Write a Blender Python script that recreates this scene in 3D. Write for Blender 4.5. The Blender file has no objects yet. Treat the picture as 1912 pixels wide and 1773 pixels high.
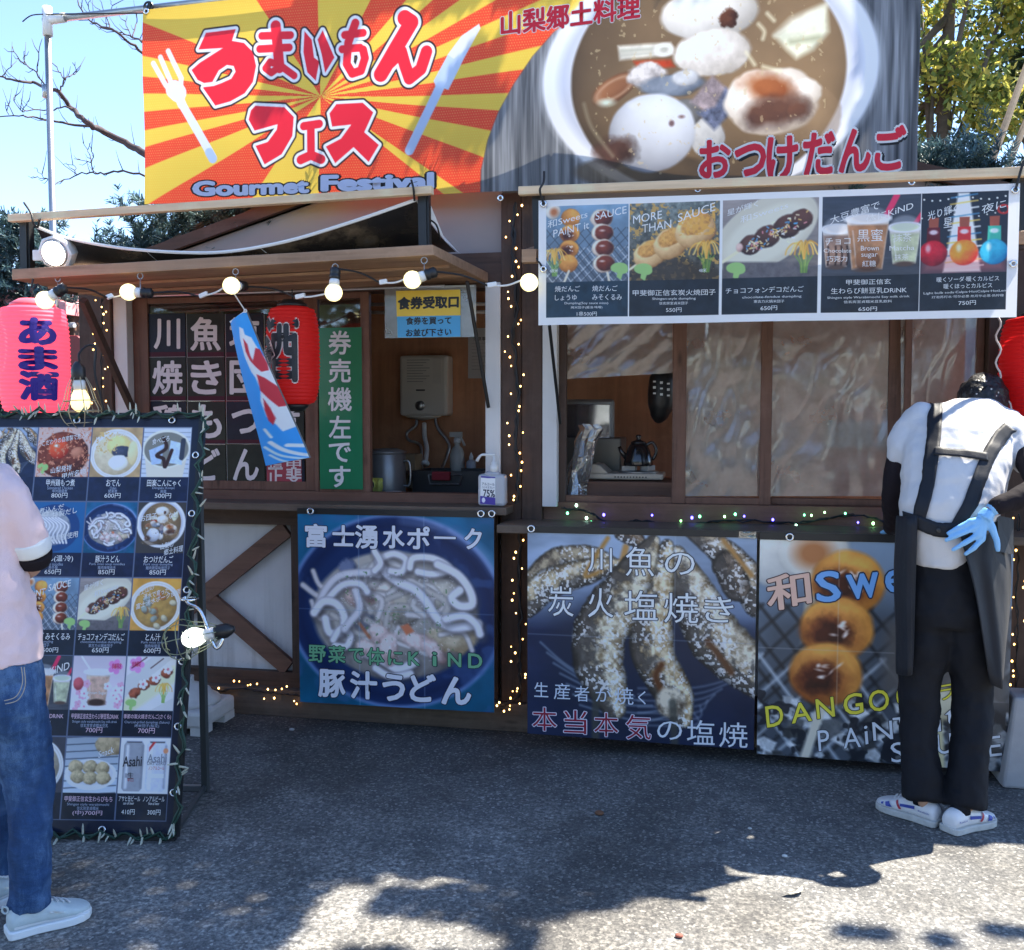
import bpy, bmesh, math, random
import numpy as np
from mathutils import Vector, Matrix, noise as mnoise
random.seed(7)
R = math.radians
SC = bpy.context.scene
COL = SC.collection
# ------------------------------------------------------------------ camera
FPX, PCX, PCY = 1850.0, 956.0, 886.5
PSI, PITCH, DC, HC = R(11.6), R(3.43), 4.61, 1.5
fw = np.array([-math.sin(PSI)*math.cos(PITCH), math.cos(PSI)*math.cos(PITCH), -math.sin(PITCH)])
rt = np.array([math.cos(PSI), math.sin(PSI), 0.0]); upv = np.cross(rt, fw)
CAMP = np.array([0.0, -DC, HC])
cam = bpy.data.cameras.new('camera'); camo = bpy.data.objects.new('camera', cam); COL.objects.link(camo)
cam.sensor_fit = 'HORIZONTAL'; cam.sensor_width = 36.0; cam.lens = 36.0*FPX/1912.0
cam.clip_start = 0.05; cam.clip_end = 3000
camo.matrix_world = Matrix(((rt[0], upv[0], -fw[0], CAMP[0]), (rt[1], upv[1], -fw[1], CAMP[1]),
                            (rt[2], upv[2], -fw[2], CAMP[2]), (0, 0, 0, 1)))
SC.camera = camo
# ------------------------------------------------------------------ sky, sun, exposure
SUND = Vector((0.50, 0.40, 1.0)).normalized()
W = bpy.data.worlds.new('World'); SC.world = W; W.use_nodes = True
wn = W.node_tree.nodes; wl = W.node_tree.links; wn.clear()
sky = wn.new('ShaderNodeTexSky'); sky.sky_type = 'NISHITA'; sky.sun_disc = False
sky.sun_elevation = math.asin(SUND.z); sky.sun_rotation = math.atan2(SUND.x, SUND.y)
sky.altitude = 3000.0; sky.air_density = 1.0; sky.dust_density = 0.0; sky.ozone_density = 2.0
bg = wn.new('ShaderNodeBackground'); bg.inputs['Strength'].default_value = 0.12
wo = wn.new('ShaderNodeOutputWorld')
wl.new(sky.outputs[0], bg.inputs[0]); wl.new(bg.outputs[0], wo.inputs[0])
sun = bpy.data.lights.new('sun', 'SUN'); sun.energy = 4.6; sun.angle = R(0.53); sun.color = (1.0, 0.93, 0.80)
suno = bpy.data.objects.new('sun', sun); COL.objects.link(suno)
suno.rotation_euler = SUND.to_track_quat('Z', 'Y').to_euler(); suno.location = (3, 3, 8)
SC.view_settings.view_transform = 'Standard'; SC.view_settings.look = 'None'
SC.view_settings.exposure = 2.0; SC.view_settings.gamma = 1.0
SC.render.engine = 'CYCLES'
SC.cycles.use_denoising = True; SC.cycles.max_bounces = 8; SC.cycles.transparent_max_bounces = 16
SC.cycles.caustics_reflective = False; SC.cycles.caustics_refractive = False
SC.cycles.sample_clamp_indirect = 6.0

# ------------------------------------------------------------------ pixel ray -> point on a real plane
def ray(px, py): return fw + rt*(px-PCX)/FPX + upv*(PCY-py)/FPX
def P(px, py, y=0.0):
    d = ray(px, py); t = (y-CAMP[1])/d[1]; return Vector(CAMP + d*t)
def G(px, py, z=0.0):
    d = ray(px, py); t = (z-CAMP[2])/d[2]; return Vector(CAMP + d*t)

# ------------------------------------------------------------------ materials
def lin(c): return tuple(((x/255.0)/12.92 if x/255.0 <= 0.04045 else ((x/255.0+0.055)/1.055)**2.4) for x in c)
class NT:
    def __init__(s, name):
        s.m = bpy.data.materials.new(name); s.m.use_nodes = True
        s.n = s.m.node_tree.nodes; s.l = s.m.node_tree.links; s.n.clear()
        s.out = s.n.new('ShaderNodeOutputMaterial')
    def node(s, t, **kw):
        k = s.n.new(t)
        for a, b in kw.items():
            if a.startswith('i_'): k.inputs[a[2:].replace('_', ' ')].default_value = b
            else: setattr(k, a, b)
        return k
    def link(s, a, b): s.l.new(a, b)
    def coords(s, scale=(1, 1, 1)):
        t = s.node('ShaderNodeTexCoord'); mp = s.node('ShaderNodeMapping'); mp.inputs['Scale'].default_value = scale
        s.link(t.outputs['Object'], mp.inputs[0]); return mp.outputs[0]
    def noise(s, vec, scale, detail=4, rough=0.6):
        k = s.node('ShaderNodeTexNoise'); k.inputs['Scale'].default_value = scale; k.inputs['Detail'].default_value = detail
        k.inputs['Roughness'].default_value = rough; s.link(vec, k.inputs['Vector']); return k.outputs['Fac']
    def ramp(s, fac, stops):
        k = s.node('ShaderNodeValToRGB'); e = k.color_ramp.elements
        while len(e) < len(stops): e.new(0.5)
        for q, (p, c) in zip(e, stops):
            q.position = p; q.color = (c[0], c[1], c[2], 1)
        s.link(fac, k.inputs[0]); return k.outputs['Color']
    def bump(s, h, st=0.3, dist=0.01):
        k = s.node('ShaderNodeBump'); k.inputs['Strength'].default_value = st; k.inputs['Distance'].default_value = dist
        s.link(h, k.inputs['Height']); return k.outputs[0]
    def bsdf(s, rough=0.6, metal=0.0, spec=0.5, coat=0.0):
        b = s.node('ShaderNodeBsdfPrincipled'); b.inputs['Roughness'].default_value = rough; b.inputs['Metallic'].default_value = metal
        b.inputs['Specular IOR Level'].default_value = spec; b.inputs['Coat Weight'].default_value = coat
        b.inputs['Coat Roughness'].default_value = 0.12
        s.link(b.outputs[0], s.out.inputs[0]); return b
def sc3(c, k): return tuple(x*k for x in c)
MATS = {}
def mat(name, col, rough=0.6, metal=0.0, vary=0.12, nscale=6.0, bump=0.0, bscale=60.0, spec=0.5, coat=0.0, emit=None, estr=0.0):
    if name in MATS: return MATS[name]
    t = NT(name); b = t.bsdf(rough, metal, spec, coat); co = t.coords()
    f = t.noise(co, nscale, 5)
    c = t.ramp(f, [(0.25, sc3(col, 1-vary)), (0.75, tuple(min(x*(1+vary), 0.95) for x in col))])
    t.link(c, b.inputs['Base Color'])
    if bump > 0: t.link(t.bump(t.noise(co, bscale, 3), bump, 0.004), b.inputs['Normal'])
    if emit: b.inputs['Emission Color'].default_value = (*emit, 1); b.inputs['Emission Strength'].default_value = estr
    MATS[name] = t.m; return t.m
def wood(name, c1, c2, axis, rough=0.6, s=1.0, knots=True):
    if name in MATS: return MATS[name]
    t = NT(name); b = t.bsdf(rough, spec=0.35)
    sc = [14*s, 14*s, 14*s]; sc['xyz'.index(axis)] = 0.9*s
    co = t.coords(tuple(sc)); f1 = t.noise(co, 2.2, 6, 0.65)
    sc2 = [90*s]*3; sc2['xyz'.index(axis)] = 3*s
    f2 = t.noise(t.coords(tuple(sc2)), 1.0, 3)
    mx = t.node('ShaderNodeMath', operation='MULTIPLY_ADD'); t.link(f2, mx.inputs[0]); mx.inputs[1].default_value = 0.35
    t.link(f1, mx.inputs[2])
    f3 = t.noise(t.coords((1.3, 1.3, 1.3)), 1.7, 3)
    m2 = t.node('ShaderNodeMath', operation='MULTIPLY_ADD'); t.link(f3, m2.inputs[0]); m2.inputs[1].default_value = 0.4; t.link(mx.outputs[0], m2.inputs[2])
    c = t.ramp(m2.outputs[0], [(0.55, c2), (0.8, c1), (1.05, tuple(x*1.25 for x in c1))])
    # worn, dusty patches and knots
    w_ = t.ramp(t.noise(t.coords((2.5, 2.5, 2.5)), 3.0, 6, 0.7), [(0.50, (0, 0, 0)), (0.72, (0.55, 0.55, 0.55))])
    mm = t.node('ShaderNodeMix', data_type='RGBA'); t.link(w_, mm.inputs[0]); t.link(c, mm.inputs[6]); mm.inputs[7].default_value = (*[min(.7, x*1.5+.02) for x in c1], 1)
    vk = t.node('ShaderNodeTexVoronoi', feature='F1'); vs_ = [9*s]*3; vs_['xyz'.index(axis)] = 2.6*s; vk.inputs['Scale'].default_value = 1.0; t.link(t.coords(tuple(vs_)), vk.inputs['Vector'])
    kk = t.ramp(vk.outputs['Distance'], [(0.05, (0.25, 0.22, 0.2)), (0.13, (1, 1, 1))])
    mk = t.node('ShaderNodeMix', data_type='RGBA', blend_type='MULTIPLY'); mk.inputs[0].default_value = 0.75 if knots else 0.0; t.link(mm.outputs[2], mk.inputs[6]); t.link(kk, mk.inputs[7])
    t.link(mk.outputs[2], b.inputs['Base Color']); t.link(t.bump(mx.outputs[0], 0.35, 0.005), b.inputs['Normal'])
    MATS[name] = t.m; return t.m
def glassy(name, tint=(0.9, 0.9, 0.9), haze=0.0, gloss=0.12, rough=0.03, bump=0.0, bscale=3.0, hcol=(0.7, 0.68, 0.65)):
    if name in MATS: return MATS[name]
    t = NT(name)
    tr = t.node('ShaderNodeBsdfTransparent'); tr.inputs[0].default_value = (*tint, 1)
    gl = t.node('ShaderNodeBsdfGlossy'); gl.inputs['Roughness'].default_value = rough; gl.inputs['Color'].default_value = (1, 1, 1, 1)
    lw = t.node('ShaderNodeFresnel'); lw.inputs['IOR'].default_value = 1.45
    ad = t.node('ShaderNodeMath', operation='ADD', use_clamp=True); t.link(lw.outputs[0], ad.inputs[0]); ad.inputs[1].default_value = gloss
    m1 = t.node('ShaderNodeMixShader'); t.link(ad.outputs[0], m1.inputs[0]); t.link(tr.outputs[0], m1.inputs[1]); t.link(gl.outputs[0], m1.inputs[2])
    last = m1.outputs[0]
    if haze > 0:
        df = t.node('ShaderNodeBsdfDiffuse'); df.inputs[0].default_value = (*hcol, 1)
        tl = t.node('ShaderNodeBsdfTranslucent'); tl.inputs[0].default_value = (*hcol, 1)
        m0 = t.node('ShaderNodeMixShader'); m0.inputs[0].default_value = 0.5; t.link(df.outputs[0], m0.inputs[1]); t.link(tl.outputs[0], m0.inputs[2])
        m2 = t.node('ShaderNodeMixShader'); t.link(last, m2.inputs[1]); t.link(m0.outputs[0], m2.inputs[2])
        f = t.noise(t.coords((1, 1, 1)), 4.0, 4)
        r = t.node('ShaderNodeMath', operation='MULTIPLY'); t.link(f, r.inputs[0]); r.inputs[1].default_value = haze*2; t.link(r.outputs[0], m2.inputs[0])
        last = m2.outputs[0]
    if bump > 0:
        bp = t.bump(t.noise(t.coords((1, 1, 1.6)), bscale, 3, 0.55), bump, 0.03); t.link(bp, gl.inputs['Normal'])
    t.link(last, t.out.inputs[0]); MATS[name] = t.m; return t.m
def glow(name, col, strength, rough=0.4):
    if name in MATS: return MATS[name]
    t = NT(name); b = t.bsdf(rough); b.inputs['Base Color'].default_value = (*col, 1)
    b.inputs['Emission Color'].default_value = (*col, 1); b.inputs['Emission Strength'].default_value = strength
    MATS[name] = t.m; return t.m
def painted(name, rough=0.35, trans=0.0, spec=0.5, coat=0.0, weave=0.0):
    """material that reads the printed colours stored on the panel's vertices"""
    if name in MATS: return MATS[name]
    t = NT(name); a = t.node('ShaderNodeVertexColor', layer_name='print')
    b = t.bsdf(rough, spec=spec, coat=coat); t.link(a.outputs[0], b.inputs['Base Color'])
    co = t.coords(); bp = t.bump(t.noise(co, 3.5, 3), 0.22, 0.02); t.link(bp, b.inputs['Normal']); t.link(bp, b.inputs['Coat Normal'])
    if trans > 0:
        tl = t.node('ShaderNodeBsdfTranslucent'); t.link(a.outputs[0], tl.inputs[0])
        m = t.node('ShaderNodeMixShader'); m.inputs[0].default_value = trans
        t.link(b.outputs[0], m.inputs[1]); t.link(tl.outputs[0], m.inputs[2]); t.link(m.outputs[0], t.out.inputs[0])
    MATS[name] = t.m; return t.m

# ------------------------------------------------------------------ object helpers
WLOC = {}
def thing(name, label, cat, loc=(0, 0, 0), group=None, rotz=0.0):
    o = bpy.data.objects.new(name, None); COL.objects.link(o); o.location = loc; o.empty_display_size = 0.1
    o.rotation_euler = (0, 0, rotz)
    o['label'] = label; o['category'] = cat
    if group: o['group'] = group
    WLOC[o.name] = Vector(loc); return o
def tag(o, label, cat, group=None):
    o['label'] = label; o['category'] = cat
    if group: o['group'] = group
    return o
def link(name, me, m, parent=None, local=False):
    o = bpy.data.objects.new(name, me); COL.objects.link(o)
    if m is not None: me.materials.append(m)
    if parent is not None:
        o.parent = parent
        w = WLOC[parent.name]; WLOC[o.name] = w
        if not local: me.transform(Matrix.Translation(-w))
    else: WLOC[o.name] = Vector((0, 0, 0))
    return o
class MB:
    def __init__(s): s.v = []; s.f = []
    def add(s, vs, fs):
        k = len(s.v); s.v += [tuple(v) for v in vs]; s.f += [tuple(i+k for i in f) for f in fs]; return s
    def box(s, x0, x1, y0, y1, z0, z1):
        return s.add([(x0, y0, z0), (x1, y0, z0), (x1, y1, z0), (x0, y1, z0), (x0, y0, z1), (x1, y0, z1), (x1, y1, z1), (x0, y1, z1)],
                     [(0, 3, 2, 1), (4, 5, 6, 7), (0, 1, 5, 4), (1, 2, 6, 5), (2, 3, 7, 6), (3, 0, 4, 7)])
    def obox(s, c, ex, ey, ez):
        c = Vector(c); ex = Vector(ex); ey = Vector(ey); ez = Vector(ez)
        vs = [c+a*ex+b*ey+d*ez for d in (-1, 1) for (a, b) in ((-1, -1), (1, -1), (1, 1), (-1, 1))]
        return s.add(vs, [(0, 3, 2, 1), (4, 5, 6, 7), (0, 1, 5, 4), (1, 2, 6, 5), (2, 3, 7, 6), (3, 0, 4, 7)])
    def beam(s, a, b, w, d, side=(0, 1, 0)):
        a = Vector(a); b = Vector(b); ax = (b-a)/2; sd = Vector(side); n = ax.normalized()
        sd = (sd - n*sd.dot(n)).normalized(); t = n.cross(sd)
        return s.obox((a+b)/2, ax, sd*d/2, t*w/2)
    def tube(s, pts, r, n=8, cap=True):
        pts = [Vector(p) for p in pts]; k = len(pts); rs = r if isinstance(r, (list, tuple)) else [r]*k
        vs = []; prev = None
        for i, p in enumerate(pts):
            d = (pts[min(i+1, k-1)]-pts[max(i-1, 0)])
            d = d.normalized() if d.length > 1e-9 else Vector((0, 0, 1))
            if prev is None:
                u = d.cross(Vector((0, 0, 1)))
                if u.length < 0.1: u = d.cross(Vector((1, 0, 0)))
                u.normalize()
            else:
                u = prev - d*prev.dot(d)
                if u.length < 1e-6: u = d.orthogonal()
                u.normalize()
            prev = u; w = d.cross(u)
            vs += [p + (u*math.cos(2*math.pi*j/n)+w*math.sin(2*math.pi*j/n))*rs[i] for j in range(n)]
        fs = [(i*n+j, i*n+(j+1) % n, (i+1)*n+(j+1) % n, (i+1)*n+j) for i in range(k-1) for j in range(n)]
        if cap: fs += [tuple(range(n-1, -1, -1)), tuple(range((k-1)*n, k*n))]
        return s.add(vs, fs)
    def lathe(s, prof, o=(0, 0, 0), n=24, M=None, cap=True, sx=1.0, sy=1.0):
        o = Vector(o); vs = []; k = len(prof)
        for (r, z) in prof:
            for j in range(n):
                p = Vector((r*sx*math.cos(2*math.pi*j/n), r*sy*math.sin(2*math.pi*j/n), z))
                if M is not None: p = M @ p
                vs.append(o+p)
        fs = [(i*n+j, i*n+(j+1) % n, (i+1)*n+(j+1) % n, (i+1)*n+j) for i in range(k-1) for j in range(n)]
        if cap: fs += [tuple(range(n-1, -1, -1)), tuple(range((k-1)*n, k*n))]
        return s.add(vs, fs)
    def ball(s, c, r, n=16, m=10, M=None):
        r = (r, r, r) if isinstance(r, (int, float)) else r
        return s.lathe([(math.sin(math.pi*(i+0.02)/(m+0.04)), -math.cos(math.pi*(i+0.02)/(m+0.04))) for i in range(m+1)], c, n,
                       (M @ Matrix.Diagonal(r).to_3x3()) if M is not None else Matrix.Diagonal(Vector(r)).to_3x3())
    def prism(s, pts, ext):
        e = Vector(ext); n = len(pts); vs = [Vector(p) for p in pts] + [Vector(p)+e for p in pts]
        return s.add(vs, [tuple(range(n-1, -1, -1)), tuple(range(n, 2*n))] + [(i, (i+1) % n, n+(i+1) % n, n+i) for i in range(n)])
    def torus(s, c, R0, r, M=None, n=18, m=8, arc=1.0):
        pts = []
        k = int(n*arc)
        for i in range(k+1):
            a = 2*math.pi*i/n; p = Vector((R0*math.cos(a), R0*math.sin(a), 0))
            if M is not None: p = M @ p
            pts.append(Vector(c)+p)
        return s.tube(pts, r, m, cap=arc < 1)
    def build(s, name, m, parent=None, smooth=False, bevel=0.0, local=False, sub=0):
        me = bpy.data.meshes.new(name); me.from_pydata(s.v, [], s.f)
        bm = bmesh.new(); bm.from_mesh(me); bmesh.ops.recalc_face_normals(bm, faces=bm.faces); bm.to_mesh(me); bm.free()
        if smooth: me.shade_smooth()
        o = link(name, me, m, parent, local)
        if bevel > 0:
            k = o.modifiers.new('bevel', 'BEVEL'); k.width = bevel; k.segments = 2; k.limit_method = 'ANGLE'
        if sub:
            k = o.modifiers.new('sub', 'SUBSURF'); k.levels = sub; k.render_levels = sub
        return o
RX90 = Matrix.Rotation(R(90), 3, 'X'); RY90 = Matrix.Rotation(R(90), 3, 'Y')
def catmull(pts, k=6, closed=False):
    pts = [Vector(p) for p in pts]; n = len(pts); out = []
    for i in range(n if closed else n-1):
        p0 = pts[(i-1) % n] if closed else pts[max(i-1, 0)]; p1 = pts[i]
        p2 = pts[(i+1) % n]; p3 = pts[(i+2) % n] if closed else pts[min(i+2, n-1)]
        for j in range(k):
            t = j/k
            out.append(0.5*((2*p1)+(-p0+p2)*t+(2*p0-5*p1+4*p2-p3)*t*t+(-p0+3*p1-3*p2+p3)*t**3))
    if not closed: out.append(pts[-1])
    return out
def sag(a, b, d, n=10):
    a = Vector(a); b = Vector(b)
    return [a.lerp(b, i/n) - Vector((0, 0, d*4*(i/n)*(1-i/n))) for i in range(n+1)]

# ------------------------------------------------------------------ shared materials
M_DARK = wood('dark_stained_timber', (0.060, 0.034, 0.024), (0.022, 0.013, 0.010), 'z')
M_DARKX = wood('dark_stained_rail', (0.065, 0.036, 0.025), (0.024, 0.014, 0.010), 'x')
M_BROWN = wood('brown_window_timber', (0.135, 0.066, 0.043), (0.055, 0.027, 0.019), 'z')
M_BROWNX = wood('brown_window_rail', (0.140, 0.068, 0.044), (0.056, 0.028, 0.020), 'x')
M_CEDAR = wood('cedar_board', (0.30, 0.185, 0.115), (0.17, 0.095, 0.055), 'x', s=0.8)
M_SHELF = wood('weathered_shelf_board', (0.105, 0.075, 0.055), (0.05, 0.034, 0.026), 'x')
M_PINE = wood('planed_pine', (0.62, 0.46, 0.30), (0.50, 0.34, 0.20), 'x', s=0.6, knots=False)
M_PLY = wood('brown_plywood', (0.48, 0.23, 0.125), (0.38, 0.17, 0.09), 'z', s=0.35)
def grubby(name, col, rough, dirt):
    """painted board with scuffs, rain streaks and splash dirt near the ground"""
    t = NT(name); b = t.bsdf(rough, spec=.3); co = t.coords(); f = t.noise(co, 3, 5)
    c = t.ramp(f, [(.3, sc3(col, .93)), (.7, sc3(col, 1.04))]); st = t.noise(t.coords((26, 26, 1.1)), 1, 5, .6); sp = t.noise(co, 60, 4, .7)
    sx = t.node('ShaderNodeSeparateXYZ'); t.link(co, sx.inputs[0]); mr = t.node('ShaderNodeMapRange'); t.link(sx.outputs[2], mr.inputs[0])
    mr.inputs[1].default_value = .7; mr.inputs[2].default_value = .12; mr.inputs[3].default_value = .12; mr.inputs[4].default_value = .75
    a = t.node('ShaderNodeMath', operation='MULTIPLY'); t.link(t.ramp(st, [(.45, (0, 0, 0)), (.75, (1, 1, 1))]), a.inputs[0]); t.link(mr.outputs[0], a.inputs[1])
    a2 = t.node('ShaderNodeMath', operation='MULTIPLY_ADD', use_clamp=True); t.link(t.ramp(sp, [(.58, (0, 0, 0)), (.72, (.5, .5, .5))]), a2.inputs[0]); t.link(mr.outputs[0], a2.inputs[1]); t.link(a.outputs[0], a2.inputs[2])
    m = t.node('ShaderNodeMix', data_type='RGBA'); t.link(a2.outputs[0], m.inputs[0]); t.link(c, m.inputs[6]); m.inputs[7].default_value = (*dirt, 1); t.link(m.outputs[2], b.inputs[0])
    t.link(t.bump(t.noise(co, 45, 3), .08, .004), b.inputs['Normal']); return t.m
M_WHITE = grubby('white_painted_board', (0.64, 0.63, 0.62), 0.55, (.30, .27, .24))
M_PLASTER = grubby('white_plaster_board', (0.60, 0.58, 0.57), 0.7, (.26, .23, .20))
M_GREY = mat('grey_gable_board', (0.30, 0.275, 0.265), 0.7, vary=0.06, nscale=2)
M_BLACK = mat('black_metal', (0.012, 0.013, 0.014), 0.45, vary=0.2)
M_BLACKP = mat('black_plastic', (0.014, 0.014, 0.015), 0.4, vary=0.2)
M_STEEL = mat('galvanised_steel', (0.45, 0.46, 0.47), 0.35, metal=0.9, vary=0.1, nscale=20)
M_CHROME = mat('bright_chrome', (0.8, 0.8, 0.8), 0.12, metal=1.0, vary=0.03)
M_WPLAST = mat('white_plastic', (0.75, 0.75, 0.74), 0.35, vary=0.04)
M_CORD = mat('black_cord', (0.01, 0.01, 0.012), 0.6)
M_GLASS = glassy('window_glass', (0.72, 0.72, 0.72), 0.02, 0.05)
M_VINYL = glassy('clear_wrinkled_vinyl', (0.86, 0.86, 0.86), 0.36, 0.09, 0.14, 0.15, 3.5, hcol=(0.82, 0.75, 0.67))
M_FILM = glassy('clear_plastic_film', (0.9, 0.9, 0.9), 0.05, 0.12, 0.05, 0.6, 9)
# ================================================================== ground
def asphalt():
    t = NT('worn_asphalt'); b = t.bsdf(0.85, spec=0.3)
    co = t.coords()
    n1 = t.noise(co, 150, 3, 0.7); n2 = t.noise(co, 1.1, 5, 0.6); n3 = t.noise(co, 5.5, 5, 0.7)
    v = t.node('ShaderNodeTexVoronoi', feature='F1'); v.inputs['Scale'].default_value = 115; t.link(co, v.inputs['Vector'])
    v2 = t.node('ShaderNodeTexVoronoi', feature='F1'); v2.inputs['Scale'].default_value = 52; v2.inputs['Randomness'].default_value = 1.0; t.link(co, v2.inputs['Vector'])
    base = t.ramp(n1, [(0.30, (0.030, 0.031, 0.033)), (0.50, (0.075, 0.075, 0.076)), (0.70, (0.20, 0.195, 0.185))])
    stone = t.ramp(v.outputs['Color'], [(0.45, (0.045, 0.045, 0.046)), (0.74, (0.10, 0.098, 0.093)), (0.86, (0.33, 0.32, 0.295))])
    mx = t.node('ShaderNodeMix', data_type='RGBA'); mx.inputs[0].default_value = 0.55
    t.link(base, mx.inputs[6]); t.link(stone, mx.inputs[7])
    wear = t.ramp(n3, [(0.36, (0, 0, 0)), (0.60, (1, 1, 1))])
    big = t.ramp(n2, [(0.35, (0.25, 0.25, 0.25)), (0.65, (1, 1, 1))])
    mu = t.node('ShaderNodeMix', data_type='RGBA', blend_type='MULTIPLY'); mu.inputs[0].default_value = 1.0
    t.link(wear, mu.inputs[6]); t.link(big, mu.inputs[7])
    # y dependent: darker with fewer pale chips towards the counters, paler farther out
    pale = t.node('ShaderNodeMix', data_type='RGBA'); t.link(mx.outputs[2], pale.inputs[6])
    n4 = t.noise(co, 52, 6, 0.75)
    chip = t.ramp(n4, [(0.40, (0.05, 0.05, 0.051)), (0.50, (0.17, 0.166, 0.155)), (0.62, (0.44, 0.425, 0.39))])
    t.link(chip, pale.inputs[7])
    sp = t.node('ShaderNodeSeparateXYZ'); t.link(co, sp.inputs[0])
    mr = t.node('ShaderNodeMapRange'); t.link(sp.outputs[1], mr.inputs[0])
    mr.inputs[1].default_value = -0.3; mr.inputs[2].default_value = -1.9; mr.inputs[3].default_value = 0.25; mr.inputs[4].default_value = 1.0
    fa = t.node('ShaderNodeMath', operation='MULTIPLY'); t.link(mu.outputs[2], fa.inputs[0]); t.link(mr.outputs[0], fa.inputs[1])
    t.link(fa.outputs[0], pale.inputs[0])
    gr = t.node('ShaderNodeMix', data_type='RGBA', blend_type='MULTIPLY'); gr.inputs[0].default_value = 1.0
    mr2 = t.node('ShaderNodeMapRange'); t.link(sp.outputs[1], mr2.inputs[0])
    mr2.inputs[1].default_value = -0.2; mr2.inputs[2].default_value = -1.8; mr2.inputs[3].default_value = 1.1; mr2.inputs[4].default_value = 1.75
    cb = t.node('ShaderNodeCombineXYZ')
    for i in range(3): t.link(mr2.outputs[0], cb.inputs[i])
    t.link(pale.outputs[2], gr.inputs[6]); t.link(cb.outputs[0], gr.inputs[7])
    st = t.ramp(t.noise(co, 0.8, 6, 0.65), [(0.40, (0.62, 0.60, 0.58)), (0.56, (1, 1, 1))])
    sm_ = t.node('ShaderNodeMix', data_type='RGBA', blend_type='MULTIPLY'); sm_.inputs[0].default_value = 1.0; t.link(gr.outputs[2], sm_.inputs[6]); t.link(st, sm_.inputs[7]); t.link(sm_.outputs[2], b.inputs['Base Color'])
    ad = t.node('ShaderNodeMath', operation='ADD'); t.link(n1, ad.inputs[0]); t.link(v2.outputs['Distance'], ad.inputs[1])
    t.link(t.bump(ad.outputs[0], 0.55, 0.006), b.inputs['Normal'])
    return t.m
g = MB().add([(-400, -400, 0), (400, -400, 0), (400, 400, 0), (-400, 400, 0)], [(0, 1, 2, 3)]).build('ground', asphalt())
g['kind'] = 'structure'

# ================================================================== the stall hut
hut = thing('market_hut', 'dark timber festival stall hut with white panels, two serving windows and greenery on its roof', 'stall', (-0.57, 0, 0))
XL, XR, XP, ZP, SL = -3.25, 2.11, -0.57, 2.955, 0.29
def roofz(x): return ZP - SL*abs(x-XP)
b = MB().box(XL, XR, -0.075, 0.10, 0.0, 0.135).build('base_sill', M_SHELF, hut, bevel=0.004)
# lower front
MB().box(-3.02, -1.01, 0.02, 0.05, 0.13, 1.03).build('white_panel', M_PLASTER, hut)
MB().box(-0.79, XR, 0.02, 0.05, 0.13, 1.0).build('white_panel', M_PLASTER, hut)
x0, x1, z0, z1 = P(222, 1100).x, P(548, 1100).x, 0.21, 0.955
MB().box(-3.0, -1.01, -0.022, 0.02, 0.135, z0).build('lower_rail', M_DARKX, hut)
MB().box(-3.0, -1.01, -0.022, 0.02, z1, 1.035).build('upper_rail', M_DARKX, hut)
MB().box(x1, x1+0.09, -0.024, 0.02, z0, z1).build('panel_stile', M_DARK, hut)
MB().box(x0-0.09, x0, -0.024, 0.02, z0, z1).build('panel_stile', M_DARK, hut)
MB().beam((x0+0.03, -0.004, z0+0.02), (x1-0.03, -0.004, z1-0.02), 0.085, 0.030).build('diagonal_brace', M_BROWNX, hut)
MB().beam((x0+0.03, -0.002, z1-0.02), (x1-0.03, -0.002, z0+0.02), 0.085, 0.030).build('diagonal_brace', M_BROWNX, hut)
MB().box(-1.60, -1.545, -0.03, 0.02, z0, z1).build('panel_stile', M_DARK, hut)
MB().box(-1.06, -1.01, -0.024, 0.02, z0, z1).build('panel_stile', M_DARK, hut)
MB().box(-0.79, 2.05, -0.022, 0.02, 0.135, 0.21).build('lower_rail', M_DARKX, hut)
MB().box(1.20, 2.11, -0.03, 0.02, 0.21, 2.2).build('side_boarding', M_DARK, hut)
# posts
MB().box(-3.20, -3.02, -0.05, 0.10, 0.135, 2.22).build('corner_post', M_DARK, hut, bevel=0.004)
MB().box(-3.018, -2.942, -0.03, 0.05, 1.07, 2.20).build('white_post', M_WHITE, hut, bevel=0.003)
MB().box(-0.988, -0.892, -0.05, 0.10, 0.135, 2.53).build('centre_post', M_DARK, hut, bevel=0.004)
MB().box(-0.890, -0.792, -0.055, 0.10, 0.135, 2.53).build('centre_post', M_DARK, hut, bevel=0.004)
MB().box(-1.062, -0.990, -0.06, 0.03, 1.13, 2.12).build('white_post', M_WHITE, hut, bevel=0.003)
MB().box(-0.790, -0.722, -0.06, 0.03, 1.075, 2.20).build('white_post', M_WHITE, hut, bevel=0.003)
MB().box(1.132, 1.215, -0.055, 0.10, 0.135, 2.25).build('corner_post', M_DARK, hut, bevel=0.004)
# lintels and gable
MB().box(-3.20, -0.99, -0.035, 0.10, 2.10, 2.262).build('lintel', M_DARKX, hut)
MB().box(-0.79, 2.11, -0.035, 0.10, 2.20, 2.40).build('lintel', M_DARKX, hut)
def gable(xa, xb, zb, y, m, nm):
    xs = [xa] + ([XP] if xa < XP < xb else []) + [xb]
    pts = [(xa, y, zb), (xb, y, zb)] + [(x, y, roofz(x)-0.03) for x in reversed(xs)]
    pts = [p for p in pts]
    return MB().prism(pts, (0, 0.04, 0)).build(nm, m, hut)
gable(-2.98, -0.99, 2.262, -0.01, M_GREY, 'gable_panel')
gable(-0.79, 1.9, 2.40, -0.01, M_GREY, 'gable_panel')
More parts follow.
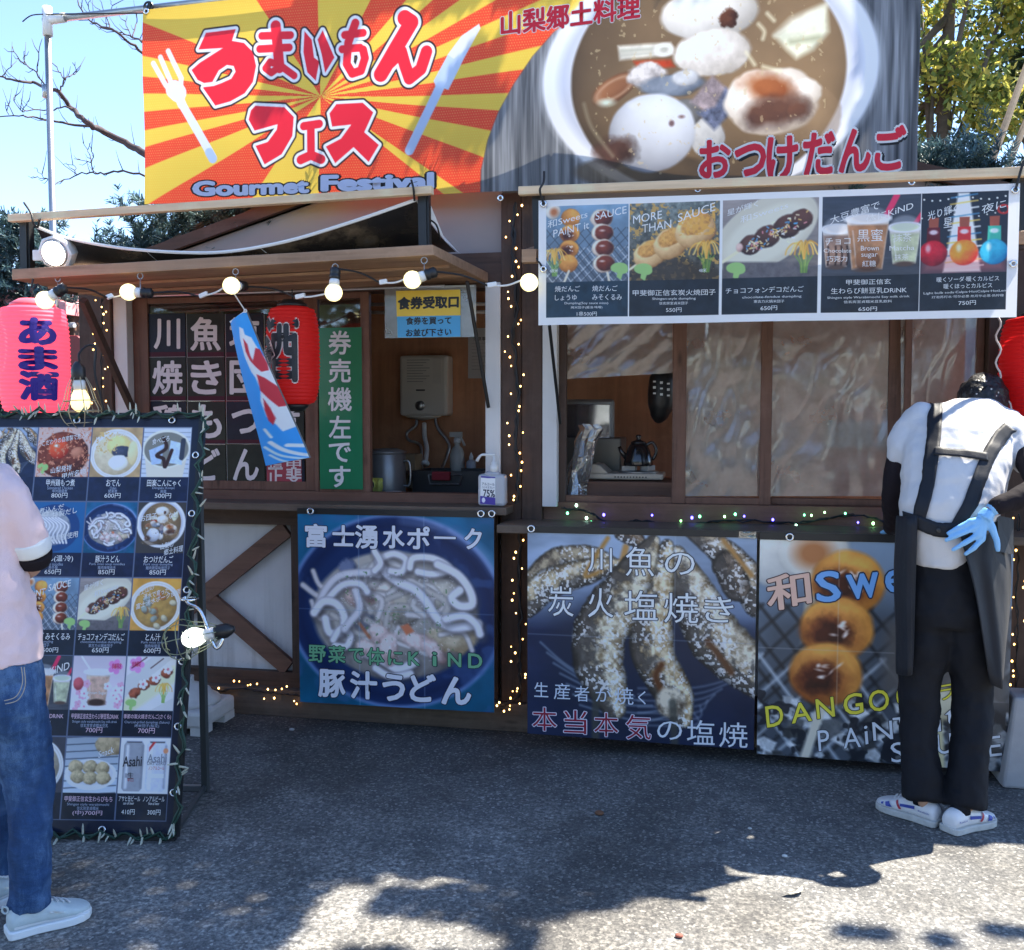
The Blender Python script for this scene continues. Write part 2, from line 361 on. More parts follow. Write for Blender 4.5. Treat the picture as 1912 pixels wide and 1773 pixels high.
# roof: two slabs with rake boards
for sgn, xe in ((-1, XL-0.12), (1, XR+0.12)):
    a = Vector((XP, 0, ZP)); e = Vector((xe, 0, roofz(xe)))
    MB().add([(XP, -0.025, ZP), (xe, -0.025, roofz(xe)), (xe, 2.3, roofz(xe)), (XP, 2.3, ZP),
              (XP, -0.025, ZP+0.03), (xe, -0.025, roofz(xe)+0.03), (xe, 2.3, roofz(xe)+0.03), (XP, 2.3, ZP+0.03)],
             [(0, 1, 2, 3), (4, 5, 6, 7), (0, 1, 5, 4), (1, 2, 6, 5), (2, 3, 7, 6), (3, 0, 4, 7)]).build('roof_slope', M_DARKX, hut)
    MB().beam((XP, -0.040, ZP+0.004), (xe, -0.040, roofz(xe)+0.004), 0.055, 0.03).build('rake_board', M_DARKX, hut)
# interior
MB().box(-3.2, 1.36, 1.35, 1.40, 0.0, 2.27).box(1.36, 1.66, 1.35, 1.40, 0.0, 1.25).box(1.66, 2.1, 1.35, 1.40, 0.0, 2.27).build('rear_wall', M_PLY, hut)
MB().box(-3.2, -3.16, 0.10, 1.35, 0.0, 2.25).build('side_wall', M_PLY, hut)
MB().box(2.06, 2.10, 0.10, .55, 0.0, 2.25).build('side_wall', M_PLY, hut)
MB().box(-0.92, -0.88, 0.10, .62, 0.0, 2.25).build('partition', M_PLY, hut)
MB().box(-3.16, 2.06, 0.05, 1.35, 0.02, 0.06).build('hut_floor', M_PLY, hut)
MB().box(-3.16, 2.06, 0.10, .60, 2.27, 2.30).build('ceiling', M_PLY, hut)
MB().box(-3.1, -1.0, 0.06, 0.5, 1.02, 1.06).build('serving_counter', M_SHELF, hut)
MB().box(-0.86, 2.0, 0.06, 0.62, 1.00, 1.04).build('serving_counter', M_SHELF, hut)
MB().box(-2.6, -0.94, 0.95, 1.34, 0.98, 1.01).build('rear_worktop', mat('dull_steel_top', (0.12, 0.12, 0.12), 0.4, metal=0.6), hut)
# shelves
MB().box(-3.05, -0.93, -0.21, 0.02, 1.045, 1.08).build('front_shelf', M_SHELF, hut, bevel=0.004)
MB().box(-0.955, 2.0, -0.30, 0.02, 0.975, 1.012).build('front_shelf', M_SHELF, hut, bevel=0.004)
MB().box(-0.79, 1.13, -0.02, 0.05, 1.012, 1.095).build('sill_beam', M_BROWNX, hut)
MB().box(-2.94, -1.06, -0.01, 0.06, 1.08, 1.125).build('sill_beam', M_BROWNX, hut)
# left windows
def sash(xa, xb, za, zb, y, sl, sr, bt, tp, glass=True, nm='window_sash', pane=M_GLASS, mullion=None):
    m = MB().box(xa, xa+sl, y, y+0.035, za, zb).box(xb-sr, xb, y, y+0.035, za, zb)
    m.box(xa+sl, xb-sr, y+0.002, y+0.033, za, za+bt).box(xa+sl, xb-sr, y+0.002, y+0.033, zb-tp, zb)
    o = m.build(nm, M_BROWN, hut, bevel=0.003)
    if glass: MB().box(xa+sl-0.005, xb-sr+0.005, y+0.014, y+0.018, za+bt-0.005, zb-tp+0.005).build('pane', pane, o)
    return o
ZW0, ZW1 = 1.125, 2.10
sash(-2.94, P(586, 750).x, ZW0, ZW1, 0.02, 0.085, 0.055, 0.045, 0.03)
sash(P(586, 750).x+0.004, P(691, 750).x, ZW0, ZW1, -0.005, 0.02, 0.045, 0.055, 0.03)
# right windows: the open bay, the vinyl covered pair and the end pane
ZR0, ZR1 = 1.095, 2.20
sash(P(1255, 800).x, P(1440, 800, 0.045).x, ZR0, ZR1, 0.005, 0.062, 0.05, 0.03, 0.05, glass=False)
sash(P(1420, 800, 0.05).x, P(1684, 800, 0.05).x, ZR0, ZR1, 0.045, 0.05, 0.062, 0.03, 0.05, glass=False)
sash(P(1684, 800, 0.03).x, 1.13, ZR0, ZR1, 0.0, 0.03, 0.03, 0.045, 0.05, glass=False)
MB().box(-0.722, -0.69, 0.0, 0.05, ZR0, ZR1).build('window_jamb', M_DARK, hut)
MB().box(-0.69, P(1255, 800).x, 0.01, 0.05, ZR0, ZR0+0.03).build('window_sill', M_BROWNX, hut)
# ================================================================== printed panels: colours are computed per vertex, lettering is real geometry
def proj(p):
    d = np.array(p)-CAMP; k = d @ fw
    return PCX+FPX*(d @ rt)/k, PCY-FPX*(d @ upv)/k
def _h(ix, iy, seed):
    n = (ix*374761393 + iy*668265263 + seed*1274126177) & 0xFFFFFFFF
    n = ((n ^ (n >> 13))*1274126177) & 0xFFFFFFFF
    return ((n ^ (n >> 16)) & 0xFFFF)/65535.0
def vnoise(x, y, seed=0):
    ix = np.floor(x).astype(np.int64); iy = np.floor(y).astype(np.int64); fx = x-ix; fy = y-iy
    fx = fx*fx*(3-2*fx); fy = fy*fy*(3-2*fy)
    a = _h(ix, iy, seed); b = _h(ix+1, iy, seed); c = _h(ix, iy+1, seed); d = _h(ix+1, iy+1, seed)
    return (a*(1-fx)+b*fx)*(1-fy)+(c*(1-fx)+d*fx)*fy
def fbm(x, y, seed=0, o=4):
    s = 0; a = 0.5; t = 0
    for i in range(o):
        s = s+a*vnoise(x*2**i, y*2**i, seed+i*17); t += a; a *= 0.55
    return s/t
PGAIN = 1.25
class Panel:
    def __init__(s, corners, ny, bend=None, bg=(128, 128, 128)):
        s.c = [Vector(c) for c in corners]                       # TL TR BR BL
        w = (s.c[1]-s.c[0]).length; h = (s.c[3]-s.c[0]).length
        s.asp = w/h; s.ny = ny; s.nx = max(4, int(ny*s.asp)); s.bend = bend
        s.nrm = (s.c[1]-s.c[0]).cross(s.c[3]-s.c[0]).normalized()
        if s.nrm.dot(Vector(CAMP)-s.c[0]) < 0: s.nrm = -s.nrm
        s.q = np.array([proj(c) for c in s.c])
        u, v = np.meshgrid(np.linspace(0, 1, s.nx), np.linspace(0, 1, s.ny))
        s.U = u; s.V = v; s.X = u*s.asp; s.Y = v.copy()
        s.col = np.empty((s.ny, s.nx, 3)); s.col[:] = np.array(bg)/255.0
        s.txt = {}
    def at(s, u, v, off=0.0):
        p = (s.c[0]*(1-u)+s.c[1]*u)*(1-v)+(s.c[3]*(1-u)+s.c[2]*u)*v
        return p + s.nrm*(off+(s.bend(u, v) if s.bend else 0.0))
    def uv(s, px, py):
        # the panel is a real plane: meet it with the line of sight, then solve its two edge directions
        d = Vector(ray(px, py)); o = Vector(CAMP); t = (s.c[0]-o).dot(s.nrm)/d.dot(s.nrm); p = o+d*t-s.c[0]
        eu = s.c[1]-s.c[0]; ev = s.c[3]-s.c[0]
        a, b, c = eu.dot(eu), eu.dot(ev), ev.dot(ev); e, f = p.dot(eu), p.dot(ev); D = a*c-b*b
        return (e*c-f*b)/D, (f*a-e*b)/D
    def c2(s, px, py): u, v = s.uv(px, py); return u*s.asp, v
    # ---- painting, canvas coordinates x in 0..asp, y in 0..1
    def win(s, x0, x1, y0, y1):
        i0 = max(0, int(math.floor(x0/s.asp*(s.nx-1)))); i1 = min(s.nx, int(math.ceil(x1/s.asp*(s.nx-1)))+1)
        j0 = max(0, int(math.floor(y0*(s.ny-1)))); j1 = min(s.ny, int(math.ceil(y1*(s.ny-1)))+1)
        return (slice(j0, max(j0, j1)), slice(i0, max(i0, i1)))
    def blend(s, w, m, col):
        c = np.array(col)/255.0 if not isinstance(col, np.ndarray) else col
        s.col[w] = s.col[w]*(1-m[..., None])+c*m[..., None]
    def sd_ell(s, w, cx, cy, rx, ry, rot=0):
        dx = s.X[w]-cx; dy = s.Y[w]-cy; c, k = math.cos(rot), math.sin(rot)
        a = (dx*c+dy*k)/rx; b = (-dx*k+dy*c)/ry
        return a, b, np.sqrt(a*a+b*b)
    def ell(s, cx, cy, rx, ry, col, rot=0, soft=0.006, alpha=1.0):
        r = max(rx, ry)+soft; w = s.win(cx-r, cx+r, cy-r, cy+r); a, b, q = s.sd_ell(w, cx, cy, rx, ry, rot)
        s.blend(w, alpha*np.clip(0.5-(q-1)*min(rx, ry)/soft, 0, 1), col)
    def ring(s, cx, cy, rx, ry, wd, col, rot=0, soft=0.006, alpha=1.0):
        r = max(rx, ry)+wd+soft; w = s.win(cx-r, cx+r, cy-r, cy+r); a, b, q = s.sd_ell(w, cx, cy, rx, ry, rot)
        s.blend(w, alpha*np.clip(0.5-(np.abs(q-1)*min(rx, ry)-wd)/soft, 0, 1), col)
    def blob(s, cx, cy, rx, ry, lo, hi, rot=0, soft=0.008, tex=0.25, ts=14, seed=1, light=(-0.45, -0.6), wob=0.08, alpha=1.0):
        r = max(rx, ry)*1.3+soft; w = s.win(cx-r, cx+r, cy-r, cy+r)
        if s.X[w].size == 0: return
        a, b, q = s.sd_ell(w, cx, cy, rx, ry, rot)
        q = q+(fbm(s.X[w]*6/max(rx, ry)*0.35+seed, s.Y[w]*6/max(rx, ry)*0.35, seed, 3)-0.5)*2*wob
        m = alpha*np.clip(0.5-(q-1)*min(rx, ry)/soft, 0, 1)
        dx = (s.X[w]-cx)/max(rx, ry); dy = (s.Y[w]-cy)/max(rx, ry)
        z = np.sqrt(np.clip(1-q*q, 0, 1)); L = np.clip(0.45*z+0.4+0.55*(dx*light[0]+dy*light[1]), 0, 1)
        L = np.clip(L+(fbm(s.X[w]*ts, s.Y[w]*ts, seed+5)-0.5)*2*tex, 0, 1)
        s.blend(w, m, (np.array(lo)/255.0)*(1-L[..., None])+(np.array(hi)/255.0)*L[..., None])
    def stroke(s, pts, wd, col, soft=0.006, alpha=1.0, shade=None):
        xs = [p[0] for p in pts]; ys = [p[1] for p in pts]; r = wd/2+soft
        w = s.win(min(xs)-r, max(xs)+r, min(ys)-r, max(ys)+r)
        if s.X[w].size == 0: return
        d = s.sd_line(w, pts); m = alpha*np.clip(0.5-(d-wd/2)/soft, 0, 1)
        if shade is not None:
            t = np.clip(d/(wd/2), 0, 1)**2; c = (np.array(col)/255.0)*(1-t[..., None])+(np.array(shade)/255.0)*t[..., None]
            s.blend(w, m, c)
        else: s.blend(w, m, col)
    def sd_line(s, w, pts):
        X, Y = s.X[w], s.Y[w]; d = np.full(X.shape, 9.0)
        for (ax, ay), (bx, by) in zip(pts[:-1], pts[1:]):
            ex, ey = bx-ax, by-ay; L = ex*ex+ey*ey+1e-12
            t = np.clip(((X-ax)*ex+(Y-ay)*ey)/L, 0, 1); d = np.minimum(d, np.hypot(X-ax-t*ex, Y-ay-t*ey))
        return d
    def sd_poly(s, w, pts):
        X, Y = s.X[w], s.Y[w]; ins = np.zeros(X.shape, bool); n = len(pts)
        for i in range(n):
            (ax, ay), (bx, by) = pts[i], pts[(i+1) % n]
            if ay == by: continue
            c = ((ay > Y) != (by > Y)) & (X < (bx-ax)*(Y-ay)/(by-ay)+ax); ins ^= c
        d = s.sd_line(w, list(pts)+[pts[0]])
        return np.where(ins, -d, d)
    def poly(s, pts, col, soft=0.005, alpha=1.0, tex=0.0, ts=20, seed=3):
        xs = [p[0] for p in pts]; ys = [p[1] for p in pts]; w = s.win(min(xs)-soft, max(xs)+soft, min(ys)-soft, max(ys)+soft)
        if s.X[w].size == 0: return
        m = alpha*np.clip(0.5-s.sd_poly(w, pts)/soft, 0, 1)
        if tex: 
            f = 1+(fbm(s.X[w]*ts, s.Y[w]*ts, seed)-0.5)*2*tex
            s.blend(w, m, np.clip((np.array(col)/255.0)*f[..., None], 0, 1))
        else: s.blend(w, m, col)
    def texture(s, x0, x1, y0, y1, amt, sx, sy, seed=0):
        w = s.win(x0, x1, y0, y1); f = 1+(fbm(s.X[w]*sx, s.Y[w]*sy, seed)-0.5)*2*amt
        s.col[w] = np.clip(s.col[w]*f[..., None], 0, 1)
    def speck(s, x0, x1, y0, y1, col, sc, th, seed=0, soft=0.05, mask=None, alpha=1.0, sy=None):
        w = s.win(x0, x1, y0, y1); f = fbm(s.X[w]*sc, s.Y[w]*(sy or sc), seed, 3); m = np.clip((f-th)/soft, 0, 1)*alpha
        if mask is not None: m = m*mask(s.X[w], s.Y[w])
        s.blend(w, m, col)
    # ---- lettering
    def text(s, body, p0, p1, h, col=(225, 225, 235), wt=0.012, outline=None, ocol=(20, 20, 26), px=True, off=0.0012, ang=0.0, m=None):
        """p0, p1: middle of the left and right end of the line; h: glyph height (picture pixels, or panel units when px is False)"""
        vs, fs, (x0, x1, y0, y1) = textmesh(body, 0.0)
        mx, my = (p0[0]+p1[0])/2, (p0[1]+p1[1])/2; ca, sa = math.cos(ang), math.sin(ang)
        def lay(r, colr, o):
            n = 1 if r <= 0.004 else (7 if r < 0.03 else 11)
            k = s.txt.setdefault(colr, MB()); W = x1-x0; H = y1-y0
            for c in range(n):
                sx = sy = 0.0
                if c: sx, sy = r*math.cos(6.2832*c/(n-1)), r*math.sin(6.2832*c/(n-1))
                out = []
                for (x, y) in vs:
                    t = (x+sx-x0)/W; q = 0.5-(y+sy-y0)/H
                    if tight: t = 0.5+(t-0.5)*W/(W+2*wt); q = q*H/(H+2*wt)
                    X = p0[0]+(p1[0]-p0[0])*t; Y = p0[1]+(p1[1]-p0[1])*t+q*h
                    if ang: dx, dy = X-mx, Y-my; X, Y = mx+ca*dx-sa*dy, my+sa*dx+ca*dy
                    u, v = s.uv(X, Y) if px else (X, Y)
                    out.append(s.at(u, v, o+c*0.00004))
                k.add(out, fs)
        tight = True
        if outline: lay(max(wt, 0)+outline, ocol, off)
        lay(wt, col, off+(0.0008 if outline else 0))
    def build(s, name, parent, m, back=(120, 120, 118), thick=0.006, gain=None, backmat=None, letters='lettering', lmat_rough=0.4):
        g = PGAIN if gain is None else gain
        c = np.clip(s.col, 0, 1); l = np.where(c <= 0.04045, c/12.92, ((c+0.055)/1.055)**2.4)*g
        l = np.clip(l, 0.003, 0.86)
        ny, nx = s.ny, s.nx
        C = [np.array(q) for q in s.c]; U = s.U[..., None]; V = s.V[..., None]
        pos = (C[0]*(1-U)+C[1]*U)*(1-V)+(C[3]*(1-U)+C[2]*U)*V
        if s.bend:
            B = np.array([[s.bend(u, v) for u in np.linspace(0, 1, nx)] for v in np.linspace(0, 1, ny)]) if not hasattr(s.bend, 'vec') else s.bend.vec(s.U, s.V)
            pos = pos+np.array(s.nrm)*B[..., None]
        pos = pos.reshape(-1, 3); n0 = len(pos)
        idx = np.arange(ny*nx).reshape(ny, nx)
        quads = np.stack([idx[:-1, :-1], idx[1:, :-1], idx[1:, 1:], idx[:-1, 1:]], -1).reshape(-1, 4)
        P_, L_, F_ = [pos], [l.reshape(-1, 3)], []
        n = n0
        for colr, mb in s.txt.items():
            P_.append(np.array(mb.v)); L_.append(np.tile(np.clip(np.array(lin(colr))*g, 0.003, 0.86), (len(mb.v), 1)))
            F_ += [tuple(i+n for i in f) for f in mb.f]; n += len(mb.v)
        pos = np.concatenate(P_); l = np.concatenate(L_)
        lens = np.concatenate([np.full(len(quads), 4), np.array([len(f) for f in F_], int)]) if F_ else np.full(len(quads), 4)
        loops = np.concatenate([quads.ravel(), np.array([i for f in F_ for i in f], int)]) if F_ else quads.ravel()
        me = bpy.data.meshes.new(name); k = len(lens)
        me.vertices.add(n); me.vertices.foreach_set('co', pos.astype(np.float32).ravel())
        me.loops.add(len(loops)); me.polygons.add(k)
        me.polygons.foreach_set('loop_start', (np.cumsum(lens)-lens).astype(np.int32))
        me.loops.foreach_set('vertex_index', loops.astype(np.int32))
        me.update(calc_edges=True)
        a = me.color_attributes.new('print', 'FLOAT_COLOR', 'POINT')
        rgba = np.ones((n, 4), np.float32); rgba[:, :3] = l; a.data.foreach_set('color', rgba.ravel())
        me.shade_smooth()
        o = link(name, me, m, parent)
        if thick:
            bk = MB(); N = 12 if s.bend else 1
            f = []; 
            for j in range(N+1):
                for i in range(N+1):
                    f.append(s.at(i/N, j/N, -0.001)); 
            r = [s.at(i/N, j/N, -thick) for j in range(N+1) for i in range(N+1)]
            T = (N+1)**2; fs = []
            for j in range(N):
                for i in range(N):
                    q = [j*(N+1)+i, j*(N+1)+i+1, (j+1)*(N+1)+i+1, (j+1)*(N+1)+i]; fs.append(tuple(q)); fs.append(tuple(T+x for x in reversed(q)))
            edge = [(i, i+1) for i in range(N)]+[(j*(N+1)+N, (j+1)*(N+1)+N) for j in range(N)]+[(N*(N+1)+i, N*(N+1)+i+1) for i in range(N)]+[(j*(N+1), (j+1)*(N+1)) for j in range(N)]
            fs += [(x, y, T+y, T+x) for x, y in edge]
            bk.add(f+r, fs).build('backing', backmat or mat('poster_backing', sc3(lin(back), 1), 0.6), parent)
        return o
_TM = {}
def textmesh(body, wt):
    k = (body, round(wt, 4))
    if k in _TM: return _TM[k]
    c = bpy.data.curves.new('t', 'FONT'); c.body = body; c.size = 1; c.offset = wt; c.resolution_u = 3; c.fill_mode = 'FRONT'
    o = bpy.data.objects.new('t', c); COL.objects.link(o)
    dg = bpy.context.evaluated_depsgraph_get(); me = bpy.data.meshes.new_from_object(o.evaluated_get(dg))
    vs = [(v.co.x, v.co.y) for v in me.vertices]; fs = [tuple(p.vertices) for p in me.polygons]
    bpy.data.objects.remove(o); bpy.data.curves.remove(c); bpy.data.meshes.remove(me)
    xs = [v[0] for v in vs]; ys = [v[1] for v in vs]
    _TM[k] = (vs, fs, (min(xs), max(xs), min(ys), max(ys))); return _TM[k]
def zc(ox, oy, k): return lambda x, y: (ox+x/k, oy+y/k)
class Art:
    """draws in the unit square of one picture printed on a panel"""
    def __init__(s, p, u0, v0, u1, v1):
        s.p = p; s.x0 = u0*p.asp; s.y0 = v0; s.w = (u1-u0)*p.asp; s.h = v1-v0; s.k = (abs(s.w)+s.h)/2
    def t(s, u, v): return s.x0+u*s.w, s.y0+v*s.h
    def clipwin(s): return s.p.win(s.x0, s.x0+s.w, s.y0, s.y0+s.h)
    def begin(s): s.keep = s.p.col.copy()
    def end(s):
        w = s.clipwin(); n = s.keep; n[w] = s.p.col[w]; s.p.col = n
    def fill(s, col, col2=None):
        w = s.clipwin(); m = np.ones(s.p.X[w].shape)
        if col2 is None: s.p.blend(w, m, col)
        else:
            f = ((s.p.Y[w]-s.y0)/s.h)[..., None]; s.p.blend(w, m, (np.array(col)/255.0)*(1-f)+(np.array(col2)/255.0)*f)
    def tex(s, amt, sx, sy=None, seed=0): s.p.texture(s.x0, s.x0+s.w, s.y0, s.y0+s.h, amt, sx/s.k, (sy or sx)/s.k, seed)
    def ell(s, u, v, rx, ry, col, rot=0, soft=0.02, alpha=1): s.p.ell(*s.t(u, v), rx*s.k, ry*s.k, col, rot, soft*s.k, alpha)
    def ring(s, u, v, rx, ry, wd, col, rot=0, soft=0.015, alpha=1): s.p.ring(*s.t(u, v), rx*s.k, ry*s.k, wd*s.k, col, rot, soft*s.k, alpha)
    def blob(s, u, v, rx, ry, lo, hi, rot=0, soft=0.02, tex=0.2, ts=14, seed=1, light=(-0.45, -0.6), wob=0.08, alpha=1):
        s.p.blob(*s.t(u, v), rx*s.k, ry*s.k, lo, hi, rot, soft*s.k, tex, ts/s.k, seed, light, wob, alpha)
    def line(s, pts, wd, col, soft=0.015, alpha=1, shade=None, smooth=True):
        q = [s.t(*p) for p in pts]
        if smooth and len(q) > 2: q = [(v.x, v.y) for v in catmull([(a, b, 0) for a, b in q], 5)]
        s.p.stroke(q, wd*s.k, col, soft*s.k, alpha, shade)
    def poly(s, pts, col, soft=0.012, alpha=1, tex=0, ts=20, seed=3): s.p.poly([s.t(*p) for p in pts], col, soft*s.k, alpha, tex, ts/s.k, seed)
    def speck(s, col, sc, th, seed=0, soft=0.05, u=(0, 1), v=(0, 1), alpha=1, mask=None, sy=None):
        f = (lambda X, Y: mask((X-s.x0)/s.w, (Y-s.y0)/s.h)) if mask else None
        s.p.speck(s.x0+u[0]*s.w, s.x0+u[1]*s.w, s.y0+v[0]*s.h, s.y0+v[1]*s.h, col, sc/s.k, th, seed, soft, f, alpha, sy/s.k if sy else None)

# ------------------------------------------------------------------ food pictures
def art_udon(a, bowl=True, k=1.0):
    rnd = random.Random(3)
    if bowl:
        a.fill((22, 92, 130), (14, 78, 108)); a.tex(0.25, 5, seed=4)
        a.ell(0.5, 0.5, 0.56, 0.485, (22, 44, 88), soft=0.012); a.ring(0.5, 0.5, 0.56, 0.485, 0.010, (110, 135, 185), alpha=0.75)
        a.line([(0.55, 0.045), (0.75, 0.075), (0.92, 0.17), (1.0, 0.27)], 0.045, (150, 165, 205), soft=0.05, alpha=0.55)
        a.ring(0.5, 0.5, 0.50, 0.43, 0.02, (15, 30, 66), alpha=0.8, soft=0.05)
        a.speck((60, 90, 140), 9, 0.6, 8, 0.15, alpha=0.5)
    a.blob(0.5, 0.52, 0.435, 0.325, (88, 84, 84), (176, 168, 160), tex=0.5, ts=9, seed=11, wob=0.03)
    for (u, v, r1, r2, lo, hi) in [(0.33, 0.42, 0.09, 0.06, (96, 70, 66), (205, 178, 170)), (0.55, 0.47, 0.10, 0.10, (70, 66, 62), (190, 180, 165)),
                                   (0.45, 0.46, 0.045, 0.13, (150, 128, 112), (228, 214, 205)), (0.70, 0.40, 0.13, 0.09, (120, 112, 104), (214, 205, 190)),
                                   (0.79, 0.62, 0.13, 0.085, (128, 106, 78), (205, 190, 165)), (0.33, 0.55, 0.07, 0.05, (52, 58, 76), (138, 140, 150)),
                                   (0.26, 0.28, 0.05, 0.05, (40, 46, 70), (110, 120, 150)), (0.40, 0.30, 0.09, 0.05, (90, 88, 90), (190, 188, 186))]:
        a.blob(u, v, r1, r2, lo, hi, tex=0.5, ts=22, seed=int(u*90), wob=0.2)
    W = (224, 222, 230); D = (168, 164, 172)
    for i in range(26):
        u, v = .5+max(-.28, min(.28, rnd.gauss(0, .16))), .5+max(-.18, min(.18, rnd.gauss(0, .10))); an = rnd.uniform(0, 6.28); L = rnd.uniform(.06, .14)
        a.line([(u, v), (u+L*math.cos(an), v+.8*L*math.sin(an)), (u+L*1.6*math.cos(an+.7), v+1.3*L*math.sin(an+.7))], rnd.uniform(.028, .042)*k, rnd.choice([(206, 200, 198), (190, 182, 176), (214, 206, 206)]), soft=.014, shade=(140, 132, 130), alpha=.9)
    for pts, wd in [([(0.10, 0.50), (0.14, 0.40), (0.22, 0.32), (0.36, 0.30), (0.42, 0.31)], .05), ([(0.15, 0.45), (0.23, 0.37), (0.32, 0.36), (0.36, 0.40)], .05),
                    ([(0.08, 0.52), (0.13, 0.46), (0.20, 0.47), (0.24, 0.54), (0.22, 0.62), (0.16, 0.62), (0.14, 0.55)], .05),
                    ([(0.18, 0.66), (0.22, 0.60), (0.27, 0.63), (0.25, 0.69), (0.19, 0.69)], .042), ([(0.30, 0.40), (0.32, 0.49), (0.27, 0.56), (0.24, 0.60)], .045),
                    ([(0.42, 0.24), (0.46, 0.30), (0.53, 0.35), (0.60, 0.38), (0.66, 0.44), (0.72, 0.53), (0.80, 0.57), (0.92, 0.55)], .055),
                    ([(0.44, 0.22), (0.50, 0.20), (0.56, 0.23), (0.54, 0.29), (0.48, 0.29)], .045), ([(0.58, 0.27), (0.60, 0.22), (0.70, 0.22), (0.78, 0.27), (0.70, 0.30), (0.62, 0.29)], .05),
                    ([(0.72, 0.25), (0.82, 0.30), (0.88, 0.38), (0.89, 0.45), (0.83, 0.46), (0.79, 0.42), (0.83, 0.38)], .05), ([(0.76, 0.53), (0.85, 0.51), (0.91, 0.55), (0.93, 0.60)], .05),
                    ([(0.34, 0.72), (0.44, 0.76), (0.52, 0.80), (0.60, 0.76)], .05), ([(0.40, 0.80), (0.48, 0.84), (0.58, 0.82)], .045),
                    ([(0.40, 0.19), (0.43, 0.25), (0.40, 0.29)], .045)]:
        a.line([(x+.010, y+.016) for x, y in pts], wd*k*1.15, (70, 66, 70), soft=.03, alpha=.55); a.line(pts, wd*k*rnd.uniform(.75, 1.02), rnd.choice([W, (212, 208, 214), (230, 228, 234)]), soft=0.014, shade=D)
    for (u, v, r1, r2, rot) in [(0.42, 0.62, 0.055, 0.05, 0.4), (0.47, 0.70, 0.05, 0.08, 0.1), (0.36, 0.70, 0.06, 0.04, 0.5), (0.62, 0.65, 0.10, 0.04, 0.2), (0.70, 0.70, 0.08, 0.04, 0.7)]:
        a.blob(u, v, r1, r2, (120, 88, 84), (226, 204, 200), rot, tex=0.5, ts=18, seed=int(v*77), wob=0.25)
    a.speck((236, 232, 236), 70, .70, 5, .05, (.2, .8), (.3, .75), .35); a.speck((96, 130, 90), 60, .74, 15, .04, (.2, .8), (.3, .75), .8)
    a.poly([(0.53, 0.575), (0.57, 0.56), (0.60, 0.60), (0.56, 0.62)], (196, 116, 84)); a.line([(0.32, 0.57), (0.37, 0.64)], 0.014, (170, 100, 70))
def grill(a, v0=0.4, seed=3, n=9, col=(150, 155, 160), wd=0.008):
    rnd = random.Random(seed)
    for i in range(-n, n*2):
        u = i/n
        a.line([(u, v0), (u+0.55+rnd.uniform(-.03, .03), v0+0.75)], wd, col, alpha=0.85, smooth=False)
        a.line([(u+0.35, v0), (u-0.35+rnd.uniform(-.03, .03), v0+0.75)], wd, col, alpha=0.75, smooth=False)
